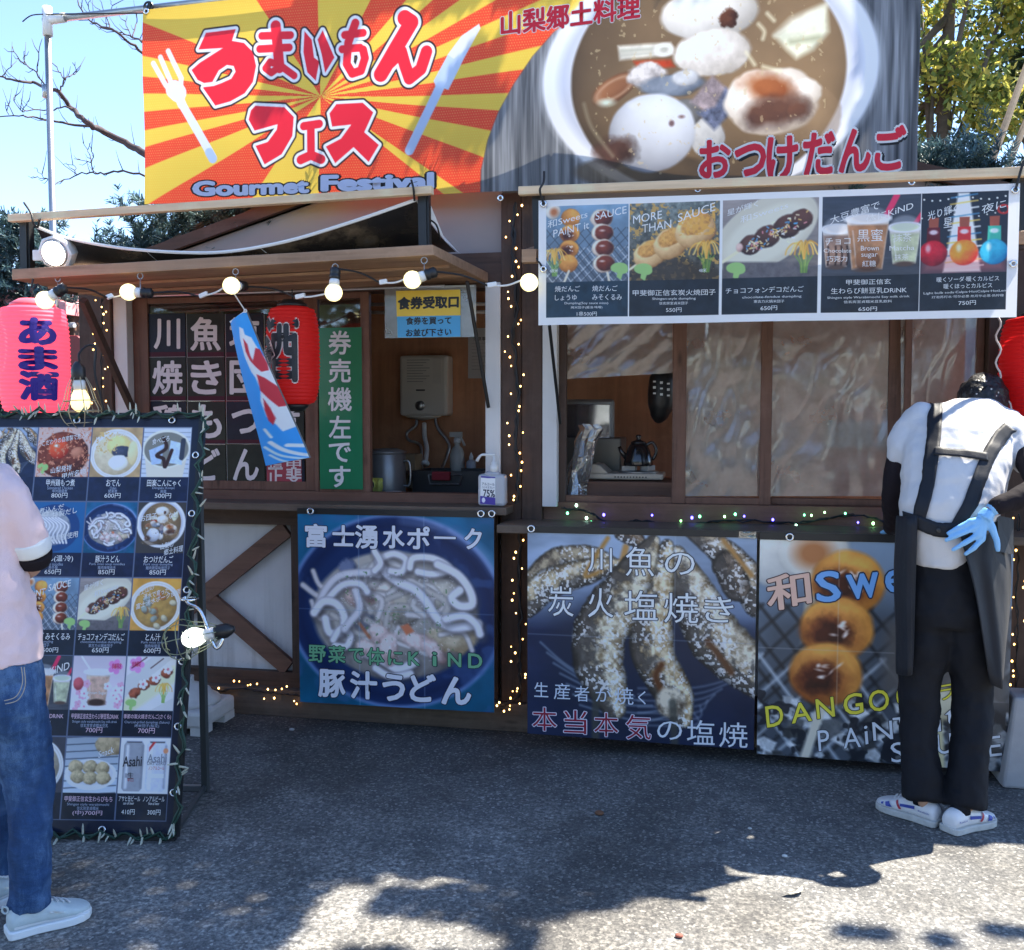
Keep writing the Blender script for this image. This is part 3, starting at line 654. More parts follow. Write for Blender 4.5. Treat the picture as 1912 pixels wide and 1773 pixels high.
def art_fish(a):
    a.fill((150, 165, 185), (24, 36, 66)); w = a.clipwin()
    f = (a.p.Y[w]-a.y0)/a.h; m = np.clip((f-0.36)/0.12, 0, 1); a.p.blend(w, m, (26, 36, 62)); a.tex(0.25, 4, 9, seed=5)
    a.ell(0.5, 0.62, 0.42, 0.33, (30, 38, 58), soft=0.1, alpha=0.8)
    for i in range(7):
        a.line([(0.06+0.03*i, 0.54+0.05*i), (0.2+0.05*i, 0.66+0.04*i), (0.40+0.04*i, 0.74+0.02*i)], 0.006, (150, 165, 180), alpha=0.7)
        a.line([(0.92-0.03*i, 0.66+0.03*i), (0.75, 0.72+0.03*i), (0.5, 0.74+0.03*i)], 0.006, (140, 150, 165), alpha=0.6)
    def fish(pts, ws, lo, hi, seed, flip=1):
        q = catmull([(x, y, 0) for x, y in pts], 6); n = len(q); pp = [a.t(p.x, p.y) for p in q]
        W = [np.interp(i/(n-1), np.linspace(0, 1, len(ws)), ws)*a.k for i in range(n)]; r = max(W)*1.15
        w = a.p.win(min(x for x, y in pp)-r, max(x for x, y in pp)+r, min(y for x, y in pp)-r, max(y for x, y in pp)+r)
        X, Y = a.p.X[w], a.p.Y[w]
        if X.size == 0: return
        best = np.full(X.shape, 9.0); sg = np.zeros(X.shape); wd = np.full(X.shape, 1e-3)
        for i in range(n-1):
            (ax, ay), (bx, by) = pp[i], pp[i+1]; ex, ey = bx-ax, by-ay; L = ex*ex+ey*ey+1e-12
            t = np.clip(((X-ax)*ex+(Y-ay)*ey)/L, 0, 1); dx = X-ax-t*ex; dy = Y-ay-t*ey; d = np.hypot(dx, dy); m = d < best
            best = np.where(m, d, best); sg = np.where(m, np.sign(ex*dy-ey*dx)*flip, sg); wd = np.where(m, W[i]*(1-t)+W[i+1]*t, wd)
        kx = 1/a.k; e = fbm(X*22*kx, Y*22*kx, seed, 3)-.5
        s = sg*best/wd; q_ = best/wd+e*.16
        m = np.clip(.5-(q_-1)*wd/(.012*a.k), 0, 1)
        nz = fbm(X*30*kx, Y*30*kx, seed+2, 4)
        back = np.clip((s+.12+(nz-.5)*1.9)/.45, 0, 1)[..., None]*.85
        lo_ = np.array(lo)/255.; hi_ = np.array(hi)/255.; dk = np.array((62, 58, 56))/255.
        f = np.clip(.75-np.abs(s+.35)*.6+(fbm(X*46*kx, Y*46*kx, seed+9, 4)-.5)*2.4, 0, 1)[..., None]
        c = (lo_*(1-f)+hi_*f)*(1-back)+(dk*(.6+.9*nz[..., None]))*back
        salt = np.clip((fbm(X*85*kx, Y*85*kx, seed+7, 2)-.56)/.06, 0, 1)*np.clip((fbm(X*9*kx, Y*9*kx, seed+4, 2)-.32)/.2, 0, 1)
        c = c*(1-salt[..., None]*.85)+np.array((.88, .87, .86))*salt[..., None]*.85
        edge = np.clip((q_-.72)/.28, 0, 1)[..., None]; c = c*(1-.55*edge)
        a.p.blend(w, m, c)
    fish([(0.0, 0.26), (0.14, 0.14), (0.3, 0.12), (0.40, 0.16)], [0.05, 0.07, 0.055, 0.03], (86, 74, 64), (178, 160, 130), 3)
    fish([(-0.02, 0.36), (0.10, 0.25), (0.28, 0.18), (0.42, 0.14)], [0.07, 0.075, 0.06, 0.02], (120, 104, 82), (206, 186, 150), 9)
    a.line([(0.33, 0.18), (0.26, 0.20), (0.36, 0.02)], 0.02, (168, 124, 66)); a.line([(0.40, 0.25), (0.44, 0.06)], 0.03, (176, 132, 78), smooth=False); a.line([(0.58, 0.26), (0.56, 0.05)], 0.03, (170, 128, 78), smooth=False)
    fish([(0.42, 0.0), (0.48, 0.02), (0.50, 0.05)], [0.03, 0.04, 0.03], (76, 60, 50), (130, 110, 90), 21)
    fish([(0.72, -0.02), (0.84, 0.06), (0.95, 0.18), (1.02, 0.3)], [0.03, 0.06, 0.08, 0.08], (96, 80, 66), (186, 170, 146), 33)
    fish([(0.66, 0.10), (0.74, 0.28), (0.82, 0.46), (0.93, 0.58), (1.06, 0.70)], [0.05, 0.10, 0.125, 0.12, 0.08], (140, 120, 94), (222, 210, 188), 41)
    fish([(0.62, 0.05), (0.58, 0.20), (0.555, 0.40), (0.56, 0.56), (0.60, 0.66), (0.66, 0.77), (0.69, 0.87)], [0.03, 0.08, 0.10, 0.10, 0.095, 0.085, 0.05], (150, 122, 84), (226, 210, 178), 29)
    fish([(0.56, 0.03), (0.50, 0.15), (0.40, 0.33), (0.33, 0.47), (0.32, 0.62), (0.36, 0.74), (0.39, 0.84)], [0.03, 0.08, 0.12, 0.125, 0.12, 0.10, 0.06], (136, 116, 88), (220, 208, 182), 13)
    a.line([(0.60, 0.62), (0.575, 0.68), (0.60, 0.74)], 0.03, (92, 54, 30), soft=.02); a.line([(0.80, 0.50), (0.86, 0.58), (0.90, 0.64)], 0.03, (96, 62, 40), soft=.02); a.blob(0.64, 0.80, .07, .07, (70, 56, 44), (214, 200, 176), tex=.9, ts=34, seed=3, wob=.1)
    fish([(0.88, 0.14), (0.92, 0.24)], [0.07, 0.06], (58, 50, 46), (120, 104, 90), 51)
    a.line([(0.86, 0.02), (0.98, 0.18)], 0.022, (168, 124, 72), smooth=False)
    a.line([(0.31, 0.78), (0.31, 1.0)], 0.035, (66, 66, 60), smooth=False, alpha=0.8); a.line([(0.65, 0.80), (0.66, 1.0)], 0.035, (66, 66, 60), smooth=False, alpha=0.8)
def dango_ball(a, u, v, r, sauce=True, seed=1, ry=None):
    a.blob(u, v, r, ry or r*0.9, (118, 56, 16), (246, 176, 84), tex=0.30, ts=9, seed=seed, wob=0.05, light=(0.15, -0.6))
    if sauce:
        a.blob(u-0.02, v+0.02, r*0.68, r*0.56, (110, 46, 18), (168, 88, 40), soft=.07, tex=.4, ts=16, seed=seed+3, wob=.25, alpha=.85); a.blob(u-0.03, v+0.02, r*0.52, r*0.42, (30, 8, 6), (72, 26, 14), soft=.05, tex=.5, ts=22, seed=seed+9, wob=.35)
        rnd = random.Random(seed)
        for i in range(8): a.ell(u+rnd.uniform(-.25, .35)*r, v+rnd.uniform(-.3, .3)*r, rnd.uniform(.005, .016), rnd.uniform(.003, .008), (240, 226, 216), rot=rnd.uniform(-1, 1), soft=0.01, alpha=.85)
def art_dango(a, small=False):
    a.fill((128, 146, 166), (70, 76, 86)); a.tex(0.12, 4, seed=2)
    a.blob(0.05, 0.06, 0.12, 0.15, (150, 150, 150), (222, 218, 208), wob=0.02); a.blob(0.22, 0.05, 0.15, 0.13, (150, 148, 142), (230, 226, 216), wob=0.02)
    a.ell(0.22, 0.06, 0.08, 0.065, (168, 100, 52), soft=0.06, alpha=0.9); a.line([(0.22, 0.16), (0.19, 0.50)], 0.045, (214, 204, 180), smooth=False)
    a.ell(0.72, 0.0, 0.08, 0.05, (110, 70, 50), soft=0.05); a.blob(0.74, 0.22, 0.10, 0.22, (110, 125, 150), (170, 184, 205), wob=0.02, alpha=0.6)
    a.poly([(0, 0.35), (0.3, 0.28), (0.9, 0.30), (1, 0.5), (1, 1), (0, 1)], (66, 72, 80), soft=0.15, alpha=0.8)
    grill(a, 0.30, 3, 9, (30, 32, 36), 0.014); grill(a, 0.53, 8, 6, (176, 184, 192), 0.014)
    rnd = random.Random(5)
    for i in range(70):
        u, v, r = rnd.uniform(0, 1), rnd.uniform(0.72, 1.0), rnd.uniform(.02, .055); g = rnd.choice((58, 90, 150, 185, 200))
        a.poly([(u+r*math.cos(k*1.25+rnd.uniform(-.4, .4)), v+0.8*r*math.sin(k*1.25+rnd.uniform(-.4, .4))) for k in range(5)], (g, g+2, g+4), tex=0.3, ts=30)
    a.speck((26, 30, 38), 16, 0.54, 9, 0.06, v=(0.7, 1), alpha=0.9)
    a.poly([(0.52, 0.36), (1, 0.3), (1, 0.72), (0.5, 0.68)], (88, 84, 82), soft=0.06, alpha=0.9)
    a.line([(0.28, 0.70), (0.20, 1.0)], 0.04, (206, 198, 180), smooth=False)
    for i, (u, v, r) in enumerate([(0.36, 0.16, 0.155), (0.32, 0.37, 0.155), (0.28, 0.58, 0.155)]): dango_ball(a, u, v+0.03, r, True, 5+i)
    a.blob(0.68, 0.70, 0.06, 0.20, (90, 44, 30), (150, 90, 60), alpha=0.9); a.line([(0.72, 0.72), (0.74, 1.0)], 0.045, (200, 190, 150), smooth=False); a.blob(0.74, 0.72, 0.10, 0.07, (150, 140, 110), (210, 204, 180))
def art_otsuke(a, wood=True):
    """dumpling soup in a white bowl, unit square about the bowl"""
    a.ell(0.5, 0.40, 0.50, 0.50, (206, 206, 212), soft=0.012)
    a.ring(0.5, 0.40, 0.475, 0.47, 0.02, (238, 238, 240), soft=0.05, alpha=0.8); a.ring(0.5, 0.40, 0.435, 0.44, 0.015, (164, 168, 184), soft=0.05, alpha=0.7)
    a.blob(0.5, 0.41, 0.41, 0.43, (58, 46, 34), (140, 112, 80), tex=0.25, ts=5, seed=4, wob=0.01, light=(0.3, -0.4))
    W0, W1 = (136, 128, 118), (238, 230, 218)
    a.blob(.30, .78, .2, .06, (50, 40, 30), (110, 90, 66), tex=.4, ts=12, alpha=.7); a.blob(.80, .60, .1, .12, (90, 70, 50), (160, 130, 96), tex=.4, alpha=.5)
    a.blob(.51, .165, .145, .095, W0, W1, wob=.06, seed=2); a.blob(.566, .19, .026, .034, (40, 22, 16), (96, 56, 36), soft=.014, tex=.5, ts=40, wob=.3, seed=4)
    a.poly([(.234, .268), (.395, .272), (.405, .322), (.24, .328)], (214, 206, 190), tex=.2, ts=30); a.line([(.245, .29), (.39, .295)], .006, (160, 158, 140)); a.line([(.245, .308), (.38, .31)], .005, (170, 166, 150)); a.ring(.375, .30, .022, .02, .007, (230, 222, 212))
    a.poly([(.283, .338), (.395, .342), (.408, .372), (.30, .378)], (178, 62, 30), tex=.25, ts=30)
    a.blob(.521, .325, .115, .085, (150, 138, 124), (242, 232, 220), tex=.4, ts=22, seed=7, wob=.13)
    a.blob(.225, .445, .075, .045, (64, 38, 24), (150, 98, 64), -.45, seed=9); a.ring(.225, .445, .06, .034, .004, (196, 160, 130), -.45, alpha=.6); a.blob(.325, .40, .06, .05, (120, 110, 106), (216, 206, 198), seed=5, tex=.7, ts=34, wob=.2); a.blob(.40, .445, .10, .04, (40, 46, 56), (130, 136, 146), seed=6, tex=.6, wob=.2); a.blob(.44, .42, .04, .03, (120, 118, 120), (210, 208, 206), seed=16, tex=.6)
    a.blob(.507, .66, .055, .07, (110, 108, 110), (206, 202, 196), seed=21, tex=.5, wob=.15); a.blob(.44, .56, .05, .05, (50, 46, 44), (120, 116, 112), seed=23, tex=.5)
    a.blob(.339, .635, .133, .142, (104, 104, 112), (214, 216, 222), seed=3, wob=.03, tex=.07, light=(.35, -.75)); a.blob(.225, .70, .06, .05, (36, 24, 20), (90, 60, 48), seed=4, tex=.5, wob=.3, soft=.04); a.ell(.40, .60, .008, .012, (110, 84, 84), soft=.01); a.ell(.43, .575, .008, .006, (120, 90, 84), soft=.01)
    a.poly([(.521, .415), (.590, .50), (.53, .58), (.4545, .519)], (140, 124, 124), tex=.35, ts=60); a.poly([(.56, .465), (.608, .529), (.528, .633), (.475, .56), (.53, .54)], (84, 88, 106), tex=.5, ts=60)
    a.blob(.696, .525, .14, .118, (140, 122, 104), (240, 228, 212), seed=8, wob=.1, tex=.14); a.blob(.79, .50, .05, .05, (150, 134, 116), (236, 226, 212), seed=9)
    a.blob(.69, .475, .075, .045, (110, 54, 26), (160, 92, 50), .3, soft=.05, tex=.5, seed=2, wob=.3); a.blob(.695, .57, .085, .05, (44, 30, 30), (96, 62, 46), -.2, soft=.05, tex=.6, seed=5, wob=.3); a.blob(.775, .565, .035, .035, (50, 34, 30), (110, 70, 50), soft=.04, seed=6, wob=.3)
    a.poly([(.703, .271), (.76, .225), (.80, .19), (.85, .165), (.857, .271), (.815, .335), (.766, .365), (.74, .33)], (206, 204, 178), tex=.3, ts=14, soft=.02); a.poly([(.703, .268), (.75, .21), (.845, .165), (.83, .225), (.78, .25)], (230, 226, 204), soft=.03, tex=.2, ts=20); a.line([(.75, .30), (.83, .29)], .012, (160, 158, 126), soft=.02)
    for p in ([(.655, .22), (.672, .25), (.668, .28)], [(.67, .39), (.72, .41)], [(.62, .33), (.645, .38)], [(.68, .18), (.70, .21)]): a.line(p, .006, (220, 210, 176))
    a.line([(.13, .50), (.155, .60), (.22, .72)], .006, (150, 140, 116), alpha=.7); a.ell(.20, .50, .022, .014, (190, 200, 184), soft=.02); a.ell(.29, .52, .02, .016, (206, 206, 200), soft=.015)
    a.speck((190, 170, 130), 60, 0.74, 12, 0.04, (0.15, 0.85), (0.05, 0.8), 0.5)
def rice(a, u, v, k=1.0):
    for i in range(7): a.line([(u-.03*k+.01*i*k, v+.32*k), (u-.04*k+.014*i*k, v+.2*k), (u-.09*k+.03*i*k, v+(.02+.03*abs(i-3))*k)], .009*k, ((110, 160, 60), (140, 176, 70), (90, 140, 60))[i % 3])
    for i in range(9):
        s_ = (i-4)*.022*k; a.line([(u, v+.14*k), (u+s_*.5, v-.02*k-(i % 3)*.025*k), (u+s_*1.3, v-.05*k), (u+s_*2.0, v+.02*k+(i % 2)*.05*k), (u+s_*2.2, v+.09*k)], .016*k, ((226, 176, 80), (240, 200, 110), (206, 150, 60))[i % 3])
def badge(a, u, v, k=1.0, col=(146, 186, 112)):
    a.ell(u, v, .11*k, .065*k, col, soft=.01); a.ell(u+.04*k, v+.03*k, .07*k, .05*k, col, soft=.01); a.poly([(u-.02*k, v+.04*k), (u+.05*k, v+.06*k), (u+.02*k, v+.16*k), (u-.03*k, v+.12*k)], col)
def art_two_dango(a):
    a.fill((120, 150, 175), (84, 92, 104)); a.tex(0.2, 5, seed=3); a.blob(0.08, 0.06, 0.1, 0.1, (150, 140, 130), (226, 220, 210)); a.ell(0.09, 0.07, 0.05, 0.05, (176, 104, 60), soft=0.05); grill(a, 0.55, 5, 8, (196, 200, 206), 0.012); grill(a, 0.3, 4, 8, (60, 66, 76), 0.01)
    for i, v in enumerate((0.15, 0.36, 0.56, 0.75)): dango_ball(a, 0.30-0.01*i, v, 0.125, i in (1, 2), 3+i)
    a.line([(0.28, 0.85), (0.22, 1.0)], 0.03, (214, 205, 185)); a.line([(0.75, 0.85), (0.78, 1.0)], 0.03, (214, 205, 185))
    for i, v in enumerate((0.17, 0.36, 0.56, 0.76)):
        a.blob(0.68+0.01*i, v, 0.14, 0.115, (150, 120, 100), (236, 222, 204), seed=i); a.blob(0.70+0.01*i, v, 0.115, 0.095, (40, 14, 12), (128, 54, 34), seed=i+4, tex=0.3); a.ell(0.69, v-0.03, 0.03, 0.012, (230, 215, 210), soft=0.02, alpha=0.8)
    rice(a, 0.10, 0.62, 0.9); badge(a, 0.90, 0.82)
def art_more(a):
    a.fill((108, 116, 112), (66, 60, 52)); a.tex(0.5, 22, seed=7); a.speck((190, 150, 80), 22, 0.60, 5, 0.05, alpha=0.9); a.poly([(0, 0.75), (0.5, 0.7), (1, 0.9), (1, 1), (0, 1)], (60, 50, 42), soft=0.1, alpha=0.8)
    a.line([(-0.02, 0.86), (0.16, 0.72)], 0.03, (220, 206, 176)); L, H = (136, 84, 40), (246, 214, 158)
    for i, (u, v, r) in enumerate([(0.22, 0.66, .20), (0.46, 0.52, .22), (0.74, 0.36, .25)]):
        a.blob(u, v, r, r*0.82, L, H, -0.5, seed=i, tex=0.15); a.blob(u, v-0.08, r*0.75, r*0.45, (150, 90, 40), (226, 170, 90), -0.5, seed=i+5, tex=0.5, ts=30)
    a.speck((214, 160, 70), 30, 0.5, 15, 0.05, (0.55, 0.95), (0.1, 0.42), 0.8); rice(a, 0.86, 0.58, 1.0); badge(a, 0.15, 0.84)
def sprinkle(a, u, v, n, rx, ry, seed):
    rnd = random.Random(seed)
    for i in range(n):
        x = u+rnd.gauss(0, rx); y = v+rnd.gauss(0, ry); an = rnd.uniform(0, 3.1); c = rnd.choice([(240, 240, 236), (244, 200, 110), (240, 150, 160), (90, 170, 220), (240, 230, 190)])
        a.line([(x, y), (x+.026*math.cos(an), y+.02*math.sin(an))], .012, c, smooth=False)
def art_choco(a):
    a.fill((146, 136, 132), (96, 92, 92)); a.tex(0.15, 3, 20, seed=4); a.ell(0.45, 0.42, 0.66, 0.38, (196, 190, 172), -0.55, 0.02); a.ell(0.47, 0.45, 0.55, 0.28, (210, 206, 188), -0.55, 0.06)
    a.poly([(0, 0.78), (1, 0.82), (1, 1), (0, 1)], (96, 90, 92), soft=0.03, tex=0.2); a.line([(0.0, 0.78), (0.2, 0.62)], 0.035, (222, 212, 180))
    for i, (u, v, r) in enumerate([(0.30, 0.57, .135), (0.47, 0.47, .15), (0.68, 0.35, .16), (0.82, 0.27, .14)]): a.blob(u, v, r, r*0.85, (30, 16, 14), (98, 60, 48), -0.4, seed=i, tex=0.12, light=(0.2, -0.7))
    a.blob(0.18, 0.60, .04, .05, (150, 110, 100), (226, 190, 180)); sprinkle(a, 0.34, 0.55, 34, .055, .05, 1); sprinkle(a, 0.56, 0.42, 40, .08, .06, 2); sprinkle(a, 0.78, 0.28, 16, .06, .05, 3); rice(a, 0.86, 0.62, 1.0); badge(a, 0.14, 0.86)
def cup(a, u, v0, v1, w, liq, foam, lid=True):
    a.poly([(u-w, v0), (u+w, v0), (u+w*0.72, v1), (u-w*0.72, v1)], (198, 192, 186), tex=0.08); a.poly([(u-w*0.94, v0+.08), (u+w*0.94, v0+.08), (u+w*0.70, v1-.01), (u-w*0.70, v1-.01)], liq, tex=0.3, ts=10, soft=0.03)
    a.ell(u, v1, w*0.70, 0.03, (86, 66, 58), soft=0.02); a.ell(u, v0, w, 0.05, foam, soft=0.012); a.ring(u, v0, w*1.08, 0.055, 0.008, (220, 222, 226)); a.line([(u-w*.7, v0+.15), (u-w*.5, v1-.05)], 0.015, (236, 236, 236), alpha=0.5, smooth=False)
    if lid: a.ell(u, v0-0.05, w*0.9, 0.09, (176, 182, 190), soft=0.03, alpha=0.45)
def art_drinks(a):
    a.fill((52, 58, 70), (66, 68, 76)); a.tex(0.25, 3, 18, seed=8); a.line([(0.62, 0.34), (0.76, 0.0)], 0.07, (206, 46, 92), smooth=False); a.line([(0.93, 0.40), (1.03, 0.22)], 0.05, (206, 46, 82), smooth=False)
    cup(a, 0.15, 0.40, 0.88, 0.15, (128, 104, 92), (226, 220, 214)); cup(a, 0.85, 0.40, 0.86, 0.16, (178, 182, 150), (196, 206, 170)); cup(a, 0.47, 0.28, 0.92, 0.22, (168, 120, 84), (232, 224, 216))
    for x in (0.06, 0.14, 0.2, 0.26): a.line([(x, 0.62), (x+.01, 0.75), (x, 0.85)], 0.02, (44, 26, 24))
    a.blob(0.47, 0.80, 0.14, 0.12, (52, 30, 24), (150, 96, 60), alpha=0.75)
def art_bulbs(a):
    a.fill((24, 28, 40), (40, 44, 56)); 
    for i in range(12): a.ell(i*0.095+0.02, 0.07+0.02*math.sin(i), .011, .011, (250, 248, 230), soft=0.01); a.ell(i*0.095, 0.28+0.02*math.cos(i), .009, .009, (240, 240, 230), soft=0.01)
    a.poly([(0.42, 0.0), (0.55, 0.0), (0.70, 0.98), (0.26, 0.98)], (226, 226, 220), soft=0.03)
    for i in range(12): a.line([(0.34-0.005*i, 0.06+i*0.08), (0.64+0.008*i, 0.02+i*0.08)], 0.02, [(70, 130, 170), (226, 190, 90), (246, 246, 240)][i % 3], alpha=0.8)
    a.poly([(0, 0.8), (0.2, 0.75), (0.8, 0.78), (1, 0.8), (1, 1), (0, 1)], (210, 120, 120), soft=0.15, alpha=0.5)
    for u, c, d in ((0.14, (206, 30, 52), (90, 10, 24)), (0.50, (240, 150, 50), (196, 40, 40)), (0.85, (60, 180, 210), (16, 96, 150))):
        a.poly([(u-.06, .30), (u+.06, .30), (u+.055, .44), (u-.055, .44)], (150, 74, 54)); a.poly([(u-.075, .42), (u+.075, .42), (u+.08, .60), (u-.08, .60)], d if u < .8 else (60, 170, 150)); a.blob(u, .74, .165, .16, d, c, tex=0.4, ts=10, wob=0.02, seed=int(u*20)); a.ell(u, .48, .05, .03, (236, 232, 236), soft=0.02, alpha=.8); a.ell(u-.06, .68, .03, .05, (250, 240, 236), soft=.03, alpha=.6)
    a.ring(0.95, 0.22, 0.06, 0.05, 0.012, (170, 34, 30))
# ================================================================== the large signs
M_POSTER = painted('laminated_print', 0.40, spec=.3, coat=0.08)
M_CARDP = painted('glossy_card_print', 0.38, spec=.35, coat=0.10)
M_VINYLP = painted('banner_print', 0.55, trans=0.30)
M_SHEET = painted('sheet_print', 0.35, trans=0.20, coat=0.2)
def eyelets(root, pts, r=0.014, m=None):
    for p in pts: MB().torus(p, r, 0.0045, RX90, 14, 6).build('eyelet', m or M_CHROME, root, smooth=True)
# ---------------- the festival banner
def bend_banner(u, v): return 0.012*math.sin(u*11+v*2)+0.010*math.sin(u*27+1.0)*v+0.008*math.sin(v*7+u*5)
bend_banner.vec = None
class _B:
    def __call__(s, u, v): return bend_banner(u, v)
    def vec(s, u, v): return 0.012*np.sin(u*11+v*2)+0.010*np.sin(u*27+1.0)*v+0.008*np.sin(v*7+u*5)
YB = -0.17
BL = P(275, 383, YB); BR = P(1712, 330, YB); TLp = P(273, 18, YB)
bn = thing('festival_banner', 'wide red and yellow festival banner with a bowl of dumpling soup, above the stall roof', 'banner', ((BL.x+BR.x)/2, YB, BL.z))
ZT = TLp.z
pb = Panel([(BL.x, YB, ZT), (BR.x, YB, ZT+0.03), BR, BL], 330, _B(), (236, 180, 66))
# rays
fx, fy = pb.c2(597, 175)
ang = np.degrees(np.arctan2(pb.Y-fy, pb.X-fx)) % 360
edges = [(-4, 5), (10, 17), (22, 29), (34, 90), (131, 151), (161, 168.5), (174, 180), (187, 192.5), (198, 204), (212, 223), (243, 268), (311, 321), (327, 333), (338, 343), (347, 351)]
edges = [(-3, 3), (8, 14), (22, 34), (38, 91), (128, 152), (162, 168), (173, 178.5), (184, 189), (195, 204), (236, 270), (302, 317), (325, 331), (337, 342), (347, 352)]
m = np.zeros(pb.X.shape)
for a0, a1 in edges:
    c = (a0+a1)/2 % 360; hw = (a1-a0)/2; d = np.abs((ang-c+180) % 360-180); m = np.maximum(m, np.clip((hw-d)/0.4+0.5, 0, 1))
full = (slice(0, pb.ny), slice(0, pb.nx))
pb.blend(full, m, (222, 66, 38))
gx = (pb.X*78); gy = (pb.Y*78); row = np.floor(gy); dd = np.hypot((gx+0.5*(row % 2)) % 1-0.5, gy % 1-0.5)
dots = np.clip((0.26-dd)/0.12, 0, 1)
pb.blend(full, dots*0.75*m, (240, 150, 84)); pb.blend(full, dots*0.5*(1-m), (238, 206, 96))
# wood backdrop and bowl
z3 = zc(900, 0, 2.332)
rb = [z3(*p) for p in [(-5, 900), (0, 720), (30, 590), (75, 470), (140, 350), (220, 230), (310, 130), (420, 40), (520, -40), (560, -70), (1960, -70), (1960, 900)]]
sm = [pb.c2(*p) for p in rb]
w = full; sdp = pb.sd_poly(w, sm); wd = np.clip(0.5-sdp/0.008, 0, 1)
stre = fbm(pb.X*55, pb.Y*2.2, 3); st2 = fbm(pb.X*16, pb.Y*1.5, 9)
wc = np.array((40, 41, 44))/255.0+(np.clip((stre[..., None]-.5)*1.5+.5, 0, 1)*0.36+st2[..., None]*0.22)*np.array((1.0, 1.0, 1.0))
pb.blend(full, wd, np.clip(wc-0.06, 0, 1)); pb.blend(full, np.clip(0.5-np.abs(sdp)/0.006, 0, 1)*0.6, (26, 24, 26))
u0, v0 = pb.uv(*z3(275, -210)); u1, v1 = pb.uv(*z3(1705, 1000))
# the bowl picture: unit square spans the bowl width
xa, ya = pb.c2(*z3(268, -225)); xb, yb = pb.c2(*z3(1712, 1000))
art = Art(pb, xa/pb.asp, ya, xb/pb.asp, yb); 
class _S(Art): pass
art.k = abs(art.w)
xc, yc = pb.c2(*z3(990, 290))
art.y0 = yc-0.40*art.w*0.705; art.h = art.w*0.705*1.0
# scale blob heights to the flattened bowl
_t = art.t
class Flat:
    def __init__(s, a, fy): s.a = a; s.fy = fy; s.p = a.p; s.k = a.k
    def ell(s, u, v, rx, ry, col, rot=0, soft=0.012, alpha=1): s.p.ell(*s.a.t(u, v), rx*s.k, ry*s.k*s.fy, col, rot, soft*s.k*0.7, alpha)
    def ring(s, u, v, rx, ry, wd, col, rot=0, soft=0.012, alpha=1): s.p.ring(*s.a.t(u, v), rx*s.k, ry*s.k*s.fy, wd*s.k*0.8, col, rot, soft*s.k*0.7, alpha)
    def blob(s, u, v, rx, ry, lo, hi, rot=0, soft=0.012, tex=0.2, ts=14, seed=1, light=(-0.45, -0.6), wob=0.08, alpha=1):
        s.p.blob(*s.a.t(u, v), rx*s.k, ry*s.k*s.fy*1.12, lo, hi, rot, soft*s.k*0.7, tex, ts/s.k, seed, light, wob, alpha)
    def line(s, *a, **k): s.a.line(*a, **k)
    def poly(s, *a, **k): s.a.poly(*a, **k)
    def speck(s, *a, **k): s.a.speck(*a, **k)
art_otsuke(Flat(art, 0.705))
# fork and knife
z2 = zc(250, 0, 2.619)
def S2(pts, wd, col, panel=pb, z=z2, **k): panel.stroke([panel.c2(*z(*p)) for p in pts], wd*pb_px, col, **k)
pb_px = 1/ (2.619*(pb.q[3][1]-pb.q[0][1]))
GR = (206, 208, 214)
for pts in ([(105, 315), (165, 420), (190, 450)], [(140, 285), (188, 400), (205, 440)], [(178, 255), (240, 385), (235, 440)]): S2(pts, 26, GR)
S2([(205, 440), (222, 455)], 90, GR); S2([(222, 460), (240, 510)], 46, GR); S2([(235, 500), (385, 765)], 42, GR, soft=0.004); S2([(368, 740), (385, 770)], 44, (160, 178, 204))
pb.poly([pb.c2(*z2(*p)) for p in [(1685, 105), (1690, 125), (1610, 270), (1535, 420), (1470, 400), (1460, 375), (1530, 250), (1600, 160)]], (178, 192, 214))
S2([(1495, 400), (1345, 712)], 46, (166, 184, 212))
pb.poly([pb.c2(*z2(*p)) for p in [(1685, 105), (1692, 125), (1640, 210), (1560, 270), (1530, 250), (1600, 160)]], (206, 206, 206))
# brush lettering traced stroke by stroke: red face, white rim, black rim
GL = dict(
  a=('poly', [(362, 166), (507, 147), (488, 203), (545, 212), (588, 255), (600, 320), (582, 395), (540, 450), (470, 490), (398, 512), (343, 430), (352, 408), (318, 392), (290, 345), (330, 310), (442, 238), (325, 247)],
     [(325, 410), (388, 400), (420, 345), (460, 318), (492, 322), (500, 348), (478, 382), (430, 404), (394, 418), (330, 428)]),
  b=('str', [([(632, 178), (770, 172)], 36), ([(620, 240), (762, 230)], 36), ([(700, 130), (708, 250), (712, 325)], 52), ([(712, 322), (672, 350), (645, 330), (668, 300), (712, 312), (782, 362)], 34)]),
  c=('poly', [(838, 152), (872, 192), (880, 275), (905, 292), (886, 384), (846, 345), (830, 250)], None),
  d=('poly', [(925, 146), (978, 272), (932, 345), (918, 262), (900, 190)], None),
  e=('str', [([(1082, 108), (1046, 200), (1036, 300), (1062, 345), (1104, 330), (1124, 270), (1116, 232)], 40), ([(1030, 165), (1118, 152)], 36), ([(1016, 232), (1102, 222)], 36)]),
  f=('str', [([(1320, 78), (1352, 98), (1272, 225), (1200, 345)], 70), ([(1232, 300), (1300, 236), (1318, 300), (1340, 362), (1396, 318), (1424, 236)], 58)]),
  g=('poly', [(568, 530), (590, 508), (732, 513), (778, 560), (772, 652), (720, 742), (636, 792), (590, 702), (650, 682), (694, 622), (698, 596), (585, 628), (556, 575)], None),
  h=('str', [([(828, 604), (902, 592)], 40), ([(862, 600), (866, 745)], 40), ([(816, 768), (866, 745), (916, 765)], 44)]),
  i=('poly', [(952, 540), (985, 494), (1112, 484), (1164, 530), (1122, 628), (1194, 688), (1146, 772), (1072, 702), (985, 782), (938, 702), (1010, 662), (1058, 592), (966, 604)], None))
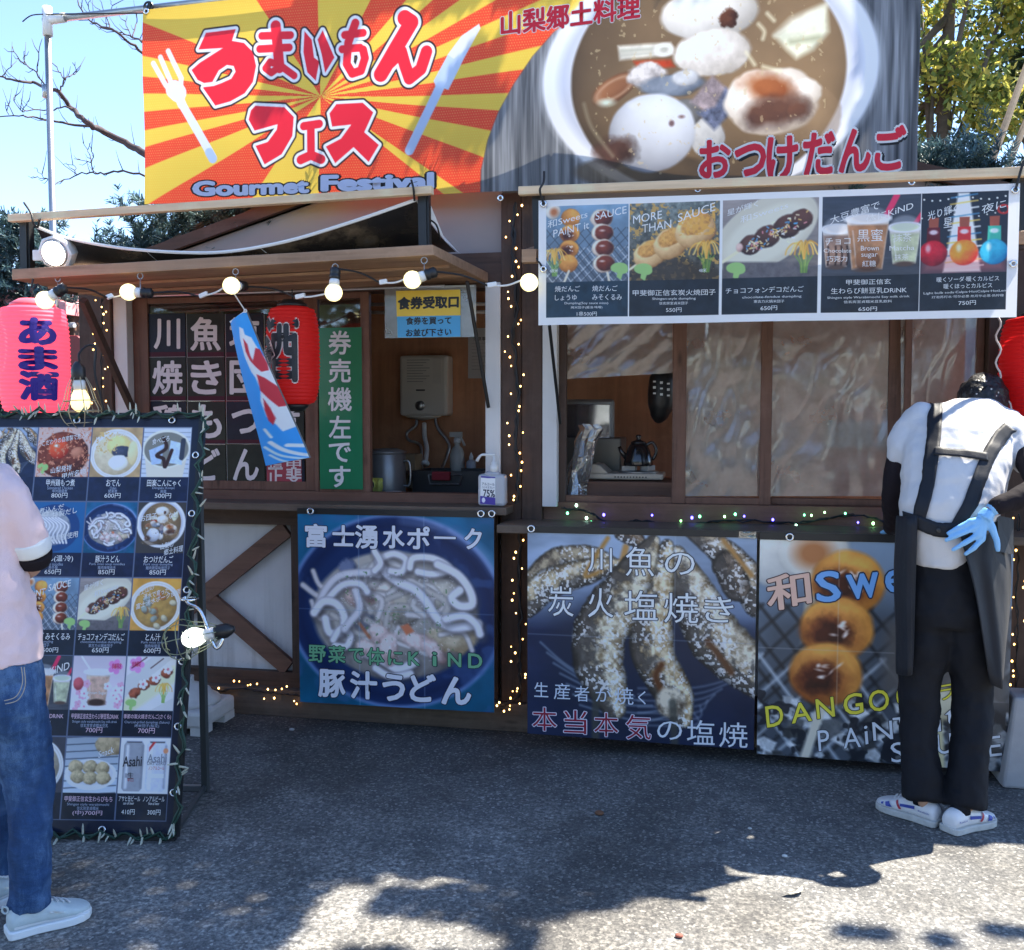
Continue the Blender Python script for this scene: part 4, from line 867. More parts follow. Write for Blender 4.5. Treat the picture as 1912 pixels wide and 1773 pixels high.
for kind, *rest in GL.values():
    if kind == 'poly':
        pts = [pb.c2(*z2(*p)) for p in rest[0]]; allp = pts
    else:
        allp = [pb.c2(*z2(*p)) for st, wd in rest[0] for p in st]
    mg = 60*pb_px
    w = pb.win(min(p[0] for p in allp)-mg, max(p[0] for p in allp)+mg, min(p[1] for p in allp)-mg, max(p[1] for p in allp)+mg)
    if kind == 'poly':
        sd = pb.sd_poly(w, pts)
        if rest[1]: sd = np.maximum(sd, -pb.sd_poly(w, [pb.c2(*z2(*p)) for p in rest[1]]))
    else:
        sd = np.minimum.reduce([pb.sd_line(w, [pb.c2(*z2(*p)) for p in st])-wd*pb_px/2 for st, wd in rest[0]])
    so = 0.004
    for off, colr in ((22, (24, 22, 26)), (14, (236, 234, 240)), (0, (216, 36, 52))):
        pb.blend(w, np.clip(0.5-(sd-off*pb_px)/so, 0, 1), colr)
pb.text('Gourmet', z2(292, 920), z2(860, 892), 29, (190, 196, 232), 0.055, 0.065, (20, 20, 28))
pb.text('Festival', z2(915, 882), z2(1470, 856), 31, (190, 196, 232), 0.055, 0.065, (20, 20, 28))
pb.text('山梨郷土料理', z3(80, 95), z3(690, 20), 44, (214, 40, 60), 0.03, 0.035, (236, 228, 232))
for ch, x, y, h in [('お', 1015, 648, 68), ('つ', 1170, 646, 58), ('け', 1310, 634, 78), ('だ', 1470, 616, 78), ('ん', 1625, 601, 78), ('ご', 1780, 590, 80)]:
    x0, y0 = z3(x-70, y+4); x1, y1 = z3(x+70, y-8)
    pb.text(ch, (x0+3, y0+3), (x1+3, y1+3), h, (24, 22, 26), 0.085, off=0.0006); pb.text(ch, (x0, y0), (x1, y1), h, (214, 40, 62), 0.035, 0.05, (238, 236, 240))
pb.build('printed_cloth', bn, M_VINYLP, thick=0, gain=1.25)
eyelets(bn, [pb.at(*pb.uv(*z3(85, 835)), 0.004), pb.at(*pb.uv(*z3(940, 775)), 0.004), pb.at(*pb.uv(*z3(1870, 728)), 0.004), pb.at(0.006, 0.01, 0.004)], 0.011)
# its pipe frame
pf = thing('banner_pipe_frame', 'galvanised pipe frame behind the festival banner, with a corner joint on the left', 'pipe frame', (-3.45, -0.13, 0))
pt = P(88, 20, -0.13); pbm = P(112, 560, -0.13)
MB().tube([(pbm.x, -0.13, 0.0), (pbm.x-0.03, -0.13, 1.5), (pt.x, -0.13, pt.z)], 0.0165, 12).build('upright_pipe', M_STEEL, pf, smooth=True)
r2 = P(700, -20, -0.13)
MB().tube([(pt.x-0.02, -0.13, pt.z-0.045), (1.6, -0.13, pt.z-0.045+0.11)], 0.0165, 12).build('cross_pipe', M_STEEL, pf, smooth=True)
MB().tube([(1.5, -0.13, 0.0), (1.5, -0.13, pt.z+0.08)], 0.0165, 12).build('upright_pipe', M_STEEL, pf, smooth=True)
MB().tube([(pt.x, -0.13, pt.z-0.12), (pt.x, -0.13, pt.z+0.02)], 0.024, 12).tube([(pt.x, -0.13, pt.z-0.045), (pt.x+0.10, -0.13, pt.z-0.04)], 0.023, 12).build('corner_joint', M_WPLAST, pf, smooth=True)
MB().tube([(pt.x-0.016, -0.13, pt.z-0.42), (pt.x-0.017, -0.13, pt.z-0.36)], 0.020, 12).build('collar', M_STEEL, pf, smooth=True)
MB().tube(sag(P(93, 26, -0.15), P(275, 24, -0.17), 0.0, 6), 0.0035, 6).tube(catmull([P(93, 26, -0.15), P(60, 28, -0.15), P(42, 40, -0.15)], 5), 0.003, 6).build('tie_wire', M_CORD, pf)
MB().torus(P(277, 12, -0.15), 0.022, 0.005, RX90).beam(P(275, 25, -0.17), P(280, 3, -0.15), 0.012, 0.012).build('clip', M_BLACKP, pf)

# ---------------- counter-front posters
def poster(name, label, pts, y, bgf, ny):
    c = [P(*p, y) for p in pts]; c[1].x = c[2].x = (c[1].x+c[2].x)/2; c[0].x = c[3].x = (c[0].x+c[3].x)/2
    root = thing(name, label, 'poster', ((c[0].x+c[1].x)/2, y, c[3].z), 'food posters hung from the front shelves')
    p = Panel(c, ny); return root, p
YP = -0.225
ru, pu = poster('counter_poster', 'blue poster of white noodles in a dark bowl, with green and white lettering', [(557, 959), (924, 963), (921, 1330), (559, 1310)], YP, None, 300)
art_udon(Art(pu, 0, 0, 1, 1)); z = zc(330, 920, 3.035)
for uu, vv in ((0.318, None), (0.652, None)): pu.stroke([(uu*pu.asp, 0), (uu*pu.asp, 1)], 0.004, (150, 170, 195), alpha=0.5)
pu.stroke([(0, 0.5), (pu.asp, 0.5)], 0.004, (130, 150, 175), alpha=0.45)
for s_, x, y, wd, h in [('富', 790, 240, 125, 135), ('士', 945, 240, 125, 120), ('湧', 1075, 247, 130, 135), ('水', 1230, 248, 125, 130), ('ポ', 1370, 252, 130, 130), ('ー', 1520, 252, 125, 14), ('ク', 1680, 258, 100, 120)]:
    pu.text(s_, z(x-wd/2, y), z(x+wd/2, y+3), h/3.035, (206, 208, 226), 0.03, 0.03, (24, 32, 56))
for s_, x, y, wd, h in [('野', 797, 908, 98, 98), ('菜', 908, 912, 98, 98), ('で', 1018, 918, 88, 84), ('体', 1128, 923, 100, 100), ('に', 1240, 930, 84, 84), ('K', 1345, 935, 66, 76), ('i', 1462, 937, 24, 80), ('N', 1575, 942, 76, 78), ('D', 1692, 947, 80, 84)]:
    pu.text(s_, z(x-wd/2, y), z(x+wd/2, y+4), h/3.035, (104, 160, 122), 0.02, 0.035, (22, 44, 50))
for s_, x, y, wd, h in [('豚', 880, 1075, 155, 160), ('汁', 1060, 1085, 155, 160), ('う', 1230, 1098, 130, 155), ('ど', 1395, 1100, 150, 160), ('ん', 1585, 1115, 170, 160)]:
    pu.text(s_, z(x-wd/2, y), z(x+wd/2, y+5), h/3.035, (208, 208, 228), 0.035, 0.03, (24, 30, 54))
pu.build('printed_sheet', ru, M_POSTER); eyelets(ru, [P(*z(*p), YP-0.012) for p in ((758, 104), (1724, 118), (1785, 118))])
MB().box(pu.c[0].x, pu.c[1].x+0.004, YP-0.004, YP+0.004, pu.c[0].z+0.001, pu.c[0].z+0.028).build('top_hem', M_BLACKP, ru)

YQ = -0.315
rf, pq = poster('counter_poster', 'poster of salted river fish grilling on skewers, with white and crimson lettering', [(985, 994), (1413, 1002), (1408, 1400), (985, 1369)], YQ, None, 320)
art_fish(Art(pq, 0, 0, 1, 1)); z = zc(920, 940, 3.694)
pq.stroke([(0.325*pq.asp, 0), (0.325*pq.asp, 0.2)], 0.003, (170, 180, 195), alpha=0.4); pq.stroke([(0.655*pq.asp, 0), (0.655*pq.asp, 0.7)], 0.003, (170, 180, 195), alpha=0.45); pq.stroke([(0, 0.5), (pq.asp, 0.5)], 0.004, (150, 160, 178), alpha=0.45)
for s_, x, y, wd, h in [('川', 740, 385, 165, 165), ('魚', 1015, 395, 195, 200), ('の', 1290, 410, 205, 150), ('炭', 470, 670, 175, 205), ('火', 745, 680, 175, 200), ('塩', 1022, 695, 230, 200), ('焼', 1300, 712, 235, 205), ('き', 1560, 722, 200, 175)]:
    pq.text(s_, z(x-wd/2, y), z(x+wd/2, y+4), h/3.694, (214, 216, 234), -0.002, 0.028, (44, 44, 60))
for s_, x, y, wd, h in [('生', 335, 1280, 95, 100), ('産', 478, 1290, 110, 110), ('者', 615, 1305, 100, 105), ('が', 765, 1310, 110, 95), ('焼', 905, 1318, 130, 115), ('く', 1030, 1328, 52, 90)]:
    pq.text(s_, z(x-wd/2, y), z(x+wd/2, y+3), h/3.694, (196, 204, 226), -0.008)
for s_, x, y, wd, h in [('本', 358, 1482, 165, 160), ('当', 570, 1500, 155, 160), ('本', 783, 1515, 165, 160), ('気', 1005, 1530, 170, 165)]:
    pq.text(s_, z(x-wd/2, y), z(x+wd/2, y+4), h/3.694, (128, 26, 48), -0.004, 0.03, (206, 200, 214))
for s_, x, y, wd, h in [('の', 1220, 1550, 170, 125), ('塩', 1435, 1560, 190, 165), ('焼', 1660, 1575, 195, 170)]:
    pq.text(s_, z(x-wd/2, y), z(x+wd/2, y+5), h/3.694, (206, 210, 232), -0.004)
pq.build('printed_sheet', rf, M_POSTER); eyelets(rf, [P(*z(265, 173), YQ-0.012)])
MB().box(pq.c[0].x, pq.c[1].x, YQ-0.004, YQ+0.004, min(pq.c[0].z, pq.c[1].z)+0.001, pq.c[0].z+0.030).build('top_hem', M_BLACKP, rf)
MB().box(pq.c[1].x-0.075, pq.c[1].x-0.004, YQ-0.007, YQ-0.005, pq.c[1].z-0.006, pq.c[1].z+0.022).build('tape', M_FILM, rf)

rd, pd = poster('counter_poster', 'poster of glazed dumpling balls on a skewer over a wire grill, behind the aproned worker', [(1418, 1007), (1893, 1013), (1880, 1441), (1414, 1407)], YQ, None, 320)
art_dango(Art(pd, 0, 0, 1.0, 1)); z = zc(1380, 960, 3.545)
pd.stroke([(0.325*pd.asp, 0), (0.325*pd.asp, 0.75)], 0.004, (200, 190, 180), alpha=0.5); pd.stroke([(0, 0.5), (pd.asp*0.55, 0.5)], 0.004, (170, 170, 172), alpha=0.45)
pd.text('和', z(180, 515), z(475, 495), 66, (232, 176, 156), 0.02, 0.025, (60, 40, 44), ang=-0.10)
for s_, x, y, wd, h, an in [('S', 590, 475, 165, 205, -.05), ('w', 820, 470, 215, 165, -.1), ('e', 1030, 440, 130, 150, -.1), ('e', 1200, 420, 130, 150, -.1), ('t', 1340, 400, 90, 180, -.1), ('s', 1450, 390, 120, 150, -.1)]:
    pd.text(s_, z(x-wd/2, y), z(x+wd/2, y), h/3.545, (112, 162, 220), 0.02, 0.03, (28, 40, 66), ang=an)
for s_, x, y, wd, h in [('D', 235, 1335, 115, 140), ('A', 410, 1310, 135, 130), ('N', 570, 1278, 120, 130), ('G', 755, 1250, 130, 140), ('O', 925, 1225, 135, 140), ('(', 1060, 1200, 40, 140), ('ラ', 1370, 1165, 105, 100), (')', 1560, 1120, 40, 130)]:
    pd.text(s_, z(x-wd/2, y), z(x+wd/2, y-8), h/3.545, (222, 204, 66), 0.008, 0.025, (40, 40, 30), ang=-0.1)
for s_, x, y, wd, h in [('P', 560, 1490, 75, 135), ('A', 745, 1470, 115, 130), ('i', 842, 1450, 22, 120), ('N', 950, 1420, 130, 120), ('T', 1070, 1390, 100, 120), ('i', 1318, 1360, 34, 120), ('t', 1405, 1325, 80, 100), ('S', 1050, 1560, 90, 130), ('A', 1200, 1530, 110, 130), ('U', 1360, 1500, 100, 130), ('C', 1510, 1480, 100, 130), ('E', 1690, 1510, 90, 130)]:
    pd.text(s_, z(x-wd/2, y), z(x+wd/2, y-4), h/3.545, (206, 210, 232), -0.002, 0.025, (36, 36, 46), ang=-0.08)
pd.build('printed_sheet', rd, M_POSTER); eyelets(rd, [P(*z(335, 150), YQ-0.012)])
MB().box(pd.c[0].x, pd.c[1].x, YQ-0.004, YQ+0.004, min(pd.c[0].z, pd.c[1].z)+0.001, pd.c[0].z+0.034).build('top_hem', M_BLACKP, rd)

# ---------------- the hanging menu sheet over the right window
YS = -0.62
c = [P(1008, 374, YS), P(1903, 342, YS), P(1899, 592, YS), P(1003, 607, YS)]
c[0].x = c[3].x = (c[0].x+c[3].x)/2; c[1].x = c[2].x = (c[1].x+c[2].x)/2
ms = thing('hanging_menu_sheet', 'white hanging menu sheet with five food and drink pictures above the right window', 'menu banner', ((c[0].x+c[1].x)/2, YS, c[3].z))
class _W:
    def __call__(s, u, v): return 0.006*math.sin(u*15)*(0.3+v)
    def vec(s, u, v): return 0.006*np.sin(u*15)*(0.3+v)
pm = Panel(c, 230, _W(), (226, 226, 240))
cells = [(1021, 1171), (1177, 1341), (1351, 1524), (1537, 1714), (1723, 1899)]
arts = [art_two_dango, art_more, art_choco, art_drinks, art_bulbs]
for i, ((xa, xb), fn) in enumerate(zip(cells, arts)):
    ua, va = pm.uv(xa, 378-(xa-1008)*0.031 + 3); ub, vb = pm.uv(xb, 591-(xb-1008)*0.012)
    va, vb = 0.055, 0.935; ub = min(ub, 0.978)
    vm = va+(vb-va)*0.69
    a = Art(pm, ua, va, ub, vm); a.begin(); fn(a); a.end()
    b = Art(pm, ua, vm, ub, vb); b.fill((30, 36, 46) if i else (30, 50, 66)); b.tex(0.3, 6, seed=i+2)
def mt(s_, x0, y0, x1, y1, h, col=(226, 228, 236), wt=0.0, zz=None, out=0.0): pm.text(s_, zz(x0, y0), zz(x1, y1), h/3.297, col, wt, out or None, (30, 34, 44))
z7 = zc(900, 340, 3.297); z8 = zc(1400, 300, 3.734)
for a in [('和Sweets', 405, 262, 650, 195, 48), ('PAiNT it', 440, 318, 660, 262, 46), ('SAUCE', 700, 212, 890, 168, 46), ('焼だんご', 450, 658, 605, 657, 36), ('しょうゆ', 450, 712, 585, 711, 34), ('焼だんご', 680, 656, 835, 655, 36), ('みそくるみ', 680, 710, 862, 710, 36),
          ('Dumpling(Soy sauce miso)', 510, 748, 778, 748, 18), ('烤米団子(醤油·味噌)', 548, 774, 742, 773, 18), ('1串500円', 585, 812, 708, 812, 28), ('MORE', 930, 232, 1108, 198, 50), ('THAN', 985, 288, 1165, 255, 50), ('SAUCE', 1205, 222, 1436, 148, 52),
          ('甲斐御正信玄炭火焼団子', 928, 684, 1438, 680, 36), ('Shingen-style dumpling', 1048, 722, 1315, 720, 18), ('信玄房室貞米団子', 1090, 748, 1268, 747, 18), ('550円', 1132, 790, 1228, 789, 28), ('チョコフォンデコだんご', 1500, 674, 1980, 664, 36),
          ('chocolate-fondue dumpling', 1602, 718, 1965, 712, 18), ('東古力火鍋米団子', 1672, 742, 1860, 741, 18), ('650円', 1714, 785, 1816, 782, 28), ('星が輝く', 1510, 190, 1700, 130, 40), ('和Sweets', 1590, 235, 1885, 140, 44), ('48米', 418, 545, 470, 545, 26), ('48米', 1335, 545, 1382, 545, 26)]:
    mt(*a, zz=z7)
for a in [('甲斐御正信玄', 672, 856, 985, 850, 38), ('生わらび餅豆乳DRiNK', 566, 918, 1095, 910, 42), ('Shingen style Warabimochi Soy milk drink', 540, 968, 1115, 958, 20), ('信玄房室貞糯米豆乳飲料', 655, 995, 992, 990, 20), ('650円', 758, 1046, 888, 1044, 30), ('暖くソーダ·暖くカルピス', 1302, 842, 1734, 834, 36),
          ('暖くほっとカルピス', 1350, 890, 1685, 884, 36), ('Light bulb soda·Calpis·HotCalpis·HotLemon', 1212, 940, 1825, 922, 20), ('灯泡苏打水·可尔必思·热可尔必思·热柠檬', 1268, 966, 1766, 956, 18), ('750円', 1452, 1010, 1572, 1006, 32), ('大豆豊富で', 560, 420, 905, 305, 62), ('体にKiND', 810, 415, 1140, 310, 58),
          ('チョコ', 526, 568, 702, 562, 48), ('Chocolate', 515, 632, 708, 632, 28), ('巧克力', 535, 690, 680, 688, 42), ('黒蜜', 750, 525, 928, 522, 88), ('Brown', 775, 615, 900, 613, 34), ('sugar', 778, 670, 892, 668, 34), ('紅糖', 785, 724, 880, 722, 44), ('抹茶', 1000, 545, 1128, 538, 58), ('Matcha', 975, 616, 1148, 612, 34), ('抹茶', 1010, 680, 1108, 676, 44),
          ('光り輝く', 1240, 390, 1450, 330, 62), ('星', 1350, 440, 1410, 432, 70), ('夜に♪', 1615, 345, 1830, 285, 64)]:
    pm.text(a[0], z8(a[1], a[2]), z8(a[3], a[4]), a[5]/3.734, (226, 228, 236), 0.0)
pm.build('printed_sheet', ms, M_SHEET, thick=0, gain=1.25)
eyelets(ms, [pm.at(0.012, 0.03, 0.006), pm.at(0.012, 0.55, 0.006), pm.at(0.990, 0.05, 0.006), pm.at(0.990, 0.60, 0.006)], 0.010)
for pts_, r_ in ((catmull([pm.at(0.012, 0.03, 0.008), P(1008, 355, YS-0.05), P(1015, 340, YS-0.03), P(1016, 320, YS-0.01)], 5), .005), (catmull([pm.at(0.012, 0.55, 0.008), P(1000, 480, YS+0.02), P(998, 492, YS+0.1)], 5), .004), ([pm.at(0.990, 0.05, 0.01), P(1911, 300, YS-0.02)], .005)):
    MB().tube(pts_, r_, 6).build('cord_tie', M_CORD, ms)
# ================================================================== awning of the left window and what hangs on it
YA = -0.70
aw = [P(22, 502, YA), P(808, 456, YA), P(810, 476, YA), P(22, 522, YA)]        # front edge: TL TR BR BL
bk = [Vector((aw[0].x, -0.03, 2.10)), Vector((P(912, 524, -0.03).x, -0.03, 2.125))]
th = 0.045
v = [aw[0], aw[1], Vector((bk[1].x, -0.03, 2.125+th)), Vector((bk[0].x, -0.03, 2.10+th)), aw[3], aw[2], bk[1], bk[0]]
def slab(vs): return MB().add(vs, [(0, 1, 2, 3), (7, 6, 5, 4), (0, 4, 5, 1), (1, 5, 6, 2), (2, 6, 7, 3), (3, 7, 4, 0)])
aw_o = slab(v).build('awning_board', M_CEDAR, hut, bevel=0.003)
for f in (0.33, 0.66):                                             # board joints on the underside
    a_ = aw[3].lerp(bk[0], f); b_ = aw[2].lerp(bk[1], f)
    MB().beam(a_+Vector((0.02, 0, -0.006)), b_+Vector((-0.02, 0, -0.006)), 0.012, 0.012, (0, 1, 0)).build('batten', M_CEDAR, aw_o)
MB().beam(P(155, 560, -0.60), P(246, 762, -0.05), 0.03, 0.03).build('awning_strut', M_DARK, hut)
MB().tube([P(872, 525, -0.35), P(912, 760, -0.08)], 0.009, 8).build('awning_strut', M_BLACK, hut)
# right awning, mostly behind the hanging sheet
c0, c1 = P(975, 466, -0.58), P(1925, 430, -0.58)
slab([c0+Vector((0, 0, 0.0)), c1, Vector((c1.x, -0.03, 2.30)), Vector((c0.x, -0.03, 2.30)), c0-Vector((0, 0, 0.05)), c1-Vector((0, 0, 0.05)), Vector((c1.x, -0.03, 2.25)), Vector((c0.x, -0.03, 2.25))]).build('awning_board', M_CEDAR, hut, bevel=0.003)
MB().beam(P(1026, 608, -0.42), P(1046, 790, -0.07), 0.012, 0.012).build('awning_strut', M_BLACK, hut)
# rails that carry the sheets
def rail(name, label, a, b, y, ups, h=0.032):
    A = P(*a, y); B = P(*b, y)
    r = thing(name, label, 'rail', ((A.x+B.x)/2, y, min(A.z, B.z)-0.2))
    MB().beam(A, B, h, 0.035, (0, 1, 0)).build('wooden_bar', M_PINE, r, bevel=0.003)
    for (p, q) in ups:
        p = P(*p, y+0.035); q = P(*q, y+0.035)
        MB().beam(p, q, 0.034, 0.012, (0, 1, 0)).beam(p+Vector((0.020, 0.02, 0)), q+Vector((0.020, 0.02, 0)), 0.012, 0.034, (0, 1, 0)).build('upright', M_BLACK, r)
    return r
r1 = rail('sheet_rail', 'long pine bar on black uprights above the left awning', (19, 408), (808, 355), -0.69, [((43, 404), (46, 512)), ((788, 356), (790, 464))])
r2 = rail('sheet_rail', 'long pine bar carrying the white menu sheet above the right window', (969, 357), (1960, 319), -0.60, [((1001, 362), (1006, 480)), ((1900, 322), (1900, 455))], 0.034)
MB().box(P(975, 470, -0.6).x, P(1002, 470, -0.6).x, -0.61, -0.56, P(975, 490, -0.6).z, P(975, 466, -0.6).z).build('end_block', M_CEDAR, r2)
# flipped-over sheet lying on the left awning
fs_ = thing('folded_menu_sheet', 'dark printed sheet flipped back and sagging between its ties above the left awning', 'menu banner', (aw[0].lerp(aw[1], .5).x, -0.5, aw[0].z))
ca = catmull([P(68, 423, -0.66), P(130, 445, -0.66), P(230, 463, -0.66), P(340, 471, -0.66), P(430, 469, -0.66), P(540, 449, -0.66), P(660, 413, -0.66), P(776, 373, -0.66)], 8)
n_ = len(ca); vv = []; ff = []
fp = []
for i, p in enumerate(ca):
    t = i/(n_-1); top = aw[0].lerp(aw[1], 0.055+0.915*t)
    e = Vector((P(75+760*t, 440, -0.45).x, -0.30, top.z+0.035))
    row = []
    for j in range(9):
        s_ = j/8; q = p.lerp(e, s_); q.z -= 0.05*math.sin(math.pi*s_)*(0.4+0.6*math.sin(math.pi*t)); q.z = max(q.z, top.z-0.03*max(0, (-0.66-q.y))+0.012) if q.y > -0.64 else q.z
        row.append(q)
    fp.append(row)
for row in fp: vv += row
ff = [(i*9+j, i*9+j+1, (i+1)*9+j+1, (i+1)*9+j) for i in range(n_-1) for j in range(8)]
mdark = NT('dark_food_print'); bb = mdark.bsdf(0.22, coat=0.4); cx_ = mdark.coords(); f1 = mdark.noise(cx_, 5.0, 5, 0.6)
mdark.link(mdark.ramp(f1, [(0.40, (0.018, 0.018, 0.020)), (0.56, (0.05, 0.04, 0.03)), (0.66, (0.16, 0.12, 0.08)), (0.8, (0.20, 0.19, 0.17))]), bb.inputs[0])
MB().add(vv, ff).build('printed_sheet', mdark.m, fs_, smooth=True)
edge = MB().tube([r[0] for r in fp], 0.0075, 6)
edge.add([fp[-1][0]+Vector((0, -0.003, 0)), fp[-1][2]+Vector((0, -0.003, 0)), fp[-1][8]+Vector((0.02, -0.003, -0.01)), P(832, 450, -0.45), P(800, 372, -0.60)], [(0, 1, 2, 3, 4)])
for k in (0.34, 0.66): 
    i = int(k*(n_-1)); edge.tube([q+Vector((0, -0.003, 0.003)) for q in fp[i]], 0.003, 5)
edge.build('white_border', M_WPLAST, fs_, smooth=False)
for pts_, r_ in (([P(45, 378, -0.70), P(58, 398, -0.72), P(62, 415, -0.72), P(70, 424, -0.68), P(74, 408, -0.72)], .005), ([P(768, 336, -0.71), P(772, 352, -0.72), P(774, 374, -0.68)], .005), ([P(800, 408, -0.6), P(815, 420, -0.6), P(822, 446, -0.5)], .004)):
    MB().tube(catmull(pts_, 5), r_, 6).build('cord_tie', M_CORD, fs_)

# flood lamp
M_LED = glow('lit_lamp_face', (1.0, 0.98, 0.94), 7.0); M_BULB = glow('lit_frosted_bulb', (1.0, 0.86, 0.40), 0.50)
fc = P(106, 471, -0.66)
fl = thing('flood_lamp', 'lit white flood lamp on the left end of the awning', 'flood lamp', tuple(fc))
M = Vector((0, 0, 1)).rotation_difference(Vector((.10, -.92, -.30)).normalized()).to_matrix()
MB().lathe([(0.072, -0.05), (0.076, -0.02), (0.078, 0.015), (0.070, 0.022)], fc, 8, M).build('housing', M_WPLAST, fl)
MB().lathe([(0.050, 0.0225), (0.054, 0.030), (0.058, 0.028), (0.062, 0.0225)], fc, 24, M).build('bezel', M_STEEL, fl, smooth=True)
MB().lathe([(0.001, 0.029), (0.052, 0.0285)], fc, 24, M, cap=False).build('lamp_face', M_LED, fl)
MB().obox(fc+Vector((-0.085, 0.0, -0.01)), (0.03, 0.006, 0), (0, 0.006, 0), (0, 0, 0.024)).build('bracket', M_WPLAST, fl, bevel=0.004)
MB().tube([fc+Vector((-0.10, 0.01, -0.01)), fc+Vector((-0.06, 0.02, -0.05)), Vector((fc.x-0.01, -0.6, aw[0].z-0.0))], 0.006, 6).build('stem', M_BLACK, fl)

# festoon bulbs
def bulb(px, py, y, axis, label, cap=True):
    c = P(px, py, y); ax = Vector(axis).normalized()
    r = thing('festoon_bulb', label, 'light bulb', tuple(c), 'round lit bulbs along the awning edge')
    q = Vector((0, 0, 1)).rotation_difference(ax).to_matrix()
    MB().lathe([(0.001, -0.036), (0.014, -0.0335), (0.026, -0.026), (0.034, -0.013), (0.0365, 0.0), (0.034, 0.013), (0.026, 0.026), (0.021, 0.030)], c, 20, q, cap=False).build('globe', M_BULB, r, smooth=True)
    MB().lathe([(0.022, 0.028), (0.021, 0.05), (0.0175, 0.058)], c, 16, q).build('collar', M_WPLAST, r, smooth=True)
    MB().lathe([(0.019, 0.056), (0.023, 0.06), (0.023, 0.072), (0.020, 0.075), (0.022, 0.08), (0.022, 0.098), (0.012, 0.106)], c, 16, q).build('socket', M_BLACKP, r, smooth=True)
    e = c+ax*0.10
    return e, c
ends = []
for (px, py, ax, lb) in [(84, 560, (0.85, 0.1, 0.50), 'lit round bulb hanging beside the top of the pink lantern'), (240, 545, (1, 0.2, -0.05), 'lit round bulb lying sideways under the awning, second from its left end'),
                         (432, 533, (0.1, 1, 0.1), 'lit round bulb facing forward right above the blue fish streamer'), (623, 546, (0.05, 0.1, 1), 'lit round bulb pointing straight down from the awning above the green sign'),
                         (770, 522, (1, 0.2, 0.35), 'lit round bulb hanging above the yellow and blue ticket sign'), (988, 527, (0.2, 1, 0.0), 'lit round bulb against the left edge of the white menu sheet')]:
    ends.append(bulb(px, py, -0.98 if px < 100 else -0.72 if px < 900 else -0.66, ax, lb))
fcab = thing('festoon_cable', 'black and white cable with plugs linking the round bulbs under the awning', 'cable', (ends[2][0].x, -0.65, ends[2][0].z))
for i in range(5):
    a_, b_ = ends[i][0], ends[i+1][1]+Vector((-0.02, 0.05, 0.02)); m_ = a_.lerp(b_, 0.55)-Vector((0, -0.03, 0.035))
    MB().tube(catmull([a_, a_.lerp(m_, .5)+Vector((0, .02, .015)), m_], 6), 0.0042, 6).build('black_lead', M_CORD, fcab)
    wl0 = MB().tube(catmull([m_, m_.lerp(b_, .5)-Vector((0, 0, .012)), b_, ends[i+1][0]], 6), 0.0040, 6).build('white_lead', M_WPLAST, fcab)
    MB().beam(m_, m_.lerp(b_, 0.24), 0.020, 0.014).build('plug', M_WPLAST, fcab, bevel=.003)
MB().tube(catmull([P(62, 520, -0.72), P(58, 545, -0.72), P(70, 530, -0.70), P(80, 552, -0.72)], 6), 0.004, 6).build('black_lead', M_CORD, fcab)
for (px, py) in [(108, 520), (262, 515), (440, 507), (626, 498), (792, 486)]:
    MB().torus(P(px, py, YA+0.02), 0.013, 0.002, RX90, 12, 5).tube([P(px, py+4, YA+0.02), P(px, py+22, YA+0.0)], 0.002, 5).build('hook', M_STEEL, fcab)
MB().tube([P(250, 553, -0.25), P(700, 538, -0.25), P(830, 533, -0.25)], 0.006, 8).build('curtain_wire', M_STEEL, fcab)

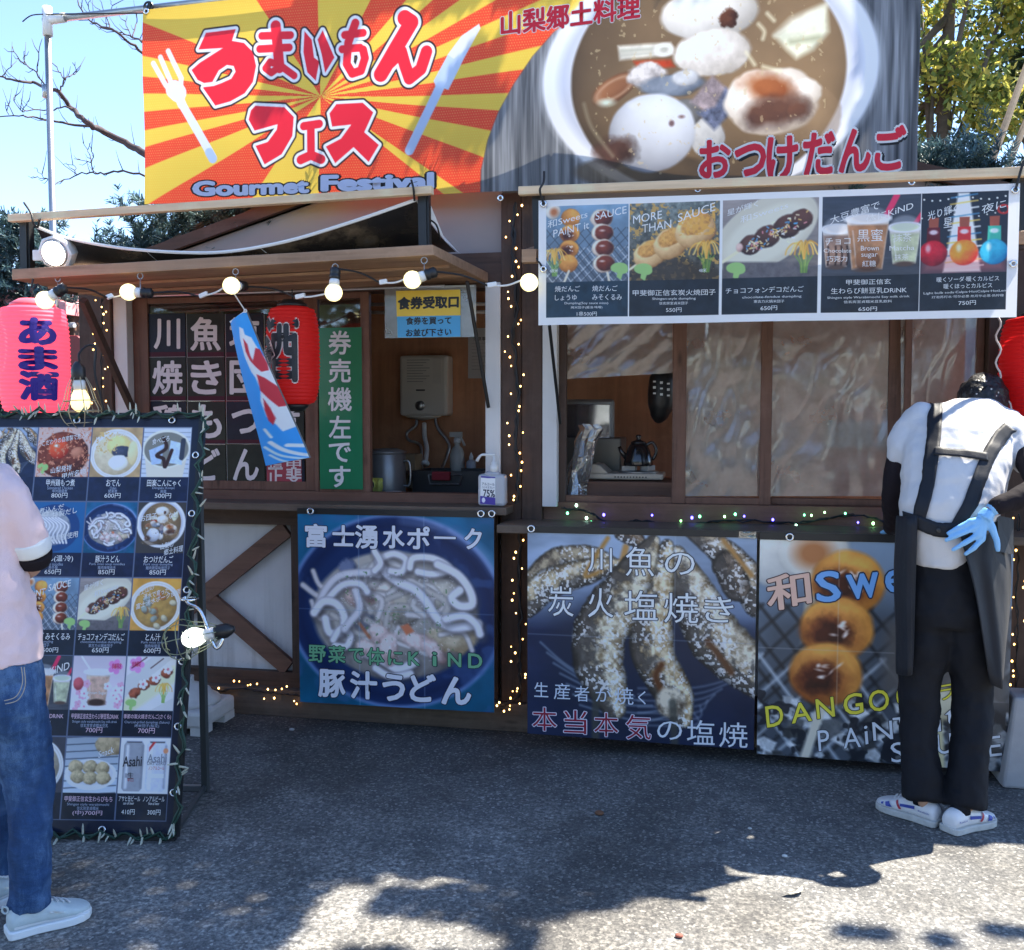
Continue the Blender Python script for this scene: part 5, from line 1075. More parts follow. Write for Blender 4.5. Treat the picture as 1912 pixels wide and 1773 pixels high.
# ------------------------------------------------------------------ paper lanterns
def lantern(px, py, wpx, hpx, y, label, col, em, chars, tcol, yaw=0.0, outline=None, tag_=None, ratio=0.8):
    c = P(px, py, y); sc = (Vector(c)-Vector(CAMP)).dot(Vector(fw))/FPX; r = wpx*sc/2; h = hpx*sc
    root = thing('paper_lantern', label, 'lantern', (c.x, c.y, c.z-h/2), 'paper lanterns')
    t = NT('lantern_paper_%d_%d' % (px, py)); b = t.bsdf(0.55, spec=0.25); b.inputs['Base Color'].default_value = (*col, 1)
    b.inputs['Emission Color'].default_value = (*col, 1); b.inputs['Emission Strength'].default_value = em
    tl = t.node('ShaderNodeBsdfTranslucent'); tl.inputs[0].default_value = (*col, 1); mx = t.node('ShaderNodeMixShader'); mx.inputs[0].default_value = 0.35
    t.link(b.outputs[0], mx.inputs[1]); t.link(tl.outputs[0], mx.inputs[2]); t.link(mx.outputs[0], t.out.inputs[0])
    def rad(s): # s in -1..1
        return r*(ratio+(1-ratio)*(1-abs(s)**3.2)**0.6)-(0.10*r if abs(s) > .97 else 0)
    prof = []; N = 26
    for i in range(N):
        for q in range(4):
            s_ = -1+2*(i+q/4)/N; prof.append((rad(s_)+0.0026*math.sin(2*math.pi*q/4), s_*h/2))
    prof.append((rad(1)*0.98, h/2))
    MB().lathe(prof, c, 40, cap=False).build('paper_body', t.m, root, smooth=True)
    for sg in (-1, 1): MB().lathe([(rad(1)*0.55, sg*h*0.5), (rad(1)*0.92, sg*h*0.5), (rad(1)*0.90, sg*(h*0.5+0.012*h/0.4)), (rad(1)*0.55, sg*(h*0.5+0.03*h/0.4))], c, 28).build('end_ring', M_BLACKP if em < .3 else mat('lantern_ring_pink', (0.7, 0.12, 0.16), 0.4), root, smooth=True)
    MB().tube([c+Vector((0, 0, h/2)), c+Vector((0, 0.0, h/2+0.08))], 0.003, 6).build('hanger', M_CORD, root)
    base = math.atan2(CAMP[1]-c.y, CAMP[0]-c.x)+yaw
    def put(mb, body, s0, ch, cw, wt, off):
        vs, fs, (x0, x1, y0, y1) = textmesh(body, 0); n = 1 if wt < .004 else 9
        for k in range(n):
            sx = wt*math.cos(6.28*k/8) if k else 0; sy = wt*math.sin(6.28*k/8) if k else 0; out = []
            for (x, y_) in vs:
                q = s0+((y_+sy-y0)/(y1-y0)-0.5)*ch; z_ = q*h/2; a = base+((x+sx-x0)/(x1-x0)-0.5)*cw/r
                rr = rad(q)+off+k*0.0001; out.append((c.x+rr*math.cos(a), c.y+rr*math.sin(a), c.z+z_))
            mb.add(out, fs)
    m2 = mat('lantern_ink_%d' % px, tcol, 0.5)
    if outline: 
        ob = MB()
        for (ch, s0, hh, ww) in chars: put(ob, ch, s0, hh, ww*r, 0.050, 0.003)
        ob.build('character_rim', mat('lantern_white', outline, 0.5), root)
    tb = MB()
    for (ch, s0, hh, ww) in chars: put(tb, ch, s0, hh, ww*r, 0.055 if em > .3 else 0.03, 0.0055)
    tb.build('character', m2, root)
    if tag_:
        tg = MB(); q0 = [(-.05, -.2), (.32, -.08), (.12, .22), (-.22, .08)]
        out = []
        for (dx, dy) in tag_[1]:
            a = base+dx; out.append((c.x+(rad(dy)+0.0085)*math.cos(a), c.y+(rad(dy)+0.0085)*math.sin(a), c.z+dy*h/2))
        tg.add(out, [(0, 1, 2, 3)]); tg.build('paper_tag', mat('pale_pink_tag', (0.75, 0.5, 0.46), 0.5), root)
        t2 = MB(); cx0 = sum(d[0] for d in tag_[1])/4; cy0 = sum(d[1] for d in tag_[1])/4
        base2 = base; base = base+cx0; put(t2, tag_[0], cy0, 0.24, 0.42*r, 0.03, 0.0115); t2.build('tag_character', m2, root); base = base2
    return root
lantern(64, 672, 124, 196, -0.86, 'glowing pink lantern with dark blue characters at the left end of the stall', (0.92, 0.115, 0.19), 0.31, [('あ', 0.50, 0.46, 0.92), ('ま', 0.0, 0.40, 0.95), ('酒', -0.50, 0.50, 1.0)], (0.03, 0.008, 0.22), yaw=0.12)
lantern(547, 664, 98, 180, -0.42, 'deep red lantern with a large black character, half behind the blue fish streamer', (0.62, 0.018, 0.016), 0.06, [('酒', 0.10, 1.25, 1.45)], (0.012, 0.012, 0.016), yaw=-0.55, outline=(0.72, 0.60, 0.56), tag_=('肴', [(-0.75, 0.10), (-0.30, 0.28), (-0.10, -0.02), (-0.52, -0.22)]), ratio=0.72)
lantern(1958, 690, 170, 196, -0.30, 'bright red lantern at the right end of the stall', (0.72, 0.016, 0.018), 0.03, [('酒', 0.10, 1.2, 1.3)], (0.012, 0.012, 0.016), yaw=0.9, outline=(0.72, 0.60, 0.56))
wv = thing('beaded_trim', 'pale beaded cord hanging along the edge of the right red lantern', 'cord', tuple(P(1872, 690, -0.62)))
MB().tube([P(1864+5*math.sin(i*1.1)+(0 if i < 16 else (i-16)*6), 592+i*8.5, -0.42) for i in range(24)], 0.004, 6).build('cord', mat('pale_cord', (0.5, 0.42, 0.4), 0.6), wv, smooth=True)

# ------------------------------------------------------------------ fish streamer
z = zc(240, 560, 4.157); YK = -0.62
c = [P(*z(790, 172), YK), P(*z(912, 85), YK), P(*z(1396, 1222), YK-0.03), P(*z(1056, 1286), YK-0.03)]
ks = thing('fish_streamer', 'sky blue fish streamer with a white and red carp, hung under the awning', 'streamer', tuple((c[0]+c[1])/2))
class _K:
    def __call__(s, u, v): return 0.012*math.sin(math.pi*u)+0.010*math.sin(v*5)
    def vec(s, u, v): return 0.012*np.sin(np.pi*u)+0.010*np.sin(v*5)
pk = Panel(c, 240, _K(), (52, 150, 222))
def kp(pts, col): pk.poly([pk.c2(*z(*p)) for p in pts], col)
def ks2(pts, w_, col): pk.stroke([(q.x, q.y) for q in catmull([(*pk.c2(*z(*p)), 0) for p in pts], 5)], w_/1150, col)
kp([(865, 210), (890, 225), (900, 270), (935, 290), (950, 330), (985, 420), (1020, 470), (1060, 540), (1100, 640), (1125, 720), (1110, 830), (1135, 900), (1130, 960), (1085, 1010), (1060, 960), (1020, 900), (990, 780), (985, 690), (960, 600), (940, 560), (900, 440), (870, 300)], (226, 228, 236))
kp([(890, 300), (915, 345), (930, 430), (945, 470), (955, 370), (975, 380), (1010, 490), (1015, 540), (985, 555), (960, 520), (930, 470), (905, 400)], (200, 44, 56))
kp([(965, 575), (1000, 600), (1050, 660), (1085, 740), (1085, 810), (1060, 820), (1020, 760), (985, 700)], (200, 44, 56)); kp([(1000, 760), (1030, 830), (1055, 910), (1050, 965), (1030, 930), (1010, 850)], (196, 40, 54))
ks2([(1180, 985), (1215, 1030), (1190, 1100), (1110, 1115)], 26, (220, 230, 242)); ks2([(1200, 920), (1245, 980), (1240, 1040)], 26, (216, 228, 242)); ks2([(1050, 1100), (1110, 1160), (1200, 1185), (1290, 1140)], 22, (220, 230, 242)); ks2([(1035, 1140), (1100, 1200), (1190, 1215)], 14, (200, 220, 240)); ks2([(1060, 1200), (1110, 1240), (1180, 1250)], 12, (200, 220, 240)); ks2([(1020, 1000), (1050, 1060)], 14, (216, 228, 242)); ks2([(1240, 1110), (1280, 1100)], 12, (200, 220, 240))
for p in ((1172, 880), (1155, 1055)): pk.ell(*pk.c2(*z(*p)), .008, .010, (226, 234, 244))
pk.build('printed_cloth', ks, painted('streamer_cloth', 0.5, trans=0.12), thick=0.018, back=(52, 150, 222), gain=1.15)
MB().tube([P(437, 548, -0.70), P(458, 580, YK)], 0.003, 6).torus(P(458, 580, YK-0.01), 0.007, 0.002, RX90, 10, 5).tube([P(*z(790, 172), YK), P(*z(912, 85), YK)], 0.005, 8).build('hanging_string', M_WPLAST, ks)

# ------------------------------------------------------------------ black letter cards in the left window
cols = [150, 447, 748, 1050, 1358]; rows = [105, 443, 784, 1120, 1466]; YC = 0.030
M_CARD = [mat('navy_card', (0.008, 0.010, 0.022), 0.45, vary=0.5, nscale=9, spec=.25), mat('dark_olive_card', (0.018, 0.021, 0.015), 0.45, vary=0.5, nscale=9, spec=.25)]
M_INK = mat('pale_letter', (0.66, 0.60, 0.60), 0.5); M_STRIPE = mat('crimson_stripe', (0.06, 0.008, 0.018), 0.5, spec=.2); M_EDGE = mat('laminate_edge', (0.34, 0.34, 0.33), 0.3)
kanji = ['川魚塩焼', '焼き団子', '鶏もつ煮', 'うどん']
def glyphs(root, panel_pts, y, body, cx_, cy_, w_, h_, wt, m, zf, name='character', n=9):
    vs, fs, (x0, x1, y0, y1) = textmesh(body, 0); mb = MB()
    for k in range(n):
        sx = wt*math.cos(6.28*k/8) if k else 0; sy = wt*math.sin(6.28*k/8) if k else 0
        mb.add([P(*zf(cx_+((x+sx-x0)/(x1-x0)-.5)*w_, cy_-((q+sy-y0)/(y1-y0)-.5)*h_), y-k*0.0001) for (x, q) in vs], fs)
    return mb.build(name, m, root)
names = {'川': 'three upright strokes', '魚': 'fish character', '塩': 'salt character behind the fish streamer', '焼': 'grill character', 'き': 'character with two crossbars and a hook', '団': 'boxed character beside the streamer', '子': 'child character', '鶏': 'dense chicken character above the menu board', 'も': 'hooked character with two bars', 'つ': 'single sweeping curve', '煮': 'stew character under the red lantern', 'う': 'curled character behind the menu board', 'ど': 'character with two dots', 'ん': 'slanted lowercase-h like character'}
for ri in range(4):
    for ci in range(4):
        dx = 4*ri; xa, xb = cols[ci]+dx+2, cols[ci+1]+dx-2; ya, yb = rows[ri]+2, rows[ri+1]-2
        p0 = P(*z(xa, ya), YC); p1 = P(*z(xb, yb), YC)
        if ri == 3 and ci == 3:
            root = thing('letter_card', 'dark card with a red seal stamp at the lower right of the left window', 'sign card', (p0.x, YC, p1.z), 'letter cards in the left window')
            MB().box(p0.x, p1.x, YC-0.001, YC+0.002, p1.z, p0.z).build('card', M_CARD[0], root)
            q0 = P(*z(1072, 1235), YC-0.002); q1 = P(*z(1345, 1442), YC-0.002)
            MB().box(q0.x, q1.x, YC-0.003, YC-0.0012, q1.z, q0.z).build('seal', mat('seal_red', (0.32, 0.03, 0.05), 0.5), root, bevel=0.0)
            for ch_, x_ in (('正', 1140), ('斐', 1282)): glyphs(root, None, YC-0.0034, ch_, x_, 1365, 118, 130, 0.018, M_INK, z, 'seal_character')
            for ch_, x_ in (('信', 1140), ('甲', 1282)): glyphs(root, None, YC-0.0034, ch_, x_, 1275, 110, 70, 0.01, M_INK, z, 'seal_character')
            continue
        ch_ = kanji[ri][ci]; nth = 'top' if ri == 0 else ('second' if ri == 1 else ('third' if ri == 2 else 'bottom'))
        root = thing('letter_card', '%s card with a pale %s, %s row' % ('navy' if (ri+ci) % 2 == 0 else 'olive', names[ch_], nth), 'sign card', (p0.x, YC, p1.z), 'letter cards in the left window')
        MB().box(p0.x, p1.x, YC-0.001, YC+0.002, p1.z, p0.z).build('card', M_CARD[(ri+ci) % 2 if ci != 1 else 1], root)
        s0 = P(*z(xa, yb-36), YC); MB().box(p0.x+0.003, p1.x-0.003, YC-0.002, YC-0.0012, p1.z+0.002, s0.z).build('stripe', M_STRIPE, root)
        for e in ((p0.x, p0.x+0.0018, p1.z, p0.z), (p0.x+.0018, p1.x, p1.z, p1.z+0.0018)): MB().box(e[0], e[1], YC-0.0022, YC-0.0011, e[2], e[3]).build('laminate_edge', M_EDGE, root)
        hh = {'川': 225, 'つ': 180, 'ん': 235, 'ど': 240}.get(ch_, 250); ww = {'川': 195, 'ん': 190, 'ど': 190, 'つ': 205}.get(ch_, 225)
        glyphs(root, None, YC-0.0034, ch_, (xa+xb)/2, ya+155, ww, hh, 0.024, M_INK, z)
# green sign
gq = [P(*z(*p), -0.012) for p in ((1472, 212), (1808, 210), (1812, 1470), (1474, 1474))]
gs = thing('green_sign', 'tall green sign with white vertical characters in the window', 'sign', (gq[3].x, -0.012, gq[3].z))
MB().box(gq[0].x, gq[1].x, -0.012, -0.0095, gq[2].z, gq[1].z).build('sign_panel', mat('green_print', (0.012, 0.17, 0.075), 0.3, vary=0.06, coat=0.2), gs)
for ch_, y_, w_, h_ in [('券', 330, 170, 180), ('売', 548, 165, 180), ('機', 768, 180, 180), ('左', 985, 165, 170), ('で', 1182, 165, 145), ('す', 1370, 160, 160)]:
    glyphs(gs, None, -0.0132, ch_, 1640, y_, w_, h_, 0.018, mat('white_print', (0.66, 0.66, 0.68), 0.5), z)
# ticket sign
YT = -0.14; z = zc(600, 520, 3.854)
tq = [P(*z(*p), YT) for p in ((537, 88), (1000, 78), (1003, 418), (548, 425))]
ts = thing('ticket_sign', 'yellow and blue ticket sign on a clear sheet above the sink window', 'sign', (tq[3].x, YT, tq[3].z))
pt_ = Panel(tq, 110, None, (232, 186, 70)); pt_.poly([(0, 0.545), (pt_.asp, 0.545), (pt_.asp, 1), (0, 1)], (74, 156, 206), soft=0.01)
for s_, a_ in [('食券受取口', ((550, 178), (992, 165), 92)), ('食券を買って', ((610, 305), (940, 300), 56)), ('お並び下さい', ((610, 390), (942, 383), 56))]:
    pt_.text(s_, z(*a_[0]), z(*a_[1]), a_[2]/3.854, (30, 34, 44), 0.05 if '口' in s_ else 0.03)
pt_.build('printed_sheet', ts, M_CARDP, thick=0.002)
a_, b_ = P(*z(455, 60), YT+0.004), P(*z(1114, 418), YT+0.004)
MB().box(a_.x, b_.x, YT+0.004, YT+0.006, b_.z, a_.z).build('clear_sheet', glassy('milky_sheet', (0.8, 0.8, 0.8), 0.35, 0.1, 0.15), ts)
MB().beam(P(*z(440, 70), YT+0.003), P(*z(1100, 52), YT+0.003), 0.008, 0.008).build('hanging_strip', M_STEEL, ts)
# ================================================================== menu board with its picture cards
brb = G(327, 1563, 0.012); blb = G(-122, 1556, 0.012)
ed = (blb-brb); tr_ = P(378, 776, brb.y+0.34); tl_ = tr_+ed
mb_ = thing('menu_board', 'tall black leaning menu board of food picture cards, standing left of the window', 'menu board', tuple((brb+blb)/2))
pn = Panel([tl_, tr_, brb, blb], 620, None, (20, 26, 44))
def uvx(px, py): return pn.uv(px, py)
# columns from the right: 4 across, 5 down
uR, vT = uvx(357, 791); 
u_edges = [0.040, 0.278, 0.516, 0.744, 0.958]; v_edges = [0.028, 0.2155, 0.402, 0.588, 0.776, 0.965]
def art_can(a):
    a.fill((214, 218, 240))
    for u, s_ in ((0.27, (150, 152, 160)), (0.75, (196, 200, 214))):
        a.poly([(u-.17, .06), (u+.17, .06), (u+.21, .12), (u+.21, .90), (u+.16, .95), (u-.16, .95), (u-.21, .90), (u-.21, .12)], s_, tex=.05)
        a.line([(u-.13, .14), (u-.13, .88)], .05, (236, 238, 246), alpha=.8, soft=.05, smooth=False); a.line([(u+.18, .14), (u+.18, .88)], .03, (110, 112, 122), alpha=.6, soft=.05, smooth=False)
        a.poly([(u-.16, .05), (u+.16, .05), (u+.15, .08), (u-.15, .08)], (90, 92, 100)); a.poly([(u-.15, .63), (u+.17, .63), (u+.17, .71), (u-.15, .71)], (150, 150, 158) if u < .5 else (206, 210, 224))
    a.poly([(.58, .16), (.66, .06), (.72, .06), (.58, .24)], (190, 50, 50)); a.ell(.93, .22, .05, .05, (220, 140, 100))
def art_soup(a, base=(196, 160, 90), fill2=(140, 112, 70), seed=1, rim=(226, 222, 214), bgc=(170, 140, 100)):
    a.fill(bgc); a.tex(.2, 4, seed=seed); a.ell(.5, .52, .52, .50, rim); a.ring(.5, .52, .48, .46, .015, (180, 176, 170), alpha=.6); a.blob(.5, .53, .44, .42, fill2, base, tex=.35, ts=12, seed=seed, wob=.02)
def art_oden(a):
    art_soup(a, (214, 200, 170), (170, 150, 116), 2, (232, 230, 232)); a.blob(.55, .35, .25, .2, (190, 160, 90), (236, 216, 150), seed=3); a.blob(.62, .48, .2, .12, (20, 22, 34), (70, 76, 96), seed=4); a.blob(.56, .70, .2, .16, (190, 184, 170), (246, 242, 232), seed=5); a.speck((200, 170, 110), 20, .58, 7, .06, (.1, .5), (.1, .5)); a.blob(.84, .5, .1, .25, (190, 170, 120), (230, 214, 170))
def art_konnyaku(a):
    a.fill((190, 196, 206)); 
    for i in range(12): a.line([(0, i/11), (1, i/11)], .012, (120, 128, 140), smooth=False)
    a.poly([(.02, .45), (.98, .45), (.88, 1.05), (.12, 1.05)], (206, 200, 184)); a.ell(.5, .42, .50, .40, (220, 214, 198)); a.ell(.5, .43, .46, .36, (120, 118, 108)); a.poly([(.12, .45), (.45, .32), (.40, .72), (.2, .74)], (160, 180, 206), tex=.1); a.poly([(.58, .25), (.8, .3), (.86, .74), (.55, .70)], (176, 196, 220), tex=.1)
    a.line([(.42, .2), (.5, .4), (.3, .55), (.45, .62), (.5, .78), (.62, .45)], .075, (52, 28, 22)); a.line([(.86, .25), (.84, .6)], .1, (54, 58, 70))
def art_motsu(a):
    a.fill((196, 170, 160)); a.blob(.5, .55, .5, .46, (50, 20, 14), (130, 60, 40), tex=.5, ts=14, seed=3); a.blob(.40, .42, .20, .20, (130, 24, 10), (226, 90, 50), tex=.05, seed=4, wob=.02); a.ell(.36, .36, .05, .03, (250, 220, 200), soft=.03); a.blob(.78, .5, .14, .12, (110, 50, 34), (196, 130, 100), seed=5); badge(a, .12, .78); a.speck((190, 120, 90), 24, .62, 8, .05)
def art_cold(a):
    a.fill((30, 90, 140)); a.ell(.45, .5, .5, .46, (24, 60, 110)); a.blob(.4, .5, .36, .34, (90, 100, 116), (190, 190, 190), tex=.5, ts=12)
    for i in range(7): a.line([(.15+.06*i, .3), (.3+.07*i, .45), (.2+.08*i, .65), (.35+.06*i, .8)], .045, (224, 224, 232), shade=(130, 130, 145))
def art_tonjiru(a):
    art_soup(a, (190, 150, 80), (120, 92, 56), 6, (230, 226, 222), (206, 150, 70)); 
    for i in range(14):
        rnd = random.Random(i); a.blob(.5+rnd.gauss(0, .16), .55+rnd.gauss(0, .14), .08, .06, (90, 80, 64), rnd.choice([(200, 190, 160), (190, 120, 60), (150, 160, 150)]), rot=rnd.uniform(0, 3), seed=i, tex=.4)
def flower(a, u, v, r, c=(240, 214, 226)):
    for k in range(5): a.ell(u+r*math.cos(k*1.257), v+r*math.sin(k*1.257), r*.62, r*.62, c, soft=.015)
    a.ell(u, v, r*.35, r*.35, (206, 120, 150), soft=.02)
def art_sakura_drink(a):
    a.fill((190, 180, 190), (226, 214, 222)); cup(a, .5, .28, .88, .24, (196, 160, 140), (232, 220, 216), False); a.line([(.15, .0), (.38, .3)], .03, (236, 236, 240), smooth=False); a.ell(.5, .84, .17, .06, (60, 40, 34), soft=.03)
    rnd = random.Random(2)
    for i in range(22): flower(a, rnd.choice([rnd.uniform(0, .3), rnd.uniform(.68, 1)]), rnd.uniform(.45, 1), .05, rnd.choice([(244, 220, 230), (230, 160, 186), (250, 236, 240)]))
    a.blob(.12, .5, .1, .12, (120, 40, 50), (200, 90, 100)); flower(a, .82, .18, .09, (244, 130, 190))
def art_sakura_dango(a):
    a.fill((196, 196, 196)); a.poly([(0, .0), (.5, 0), (0, .35)], (226, 206, 212)); a.poly([(0, .75), (.9, .05), (1, .05), (1, .75), (.5, 1), (0, 1)], (222, 220, 210)); a.line([(0, .95), (1, .3)], .3, (206, 208, 176), smooth=False, soft=.08)
    for i, (u, v) in enumerate([(.2, .66), (.38, .52), (.6, .42), (.84, .28)]): a.blob(u, v, .12, .10, (60, 26, 20), (176, 96, 70), -.4, seed=i, tex=.4, wob=.2)
    for u, v in ((.36, .5), (.62, .38), (.86, .22)): flower(a, u, v, .06, (250, 244, 246))
    flower(a, .2, .14, .10, (244, 140, 196)); badge(a, .13, .84); rice(a, .8, .55, .9); a.line([(.4, .0), (.1, .2)], .02, (60, 30, 34)); a.line([(.75, .02), (.5, .2)], .02, (60, 30, 34))
def art_warabi(a):
    a.fill((150, 160, 170), (190, 200, 214)); 
    for i in range(9): a.line([(0, i*.13), (1, i*.13-.06)], .02, (70, 80, 96), smooth=False)
    a.blob(.85, .12, .3, .2, (110, 90, 66), (190, 170, 134), tex=.5, ts=14); a.ell(.5, .66, .5, .28, (230, 232, 238)); a.ell(.5, .64, .44, .22, (200, 200, 206))
    for i, (u, v) in enumerate([(.2, .52), (.25, .7), (.48, .52), (.5, .72), (.72, .55), (.75, .72)]): a.blob(u, v, .14, .12, (96, 80, 58), (206, 186, 146), tex=.4, ts=24, seed=i, wob=.15)
def art_kinako_cold(a): art_soup(a, (170, 160, 140), (120, 110, 96), 8, (224, 224, 226), (60, 60, 70))
grid = [[art_fish, art_motsu, art_oden, art_konnyaku], [art_dango, art_cold, lambda a: art_udon(a, True), lambda a: (a.fill((60, 56, 54)), art_otsuke(a))],
        [art_more, art_two_dango, art_choco, art_tonjiru], [art_bulbs, art_drinks, art_sakura_drink, art_sakura_dango], [art_choco, art_kinako_cold, art_warabi, art_can]]
for r_ in range(5):
    for c_ in range(4):
        ua, ub = u_edges[c_]+.006, u_edges[c_+1]-.006; va, vb = v_edges[r_]+.003, v_edges[r_+1]-.003; vm = va+(vb-va)*.69
        e = Art(pn, ua-.0035, va-.0018, ub+.0035, vb+.0018); e.fill((86, 96, 120)); a = Art(pn, ua, va, ub, vm); a.begin(); grid[r_][c_](a); a.end(); b_ = Art(pn, ua, vm, ub, vb); b_.fill((22, 32, 58) if r_ < 2 else (16, 26, 42)); b_.tex(.25, 5, seed=r_*4+c_)
def bl(s_, u0, v0, u1, h, col=(222, 226, 236), ang=0, wt=0.0, dv=0.0): pn.text(s_, (u0, v0), (u1, v0+dv), h, col, wt, px=False, ang=ang)
caps = [[('川魚塩焼', 'Grilled river fish', '烤河魚', '700円'), ('甲州鶏もつ煮', 'Simmered Chicken', '甲州雞雜煮', '800円'), ('おでん', 'Oden', '關東煮', '600円'), ('田楽こんにゃく', 'Dengaku Konjac', '蒟蒻', '500円')],
        [('団子', 'Dumpling', '団子', '500円'), ('うどん(温·冷)', 'Udon noodles', '烏冬麺', '650円'), ('豚汁うどん', 'Pork miso soup noodles', '豬肉味噌烏冬', '850円'), ('おつけだんご', 'Pork soup dumpling', '豬肉蔬菜味噌団子', '850円')],
        [('炭火焼団子', 'Dumpling', '団子', '550円'), ('焼だんご みそくるみ', 'Dumpling', '団子', '1串500円'), ('チョコフォンデコだんご', 'chocolate-fondue dumpling', '東古力火鍋米団子', '650円'), ('とん汁', 'Pork miso soup', '豬肉味噌湯', '600円')],
        [('暖くソーダ', 'Light bulb soda', '灯泡苏打', '750円'), ('生わらび餅豆乳DRiNK', 'Soy milk drink', '豆乳飲料', '650円'), ('甲斐御正信玄生わらび餅豆乳DRiNK', 'Shingen style warabimochi Soy milk drink', '信玄房室貞糯米豆乳', '700円'), ('季節の炭火焼きだんご(さくら)', 'Charcoal-grilled dumplings (Sakura)', '烤米団子(桜花)', '700円')],
        [('甘酒', 'Amazake', '甘酒', '400円'), ('白玉', 'Dumpling', '白玉', '500円'), ('甲斐御正信玄生わらびもち', 'Shingen style warabimochi', '信玄房室貞糯米', '(中)700円'), None]]
for r_ in range(5):
    for c_ in range(4):
        cp = caps[r_][c_]; uc = (u_edges[c_]+u_edges[c_+1])/2; hw = .105; vb = v_edges[r_]; H = .187
        if cp is None:
            bl('アサヒ缶ビール', u_edges[c_]+.012, vb+H*.745, uc-.006, .0125); bl('ノンアルビール', uc+.006, vb+H*.745, u_edges[c_+1]-.012, .0125); bl('can of beer', uc-.075, vb+H*.80, uc-.03, .006); bl('Non-al beer', uc+.03, vb+H*.80, uc+.075, .006); bl('410円', uc-.08, vb+H*.905, uc-.025, .012); bl('300円', uc+.028, vb+H*.905, uc+.082, .012)
            bl('Asahi', u_edges[c_]+.018, vb+H*.30, uc-.010, .024, (40, 42, 50), 0, .014, -.002); bl('Asahi', uc+.012, vb+H*.26, u_edges[c_+1]-.014, .020, (130, 134, 146), 0, .01, -.002); bl('DRY ZERO', uc+.014, vb+H*.315, u_edges[c_+1]-.016, .0085, (110, 112, 124)); bl('生', uc-.066, vb+H*.465, uc-.040, .014, (40, 42, 50)); bl('ノンアルコール', uc+.02, vb+H*.375, u_edges[c_+1]-.022, .008, (170, 40, 50)); bl('辛口', uc-.066, vb+H*.52, uc-.040, .008, (170, 40, 50))
            continue
        n = len(cp[0]); w_ = min(hw*.95, .0105*n); pk_ = (222, 226, 236) if r_ < 3 else (206, 176, 190)
        bl(cp[0], uc-w_, vb+H*.755, uc+w_, .0175 if n < 12 else .0125, pk_, 0, .008); m_ = min(hw*.9, .0035*len(cp[1])); bl(cp[1], uc-m_, vb+H*.825, uc+m_, .0075, (150, 160, 180)); m_ = min(hw*.7, .0065*len(cp[2])); bl(cp[2], uc-m_, vb+H*.868, uc+m_, .0085, (150, 160, 180)); m_ = .0088*len(cp[3]); bl(cp[3], uc-m_, vb+H*.925, uc+m_, .0125, pk_)
def cl(s_, r_, c_, x0, y0, x1, y1, h, col=(226, 226, 232)):
    ua = u_edges[c_]; w_ = u_edges[c_+1]-ua; va = v_edges[r_]; H = .187*.69
    pn.text(s_, (ua+x0*w_, va+y0*H), (ua+x1*w_, va+y1*H), h*H, col, .006, px=False)
for q in [('こだわりの自家製で煮込み', 0, 1, .1, .33, .95, .15, .11), ('山梨発祥', 0, 1, .3, .86, .68, .80, .12), ('甲州名物', 0, 1, .52, .97, .95, .86, .11), ('じっくりつけ', 0, 2, .1, .25, .7, .12, .1), ('食べごろ', 0, 3, .2, .30, .55, .22, .12), ('煮込んだ', 1, 1, .15, .2, .6, .1, .12), ('特製だし', 1, 1, .4, .27, .85, .16, .12), ('山梨県産使用', 1, 1, .3, .75, .9, .62, .12), ('お団子', 1, 3, .08, .33, .4, .27, .12), ('など', 1, 3, .65, .28, .82, .22, .11), ('山梨の', 1, 3, .52, .86, .78, .80, .12), ('郷土料理', 1, 3, .6, .97, .98, .88, .12),
          ('SAUCE', 2, 1, .45, .2, .85, .1, .13), ('PAiNT', 2, 1, .05, .34, .4, .26, .12), ('星が輝く', 2, 2, .1, .2, .45, .08, .11), ('和Sweets', 2, 2, .3, .32, .75, .14, .12), ('富士山の', 2, 3, .1, .3, .45, .16, .11), ('湧水で育った', 2, 3, .25, .36, .75, .22, .11), ('富士湧水ポーク使用', 2, 3, .12, .54, .98, .24, .11), ('KiND', 3, 1, .6, .3, .95, .18, .14), ('Brown Sugar', 3, 2, .33, .68, .68, .68, .07), ('季節限定', 3, 2, .74, .19, .92, .18, .10, (200, 30, 90)), ('季節限定', 3, 3, .12, .15, .30, .14, .10, (200, 30, 90)), ('Snack', 4, 2, .62, .32, .9, .22, .12)]:
    cl(*q)
pn.build('picture_panel', mb_, M_CARDP, thick=0.012, backmat=M_BLACK, gain=1.35)
nrm = pn.nrm
fr = MB()
for a, b in ((tl_, tr_), (tr_, brb), (brb, blb), (blb, tl_)): fr.beam(a-nrm*0.006, b-nrm*0.006, 0.022, 0.022, tuple(nrm))
fr.build('board_frame', M_BLACK, mb_)
lg = G(384, 1476); topl = tr_+(blb-brb).normalized()*0.03
for k in (0, 1):
    of = (blb-brb)*(0.92*k)
    MB().beam(topl+of-nrm*0.03-Vector((0, 0, .06)), lg+of+Vector((0, 0, 0.0)), 0.024, 0.024, (1, 0, 0)).build('back_leg', mat('grey_leg', (0.05, 0.055, 0.055), 0.45), mb_)
MB().beam(lg+Vector((0, 0, .012)), lg+(blb-brb)*.92+Vector((0, 0, .012)), 0.02, 0.02, (0, 0, 1)).build('rear_foot_bar', M_STEEL, mb_)
MB().beam(lg+Vector((0, 0, .02)), brb+Vector((0.0, 0, .02))-nrm*.02, 0.014, 0.014, (0, 0, 1)).build('side_stay', mat('grey_leg', (0.05, 0.055, 0.055), 0.45), mb_)
eu = (tr_-tl_).normalized(); ev = (brb-tr_).normalized()
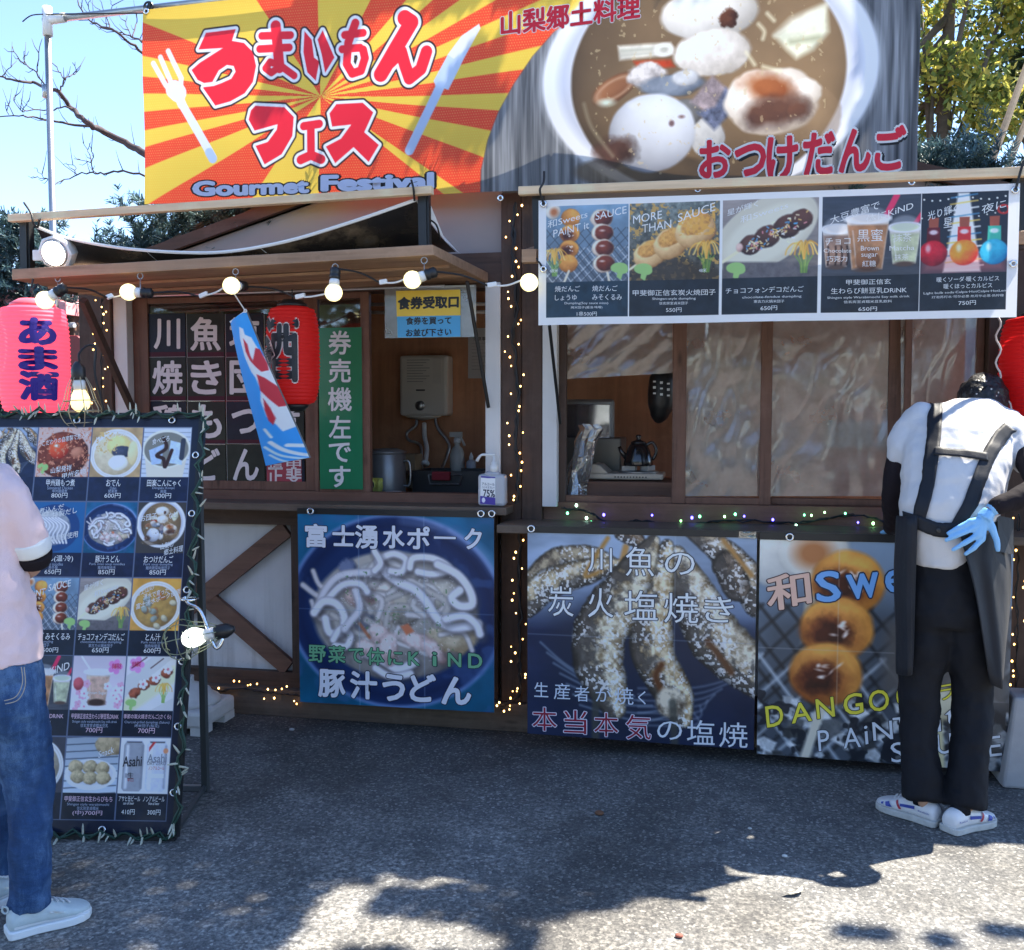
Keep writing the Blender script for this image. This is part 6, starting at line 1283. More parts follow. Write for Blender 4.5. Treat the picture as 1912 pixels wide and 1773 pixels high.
for (u, v) in [(.45, .012), (.87, .012), (.985, .10), (.985, .245), (.985, .43), (.985, .60), (.985, .75), (.985, .90), (.70, .985), (.25, .985)]:
    MB().torus(pn.at(u, v, .008), .011, .0035, Matrix((eu, ev, nrm)).transposed(), 14, 6).build('eyelet', M_CHROME, mb_, smooth=True)
# the garland of small lamps tied round it
gl = thing('lamp_garland', 'green cable garland of small unlit rice lamps tied around the black menu board', 'garland', tuple((tr_+brb)/2))
M_GCAB = mat('green_cable', (0.012, 0.05, 0.032), 0.5, vary=.3); M_RICE = mat('pale_rice_lamp', (0.50, 0.50, 0.40), 0.3)
rnd = random.Random(11); path = []
def run(a, b, n, off):
    for i in range(n+1):
        t = i/n; p = a.lerp(b, t); path.append(p+nrm*(0.016+rnd.uniform(-.006, .008))+off*(math.sin(i*1.7)*.012+rnd.uniform(-.006, .006)))
run(pn.at(0, -.004), pn.at(1.0, .002), 36, ev); run(pn.at(1.012, .01), pn.at(1.0, .99), 52, eu); run(pn.at(.99, .995), pn.at(0, .992), 34, ev)
c2_ = MB().tube(path, .0045, 6); path2 = [p+nrm*.004+Vector((rnd.uniform(-.012, .012), rnd.uniform(-.004, .004), rnd.uniform(-.012, .012))) for p in path]; c2_.tube(path2, .0040, 5); c2_.build('cable', M_GCAB, gl, smooth=True)
me_l = None; nl = 98
for i in range(nl):
    k = rnd.uniform(0, len(path)-1.01); i0 = int(k); p = path[i0].lerp(path[i0+1], k-i0)
    side = eu if 37 <= i0 < 90 else (-ev if i0 < 37 else ev*0.6)
    d = (side*rnd.uniform(-.4, 1.0)+nrm*rnd.uniform(.1, .6)+ev*rnd.uniform(-.9, .9)).normalized()
    if me_l is None:
        o = MB().lathe([(0.0022, 0), (.0036, .004), (.0034, .020), (.0026, .028), (.0006, .036)], (0, 0, 0), 6).build('rice_lamp', M_RICE, gl, local=True); me_l = o.data
    else:
        o = bpy.data.objects.new('rice_lamp', me_l); COL.objects.link(o); o.parent = gl
    o.matrix_local = Matrix.Translation(p-WLOC[gl.name]) @ Vector((0, 0, 1)).rotation_difference(d).to_matrix().to_4x4() @ Matrix.Scale(rnd.uniform(.8, 1.3), 4)

# ------------------------------------------------------------------ fairy-light strings
LEDM = {}
def fairy(name, label, path, n, spread, colr, st, cat='fairy lights', cabr=.0035, mat_c=M_CORD, group="strings of fairy lights", seed=1, size=.0042):
    rnd = random.Random(seed); L = [Vector(p) for p in path]
    r = thing(name, label, cat, tuple(L[len(L)//2]), group)
    fine = catmull(L, 6)
    MB().tube([p+Vector((rnd.uniform(-.008, .008), 0, rnd.uniform(-.005, .005))) for p in fine], cabr, 5).tube([p+Vector((rnd.uniform(-.010, .010), -.004, rnd.uniform(-.008, .008))) for p in fine], cabr*.8, 5).build('cable', mat_c, r)
    for i in range(n):
        k = (i+rnd.uniform(.1, .9))/n*(len(fine)-1.001); i0 = int(k); p = fine[i0].lerp(fine[i0+1], k-i0)
        d = (fine[i0+1]-fine[i0]).normalized(); q = Vector((0, 1, 0)).cross(d)
        p = p+q*rnd.choice((-1, 1))*rnd.uniform(.3, 1)*spread+Vector((0, -.012-rnd.uniform(0, .012), 0))
        cc = colr[rnd.randrange(len(colr))]; key = (cc, st)
        if key not in LEDM:
            o = MB().ball((0, 0, 0), (size, size, size*1.25), 8, 6).build('led', glow('led_%d_%d_%d' % tuple(int(x*99) for x in cc), cc, st), r, smooth=True, local=True); LEDM[key] = o.data
        else:
            o = bpy.data.objects.new('led', LEDM[key]); COL.objects.link(o); o.parent = r
        o.location = p-WLOC[r.name]; s_ = rnd.uniform(.7, 1.15); o.scale = (s_, s_, s_)
    return r
WARM = [(1.0, 0.50, 0.13), (1.0, 0.58, 0.2)]
fairy('fairy_light_string', 'warm fairy lights running up the left corner post behind the pink lantern', [P(190, y, -.07) for y in (560, 620, 700, 780)]+[P(195, 900, -.08)], 24, .045, WARM, 2.2, seed=2)
fairy('fairy_light_string', 'warm fairy lights with dark cable on the double post between the two windows', [P(x, y, -.075) for x, y in ((962, 380), (958, 470), (966, 560), (958, 640), (968, 720), (963, 800), (968, 870), (966, 940))], 34, .040, WARM, 2.2, seed=5, cabr=.008)
fairy('fairy_light_string', 'warm fairy lights hanging between the noodle poster and the fish poster', [P(x, y, -.10) for x, y in ((972, 985), (970, 1060), (972, 1150), (968, 1230), (972, 1290), (950, 1310), (935, 1322))], 26, .035, WARM, 2.2, seed=8, cabr=.007)
fairy('fairy_light_string', 'warm fairy lights lying along the base timber under the crossed braces', [P(x, y, -.085) for x, y in ((365, 1282), (410, 1290), (455, 1285), (500, 1292), (540, 1296), (575, 1300))], 22, .045, WARM, 2.2, seed=13)
fairy('fairy_light_string', 'warm fairy lights on the dark post beside the aproned worker', [P(x, y, -.09) for x, y in ((1902, 960), (1900, 1060), (1898, 1180), (1897, 1300), (1896, 1400))], 26, .04, WARM, 2.2, seed=17)
CLR = [(0.12, 0.9, 0.35), (0.10, 0.08, 0.95), (0.10, 0.08, 0.95), (0.5, 0.9, 0.7), (0.3, 0.9, 0.3)]
fairy('fairy_light_string', 'green and violet fairy lights along the right window sill', [P(x, y, -.035) for x, y in ((1050, 948), (1100, 955), (1135, 975), (1200, 972), (1260, 978), (1330, 974), (1400, 972), (1470, 976), (1530, 970), (1600, 962), (1660, 975))], 26, .035, CLR, 3.0, seed=23, size=.0055)

# ------------------------------------------------------------------ caged lamps
def cage_lamp(px, py, y, ax, label, lit, gl_, r_=.085, ln=.17, cagem=None):
    c = P(px, py, y); q = Vector((0, 0, 1)).rotation_difference(Vector(ax).normalized()).to_matrix()
    r = thing('caged_lamp', label, 'lamp', tuple(c))
    MB().lathe([(.001, -.044), (.018, -.040), (.032, -.024), (.0365, -.004), (.034, .014), (.024, .034), (.022, .04)], c, 20, q, cap=False).build('bulb', gl_, r, smooth=True)
    MB().lathe([(.022, .040), (.0225, .075), (.018, .080)], c, 16, q).build('collar', M_WPLAST, r, smooth=True)
    MB().lathe([(.024, .080), (.027, .085), (.027, .12), (.020, .135), (.01, .15)], c, 16, q).build('socket', M_BLACKP, r, smooth=True)
    cg = MB()
    for k in range(8):
        a = 2*math.pi*k/8; pts = [(.026, .09), (.045, .05), (r_*.8, .0), (r_, -.04), (r_*.75, -.085), (.02, -.11)]
        cg.tube(catmull([c+q @ Vector((x*math.cos(a), x*math.sin(a), z_)) for x, z_ in pts], 4), .0018, 5)
    for x, z_ in ((r_*.8, 0), (r_, -.04), (r_*.75, -.085), (.02, -.11)): cg.torus(c+q @ Vector((0, 0, z_)), x, .0018, q, 24, 5)
    cg.build('wire_cage', cagem, r, smooth=True)
    return r, c, q
M_CAGE = mat('pale_gold_wire', (0.42, 0.36, 0.25), 0.35, metal=.7)
M_WARMB = glow('warm_lit_bulb', (1.0, 0.80, 0.32), 0.55); M_COOLB = glow('cool_lit_bulb', (0.95, 1.0, 0.92), 0.9)
r, c, q = cage_lamp(150, 748, -1.22, (-.05, .0, 1), 'warm lit bulb in a wire cage hanging over the top of the menu board', True, M_WARMB, .075, cagem=M_CAGE)
MB().tube(catmull([c+Vector((0, 0, .15)), c+Vector((0, 0, .18)), c+Vector((.02, .02, .21)), c+Vector((.05, .03, .20)), c+Vector((.045, .03, .10)), c+Vector((.07, .05, -.05))], 5), .0045, 6).build('lead', M_CORD, r)
r, c, q = cage_lamp(362, 1190, -1.36, (1, .25, .22), 'bright white bulb in a wire cage clamped to the right edge of the menu board', True, M_COOLB, .075, cagem=mat('green_gold_wire', (0.30, 0.32, 0.2), 0.35, metal=.6))
MB().tube(catmull([c+q @ Vector((0, 0, .09)), c+q @ Vector((.03, 0, .10)), c+q @ Vector((.05, .0, .07)), c+Vector((.02, .02, .09)), c+Vector((-.03, .02, .12)), c+Vector((-.045, .02, .145))], 5), .007, 8).torus(c+Vector((-.02, .01, .14)), .03, .004, None, 18, 6).build('spring_clamp', M_CHROME, r, smooth=True)
# ================================================================== things on the shelf and inside the hut
def up(p): return Vector((p.x, p.y, p.z))
# hand sanitiser on the left shelf
YH = -0.13; c0 = P(920, 950, YH); zb = 1.081
sz = thing('sanitiser_bottle', 'clear pump bottle of hand sanitiser on the end of the left shelf', 'bottle', (c0.x, YH, zb))
t = NT('cloudy_bottle'); b = t.bsdf(0.25); b.inputs['Base Color'].default_value = (0.66, 0.68, 0.74, 1); b.inputs['Transmission Weight'].default_value = 0.35; b.inputs['Subsurface Weight'].default_value = 0.0
hw = (P(946, 900, YH).x-P(895, 900, YH).x)/2; hb = P(920, 880, YH).z-zb
MB().box(c0.x-hw, c0.x+hw, YH-.035, YH+.035, zb, zb+hb*.93).build('bottle_body', t.m, sz, bevel=.016)
MB().lathe([(.040, hb*.90), (.030, hb*.97), (.019, hb*1.02)], (c0.x, YH, zb), 20, sx=1.2, sy=.8).build('shoulder', t.m, sz, smooth=True)
MB().lathe([(.019, 0), (.019, .028), (.014, .032), (.014, .045), (.006, .047), (.006, .075)], (c0.x+.006, YH, zb+hb), 18).build('pump_collar', M_WPLAST, sz, smooth=True)
MB().tube([(c0.x+.012, YH, zb+hb+.078), (c0.x-.05, YH, zb+hb+.078), (c0.x-.062, YH, zb+hb+.070), (c0.x-.075, YH, zb+hb+.048)], [.007, .006, .006, .008], 10).build('pump_spout', M_WPLAST, sz, smooth=True)
lq = [P(*p, YH-.0365) for p in ((898, 888), (925, 890), (925, 943), (896, 940))]
for q in lq: q.y = YH-.0365
pl = Panel(lq, 70, None, (236, 236, 244)); pl.poly([(0, 0), (pl.asp, 0), (pl.asp, .05), (0, .07)], (60, 50, 140)); pl.poly([(0, .72), (pl.asp, .74), (pl.asp, 1), (0, 1)], (70, 56, 150)); pl.ell(.12, .86, .06, .09, (220, 220, 236)); pl.text('75%', (902, 920), (923, 921), 14, (40, 40, 66), .02); pl.text('アルコール', (900, 903), (923, 904), 5, (50, 50, 90), .01); pl.text('ハンドスプレー', (900, 909), (923, 910), 4.5, (50, 50, 90))
pl.build('label', sz, M_CARDP, thick=0, gain=1.1)
# water heater on the rear wall
YB2 = 1.345; M_HEAT = mat('beige_enamel', (0.66, 0.62, 0.55), 0.3, vary=.04, coat=.3)
a_, b_ = P(746, 776, 1.20), P(835, 662, 1.20)
wh = thing('water_heater', 'beige wall-mounted gas water heater with a round knob, seen through the open left window', 'water heater', ((a_.x+b_.x)/2, 1.27, a_.z))
MB().box(a_.x, b_.x, 1.20, YB2, a_.z, b_.z).build('casing', M_HEAT, wh, bevel=.018)
MB().lathe([(.030, 0), (.030, .012), (.024, .022), (.001, .023)], P(785, 757, 1.20), 24, RX90, cap=False).build('knob', M_STEEL, wh, smooth=True)
k_ = P(785, 728, 1.197); MB().box(k_.x-.028, k_.x+.028, 1.196, 1.2, k_.z-.004, k_.z+.004).build('slot', M_BLACKP, wh)
k_, k2 = P(808, 716, 1.197), P(824, 668, 1.197); MB().box(k_.x, k2.x, 1.1965, 1.1995, k_.z, k2.z).build('sticker', mat('paper_sticker', (.62, .58, .52), .6), wh)
tm = MB()
for i in range(9):
    q0 = P(760, 672+i*5, 1.1985); q1 = P(802-(i % 3)*6, 672+i*5, 1.1985); tm.box(q0.x, q1.x, 1.1975, 1.1995, q0.z-.002, q0.z+.002)
tm.build('instruction_lines', mat('faint_print', (.30, .28, .26), .6), wh)
MB().lathe([(.001, -.03), (.10, -.012), (.12, 0)], P(790, 776, 1.27), 24, sy=.5).build('drip_hood', M_HEAT, wh, smooth=True)
MB().tube(catmull([P(792, 790, 1.25), P(793, 815, 1.2), P(797, 838, 1.12), P(794, 865, 1.0)], 5), [.014]*15+[.026], 10).build('spout', M_WPLAST, wh, smooth=True)
MB().tube(catmull([P(813, 782, 1.27), P(818, 800, 1.26), P(838, 828, 1.25), P(834, 852, 1.22), P(822, 880, 1.15)], 6), .010, 8).tube(catmull([P(778, 783, 1.27), P(776, 795, 1.26), P(760, 808, 1.25), P(764, 822, 1.24), P(785, 832, 1.24), P(788, 875, 1.2)], 6), .009, 8).build('hose', M_STEEL, wh, smooth=True)
nt = thing('wall_notice', 'white printed notice pinned to the rear wall right of the water heater', 'notice', tuple(P(893, 705, 1.34)))
q = [P(*p, 1.338) for p in ((874, 612), (925, 612), (925, 706), (874, 706))]; pn_ = Panel(q, 90, None, (206, 202, 200))
pn_.text('注意事項', (884, 632), (915, 632), 7, (60, 56, 56))
for i in range(9): pn_.stroke([(.08, .3+i*.065), (.08+.38*(1-.2*(i % 3)), .3+i*.065)], .008, (150, 146, 146))
pn_.build('printed_sheet', nt, M_CARDP, thick=.002, gain=.9)
# pots, bottles and the sink
def lathe_thing(name, label, cat, px, py, y, z0, parts, group=None):
    c = P(px, py, y); c.z = z0; r = thing(name, label, cat, tuple(c), group)
    for nm, prof, m in parts: MB().lathe(prof, c, 24).build(nm, m, r, smooth=True)
    return r, c
r, c = lathe_thing('steel_urn', 'tall grey steel urn standing behind the green sign window post', 'urn', 722, 900, .42, 1.06, [('body', [(.10, 0), (.102, .01), (.102, .235), (.098, .24)], mat('dull_steel', (.26, .26, .26), .35, metal=.5)), ('lid', [(.106, .24), (.106, .25), (.06, .265), (.001, .268)], mat('dull_steel', (.26, .26, .26), .35, metal=.5))])
MB().tube(catmull([c+Vector((.10, -.02, .20)), c+Vector((.135, -.02, .19)), c+Vector((.135, -.02, .08)), c+Vector((.10, -.02, .07))], 5), .006, 8).build('handle', M_STEEL, r, smooth=True)
r, c = lathe_thing('white_tub', 'short white plastic tub on the left counter beside a yellow cloth', 'tub', 733, 930, .12, 1.061, [('body', [(.040, 0), (.044, .005), (.046, .04), (.050, .041), (.050, .052), (.046, .053), (.046, .060), (.001, .061)], M_WPLAST)])
yc = thing('yellow_cloth', 'crumpled yellow green cloth at the left edge of the open window', 'cloth', tuple(P(706, 928, .13)))
rnd = random.Random(4); vs = []
for i in range(8):
    for j in range(6):
        p = P(697+j*3.4+rnd.uniform(-2, 2), 892+i*5.2, .13+rnd.uniform(-.02, .02)); vs.append(p)
MB().add(vs, [(i*6+j, i*6+j+1, (i+1)*6+j+1, (i+1)*6+j) for i in range(7) for j in range(5)]).build('cloth', mat('yellow_green_cloth', (.42, .42, .10), .8, vary=.4, nscale=30), yc, smooth=True)
sk = thing('sink_rack', 'dark sink basin with a wire dish rack and a red sponge', 'sink', tuple(P(812, 905, .75)))
q0, q1 = P(770, 940, .62), P(905, 880, .62)
MB().box(q0.x, q1.x, .62, .64, .9, q1.z).box(q0.x, q1.x, .92, .94, .9, q1.z).box(q0.x, q0.x+.02, .64, .92, .9, q1.z).box(q1.x-.02, q1.x, .64, .92, .9, q1.z).build('basin', mat('dark_basin', (.05, .05, .052), .4, metal=.4), sk)
MB().tube([P(800, 886, .60), P(803, 904, .60), P(858, 904, .60), P(862, 888, .60)], .005, 6).tube([P(800, 886, .60), P(862, 886, .60)], .004, 6).build('wire_rack', M_STEEL, sk)
q0, q1 = P(808, 896, .61), P(842, 880, .61); MB().box(q0.x, q1.x, .585, .61, q0.z, q1.z).build('sponge', mat('red_sponge', (.30, .03, .04), .9), sk, bevel=.006)
ZLED = P(854, 880, .95).z; MB().box(-2.0, -.96, .93, 1.34, ZLED-.02, ZLED-.001).build('rear_ledge', M_BROWNX, hut)
r, c = lathe_thing('spray_bottle', 'grey white trigger spray bottle beside the sink', 'bottle', 854, 880, .95, ZLED, [('body', [(.040, 0), (.043, .01), (.043, .10), (.030, .135), (.016, .15), (.016, .17)], mat('milky_plastic', (.45, .45, .43), .4)), ('collar', [(.020, .165), (.020, .19), (.012, .195)], M_WPLAST)])
MB().beam(c+Vector((.03, 0, .215)), c+Vector((-.045, 0, .215)), .03, .026).beam(c+Vector((.018, 0, .205)), c+Vector((.045, 0, .15)), .012, .016).beam(c+Vector((0, 0, .19)), c+Vector((0, 0, .21)), .03, .022).build('trigger_head', mat('milky_plastic', (.45, .45, .43), .4), r, bevel=.004)
lathe_thing('small_bottle', 'small bottle with a pointed cap between the spray bottle and the sanitiser', 'bottle', 880, 880, .95, ZLED, [('body', [(.026, 0), (.028, .008), (.028, .055), (.014, .07)], mat('bluish_bottle', (.40, .44, .52), .3)), ('cap', [(.012, .07), (.013, .085), (.003, .11), (.001, .112)], M_WPLAST)])
# ---- right window bay
st = thing('steel_box', 'steel box with a rounded shiny lid panel behind the open right window', 'kitchen box', tuple(P(1096, 855, .55)))
q0, q1 = P(1040, 862, .55), P(1160, 817, .55); MB().box(q0.x, q1.x, .55, .85, 1.0, q1.z).build('box_body', mat('olive_steel', (.16, .15, .13), .35, metal=.5), st, bevel=.008)
q0, q1 = P(1042, 820, .60), P(1147, 745, .60); MB().box(q0.x, q1.x, .60, .63, q0.z, q1.z).build('lid', mat('dull_steel', (.26, .26, .26), .35, metal=.5), st, bevel=.02)
q0, q1 = P(1052, 818, .59), P(1139, 754, .59); MB().box(q0.x, q1.x, .588, .6, q0.z, q1.z).build('lid_panel', mat('shiny_panel', (.55, .55, .60), .12, metal=.9, vary=.3, nscale=9), st, bevel=.004)
wl_ = thing('wooden_ledge', 'brown wooden ledge under the camping stove', 'ledge', tuple(P(1170, 935, .10)))
q0, q1 = P(1085, 936, .16), P(1256, 901, .16); MB().box(q0.x, q1.x, .16, .58, 1.041, q1.z).build('board', M_BROWNX, wl_)
zl = q1.z
gsx0, gsx1 = P(1098, 890, .24).x, P(1238, 890, .24).x; gc = (gsx0+gsx1)/2
gst = thing('camping_stove', 'beige portable gas stove carrying a black kettle', 'stove', (gc, .36, zl))
MB().box(gsx0, gsx1, .24, .48, zl+.006, zl+.036).build('stove_body', mat('beige_stove', (.50, .43, .34), .35, coat=.3), gst, bevel=.008)
MB().prism([(gsx0+.0, .245, zl+.036), (gsx0+.10, .245, zl+.036), (gsx0+.055, .245, zl+.075), (gsx0+.02, .245, zl+.082)], (0, .22, 0)).build('gas_cover', mat('beige_stove', (.50, .43, .34), .35), gst, bevel=.004)
vb = MB()
for i in range(11): vb.box(gsx0+.13+i*.015, gsx0+.137+i*.015, .2375, .2398, zl+.016, zl+.023)
vb.build('vent_slots', M_BLACKP, gst)
kx = P(1192, 868, .36).x
MB().lathe([(.10, .037), (.10, .043), (.03, .045)], (kx, .36, zl), 28).build('drip_tray', mat('dull_steel', (.26, .26, .26), .35, metal=.5), gst)
tr4 = MB()
for k in range(4):
    a = k*math.pi/2+.6; d = Vector((math.cos(a), math.sin(a), 0)); tr4.beam(Vector((kx, .36, zl+.058))+d*.02, Vector((kx, .36, zl+.058))+d*.095, .024, .005, (0, 0, 1) if 0 else (-d.y, d.x, 0))
tr4.build('trivet', M_STEEL, gst)
kt = thing('black_kettle', 'shiny black kettle with a round knob on the portable stove', 'kettle', (kx, .36, zl+.07))
M_KET = mat('black_enamel', (.012, .012, .014), .12, coat=.5)
MB().lathe([(.070, 0), (.074, .006), (.070, .03), (.058, .075), (.044, .105), (.030, .112)], (kx, .36, zl+.070), 28).build('body', M_KET, kt, smooth=True)
MB().lathe([(.040, .110), (.036, .120), (.012, .128), (.010, .136), (.015, .144), (.011, .154), (.001, .156)], (kx, .36, zl+.070), 20).build('lid', M_KET, kt, smooth=True)
MB().tube([(kx-.05, .36, zl+.10), (kx-.085, .35, zl+.14), (kx-.095, .35, zl+.165)], [.016, .011, .009], 10).build('spout', M_KET, kt, smooth=True)
MB().tube(catmull([(kx+.035, .36, zl+.17), (kx+.07, .36, zl+.185), (kx+.088, .36, zl+.14), (kx+.07, .36, zl+.10)], 5), .008, 8).build('handle', M_KET, kt, smooth=True)
for px, lb in ((1191, 'glass shaker jar with a brass lid under the kettle, left of a pair'), (1237, 'glass shaker jar with a brass lid nearest the brown window post')):
    lathe_thing('shaker_jar', lb, 'jar', px, 935, .11, 1.041, [('glass', [(.019, 0), (.021, .003), (.021, .048), (.018, .054)], glassy('jar_glass', (.8, .8, .8), .2, .1)), ('lid', [(.022, .052), (.0225, .056), (.021, .060), (.0225, .064), (.021, .068), (.0225, .072), (.021, .080), (.001, .081)], mat('brass', (.55, .36, .12), .25, metal=1))], 'shaker jars on the right window sill')
bg_ = thing('plastic_bag', 'crumpled clear plastic bag leaning at the left of the right window bay', 'plastic bag', tuple(P(1075, 930, .12)))
rnd = random.Random(9); prof = [(1100, 792, 18), (1108, 800, 20), (1096, 822, 18), (1088, 850, 20), (1076, 880, 22), (1068, 905, 24), (1062, 932, 26)]
vs = []; nn = 14
for i, (x, y_, w_) in enumerate(prof):
    for j in range(nn):
        a = 2*math.pi*j/nn; rr = w_*(1+rnd.uniform(-.35, .35)); p = P(x+rr*math.cos(a), y_, .14); p.y += rr/400*math.sin(a)*1.2; p.z += rnd.uniform(-.006, .006); p.z = max(p.z, 1.043); vs.append(p)
MB().add(vs, [(i*nn+j, i*nn+(j+1) % nn, (i+1)*nn+(j+1) % nn, (i+1)*nn+j) for i in range(len(prof)-1) for j in range(nn)]).build('film', glassy('crumpled_bag', (.78, .78, .76), .22, .22, .08, .3, 20), bg_)
hb_ = thing('hanging_black_bag', 'black pouch with small white marks hanging behind the brown window post', 'bag', tuple(P(1232, 700, .45)))
MB().tube(catmull([P(1236, 690, .45), P(1236, 720, .45), P(1234, 755, .45), P(1230, 782, .45), P(1229, 790, .45)], 4), [.03, .05, .062, .066, .068, .07, .07, .068, .066, .06, .05, .045, .035, .025, .02, .012, .006], 12).build('pouch', M_BLACKP, hb_, smooth=True)
mk = MB()
for i in range(3):
    for j in range(3): q = P(1222+j*13, 712+i*11+j*2, .372); mk.obox(q, (.007, 0, 0), (0, .001, 0), (0, 0, .004+.002*((i+j) % 2)))
mk.build('white_marks', M_WPLAST, hb_)
# wrinkled vinyl sheets
def vinyl(name, label, quad, y, seed, amp, nx=70, ny=70, folds=(), m=M_VINYL, ring=None):
    q = [P(*p, y) for p in quad]; r = thing(name, label, 'plastic sheet', tuple(q[3].lerp(q[2], .5)), 'clear plastic sheets in the right window')
    vs = []
    for j in range(ny+1):
        for i in range(nx+1):
            u, v = i/nx, j/ny; p = q[0].lerp(q[1], u).lerp(q[3].lerp(q[2], u), v)
            d = 0
            for (a, b, f, k) in folds: d += k*math.sin((u*a+v*b)*f)
            if ring: rr = math.hypot(p.x-ring[0], p.z-ring[1]); d += ring[2]*math.sin(rr*ring[3]+1.2*mnoise.noise(Vector((p.x*4, p.z*4, 1))))*math.exp(-((rr-.24)/.16)**2)
            n1 = mnoise.noise(Vector((u*3+seed, v*3, seed))); n2 = mnoise.noise(Vector((u*8+v*5+seed, v*7-u*3, 2.2+seed)))
            n3 = 1-abs(mnoise.noise(Vector((u*4+v*4+seed, v*2-u*2, 5+seed))))*2
            p.y += amp*(n1*1.0+n2*.22+max(0, n3-.6)*.7)+d; vs.append(p)
    o = MB().add(vs, [(j*(nx+1)+i, j*(nx+1)+i+1, (j+1)*(nx+1)+i+1, (j+1)*(nx+1)+i) for j in range(ny) for i in range(nx)]).build('film', m, r, smooth=True)
    return r
vinyl('plastic_sheet', 'short wrinkled clear sheet with a diagonal fold above the kettle', [(1044, 560), (1256, 560), (1256, 696), (1046, 708)], .075, 1.0, .012, folds=((1, .8, 22, .006),))
vinyl('plastic_sheet', 'clear sheet over the wide brown-framed pane, rippled at its upper left', [(1279, 560), (1422, 560), (1420, 926), (1278, 926)], .036, 4.0, .012, folds=((.5, -.3, 26, .003),), ring=(P(1395, 780, .04).x, P(1395, 780, .04).z, .0018, 44))
vinyl('plastic_sheet', 'clear sheet over the pane with the wrapped skewers behind it', [(1440, 560), (1660, 560), (1656, 926), (1439, 926)], .038, 7.0, .010, folds=((.2, .9, 12, .003),), ring=(P(1395, 780, .04).x, P(1395, 780, .04).z, .0018, 44))
vinyl('plastic_sheet', 'clear sheet over the narrow pane nearest the right lantern', [(1682, 560), (1832, 560), (1830, 920), (1682, 920)], .010, 9.0, .006, folds=((.3, .8, 12, .002),))
# wrapped skewers
for i, (px, y_, t_) in enumerate(((1553, 0, 0), (1572, 3, .3), (1588, -2, .1), (1605, 2, 0), (1623, -1, -.4), (1646, 5, .6))):
    yy = .12+.012*(i % 2); c = P(px, 835+y_, yy); top = P(px, 785+y_, yy); bot = P(px+t_*8, 897+y_, yy)
    r = thing('wrapped_skewer', 'wrapped white dumpling skewer, %s in the row behind the clear sheet' % ('first', 'second', 'third', 'fourth', 'fifth', 'last')[i], 'skewer', tuple(bot), 'dumpling skewers behind the clear sheet')
    n_ = 4; h_ = (top-c).length; mb2 = MB()
    for k in range(3): mb2.ball(top.lerp(c, (k+.5)/3), (.024, .022, h_*.19), 12, 8)
    mb2.tube([top, c], .018, 10)
    mb2.build('dumplings', mat('pale_dumpling', (.55, .52, .46), .5), r, smooth=True); MB().tube([c, bot], .003, 6).build('stick', M_PINE, r)
# rail inside
ir = thing('inner_pole', 'pale pole hung across the inside of the right windows', 'pole', tuple(P(1500, 710, .4)))
MB().tube([P(1280, 745, .55), P(1480, 700, .5), P(1660, 740, .45)], .008, 8).build('pole', M_PINE, ir)

for px0, px1, py, lb in ((690, 915, 568, 'white pipe across the top of the sink window, upper of two'), (692, 915, 583, 'white pipe across the top of the sink window, lower of two')):
    o = MB().tube([P(px0, py, 1.25), P(px1, py-1, 1.25)], .011, 8).build('inner_pipe', M_WPLAST, None, smooth=True); tag(o, lb, 'pipe', 'pipes over the sink')
cbx = thing('paper_box', 'small brown cardboard box on the rear worktop beside the steel urn', 'box', tuple(P(765, 880, 1.05)))
q0, q1 = P(735, 880, 1.05), P(775, 848, 1.05); MB().box(q0.x, q1.x, 1.05, 1.2, q0.z-.1, q1.z).build('carton', mat('cardboard', (.40, .28, .17), .85, vary=.1), cbx, bevel=.003); MB().box((q0.x+q1.x)/2-.012, (q0.x+q1.x)/2+.012, 1.0485, 1.0495, q0.z-.1, q1.z).build('tape_strip', mat('parcel_tape', (.5, .38, .24), .3), cbx)
# ------------------------------------------------------------------ on the ground
fb = thing('flag_base', 'white stepped plastic flag base on the asphalt behind the menu board', 'flag base', tuple(G(355, 1372)))
c = G(352, 1352); M_FB = mat('weathered_white_plastic', (0.52, 0.50, 0.48), 0.5, vary=.12, nscale=14)
MB().box(c.x-.19, c.x+.165, c.y-.165, c.y+.165, .03, .115).build('slab', M_FB, fb, bevel=.02)
MB().box(c.x+.10, c.x+.16, c.y-.16, c.y-.06, .0, .04).box(c.x-.185, c.x-.125, c.y-.16, c.y-.06, 0, .04).box(c.x+.10, c.x+.16, c.y+.06, c.y+.16, .0, .04).box(c.x-.185, c.x-.125, c.y+.06, c.y+.16, 0, .04).build('feet', M_FB, fb)
MB().lathe([(.155, .112), (.15, .135), (.115, .155), (.105, .175), (.06, .20), (.03, .21), (.03, .24), (.02, .24)], (c.x, c.y, 0), 32).build('domed_top', M_FB, fb, smooth=True)
gb = thing('grey_weight_block', 'tapered pale grey weight block at the right end under the counter', 'weight', tuple(G(1905, 1470)))
c = G(1912, 1472); c.x += .05; c.y += .12
t0, t1, h_ = .085, .135, .36
MB().add([(c.x-t1, c.y-t1, 0), (c.x+t1, c.y-t1, 0), (c.x+t1, c.y+t1, 0), (c.x-t1, c.y+t1, 0), (c.x-t0, c.y-t0, h_), (c.x+t0, c.y-t0, h_), (c.x+t0, c.y+t0, h_), (c.x-t0, c.y+t0, h_)], [(0, 3, 2, 1), (4, 5, 6, 7), (0, 1, 5, 4), (1, 2, 6, 5), (2, 3, 7, 6), (3, 0, 4, 7)]).build('block', mat('pale_concrete', (.36, .35, .35), .7, vary=.1, nscale=12, bump=.2), gb, bevel=.012)
MB().tube([(c.x, c.y, h_-.005), (c.x, c.y, h_+.03)], .02, 12).build('pole_socket', M_STEEL, gb, smooth=True)
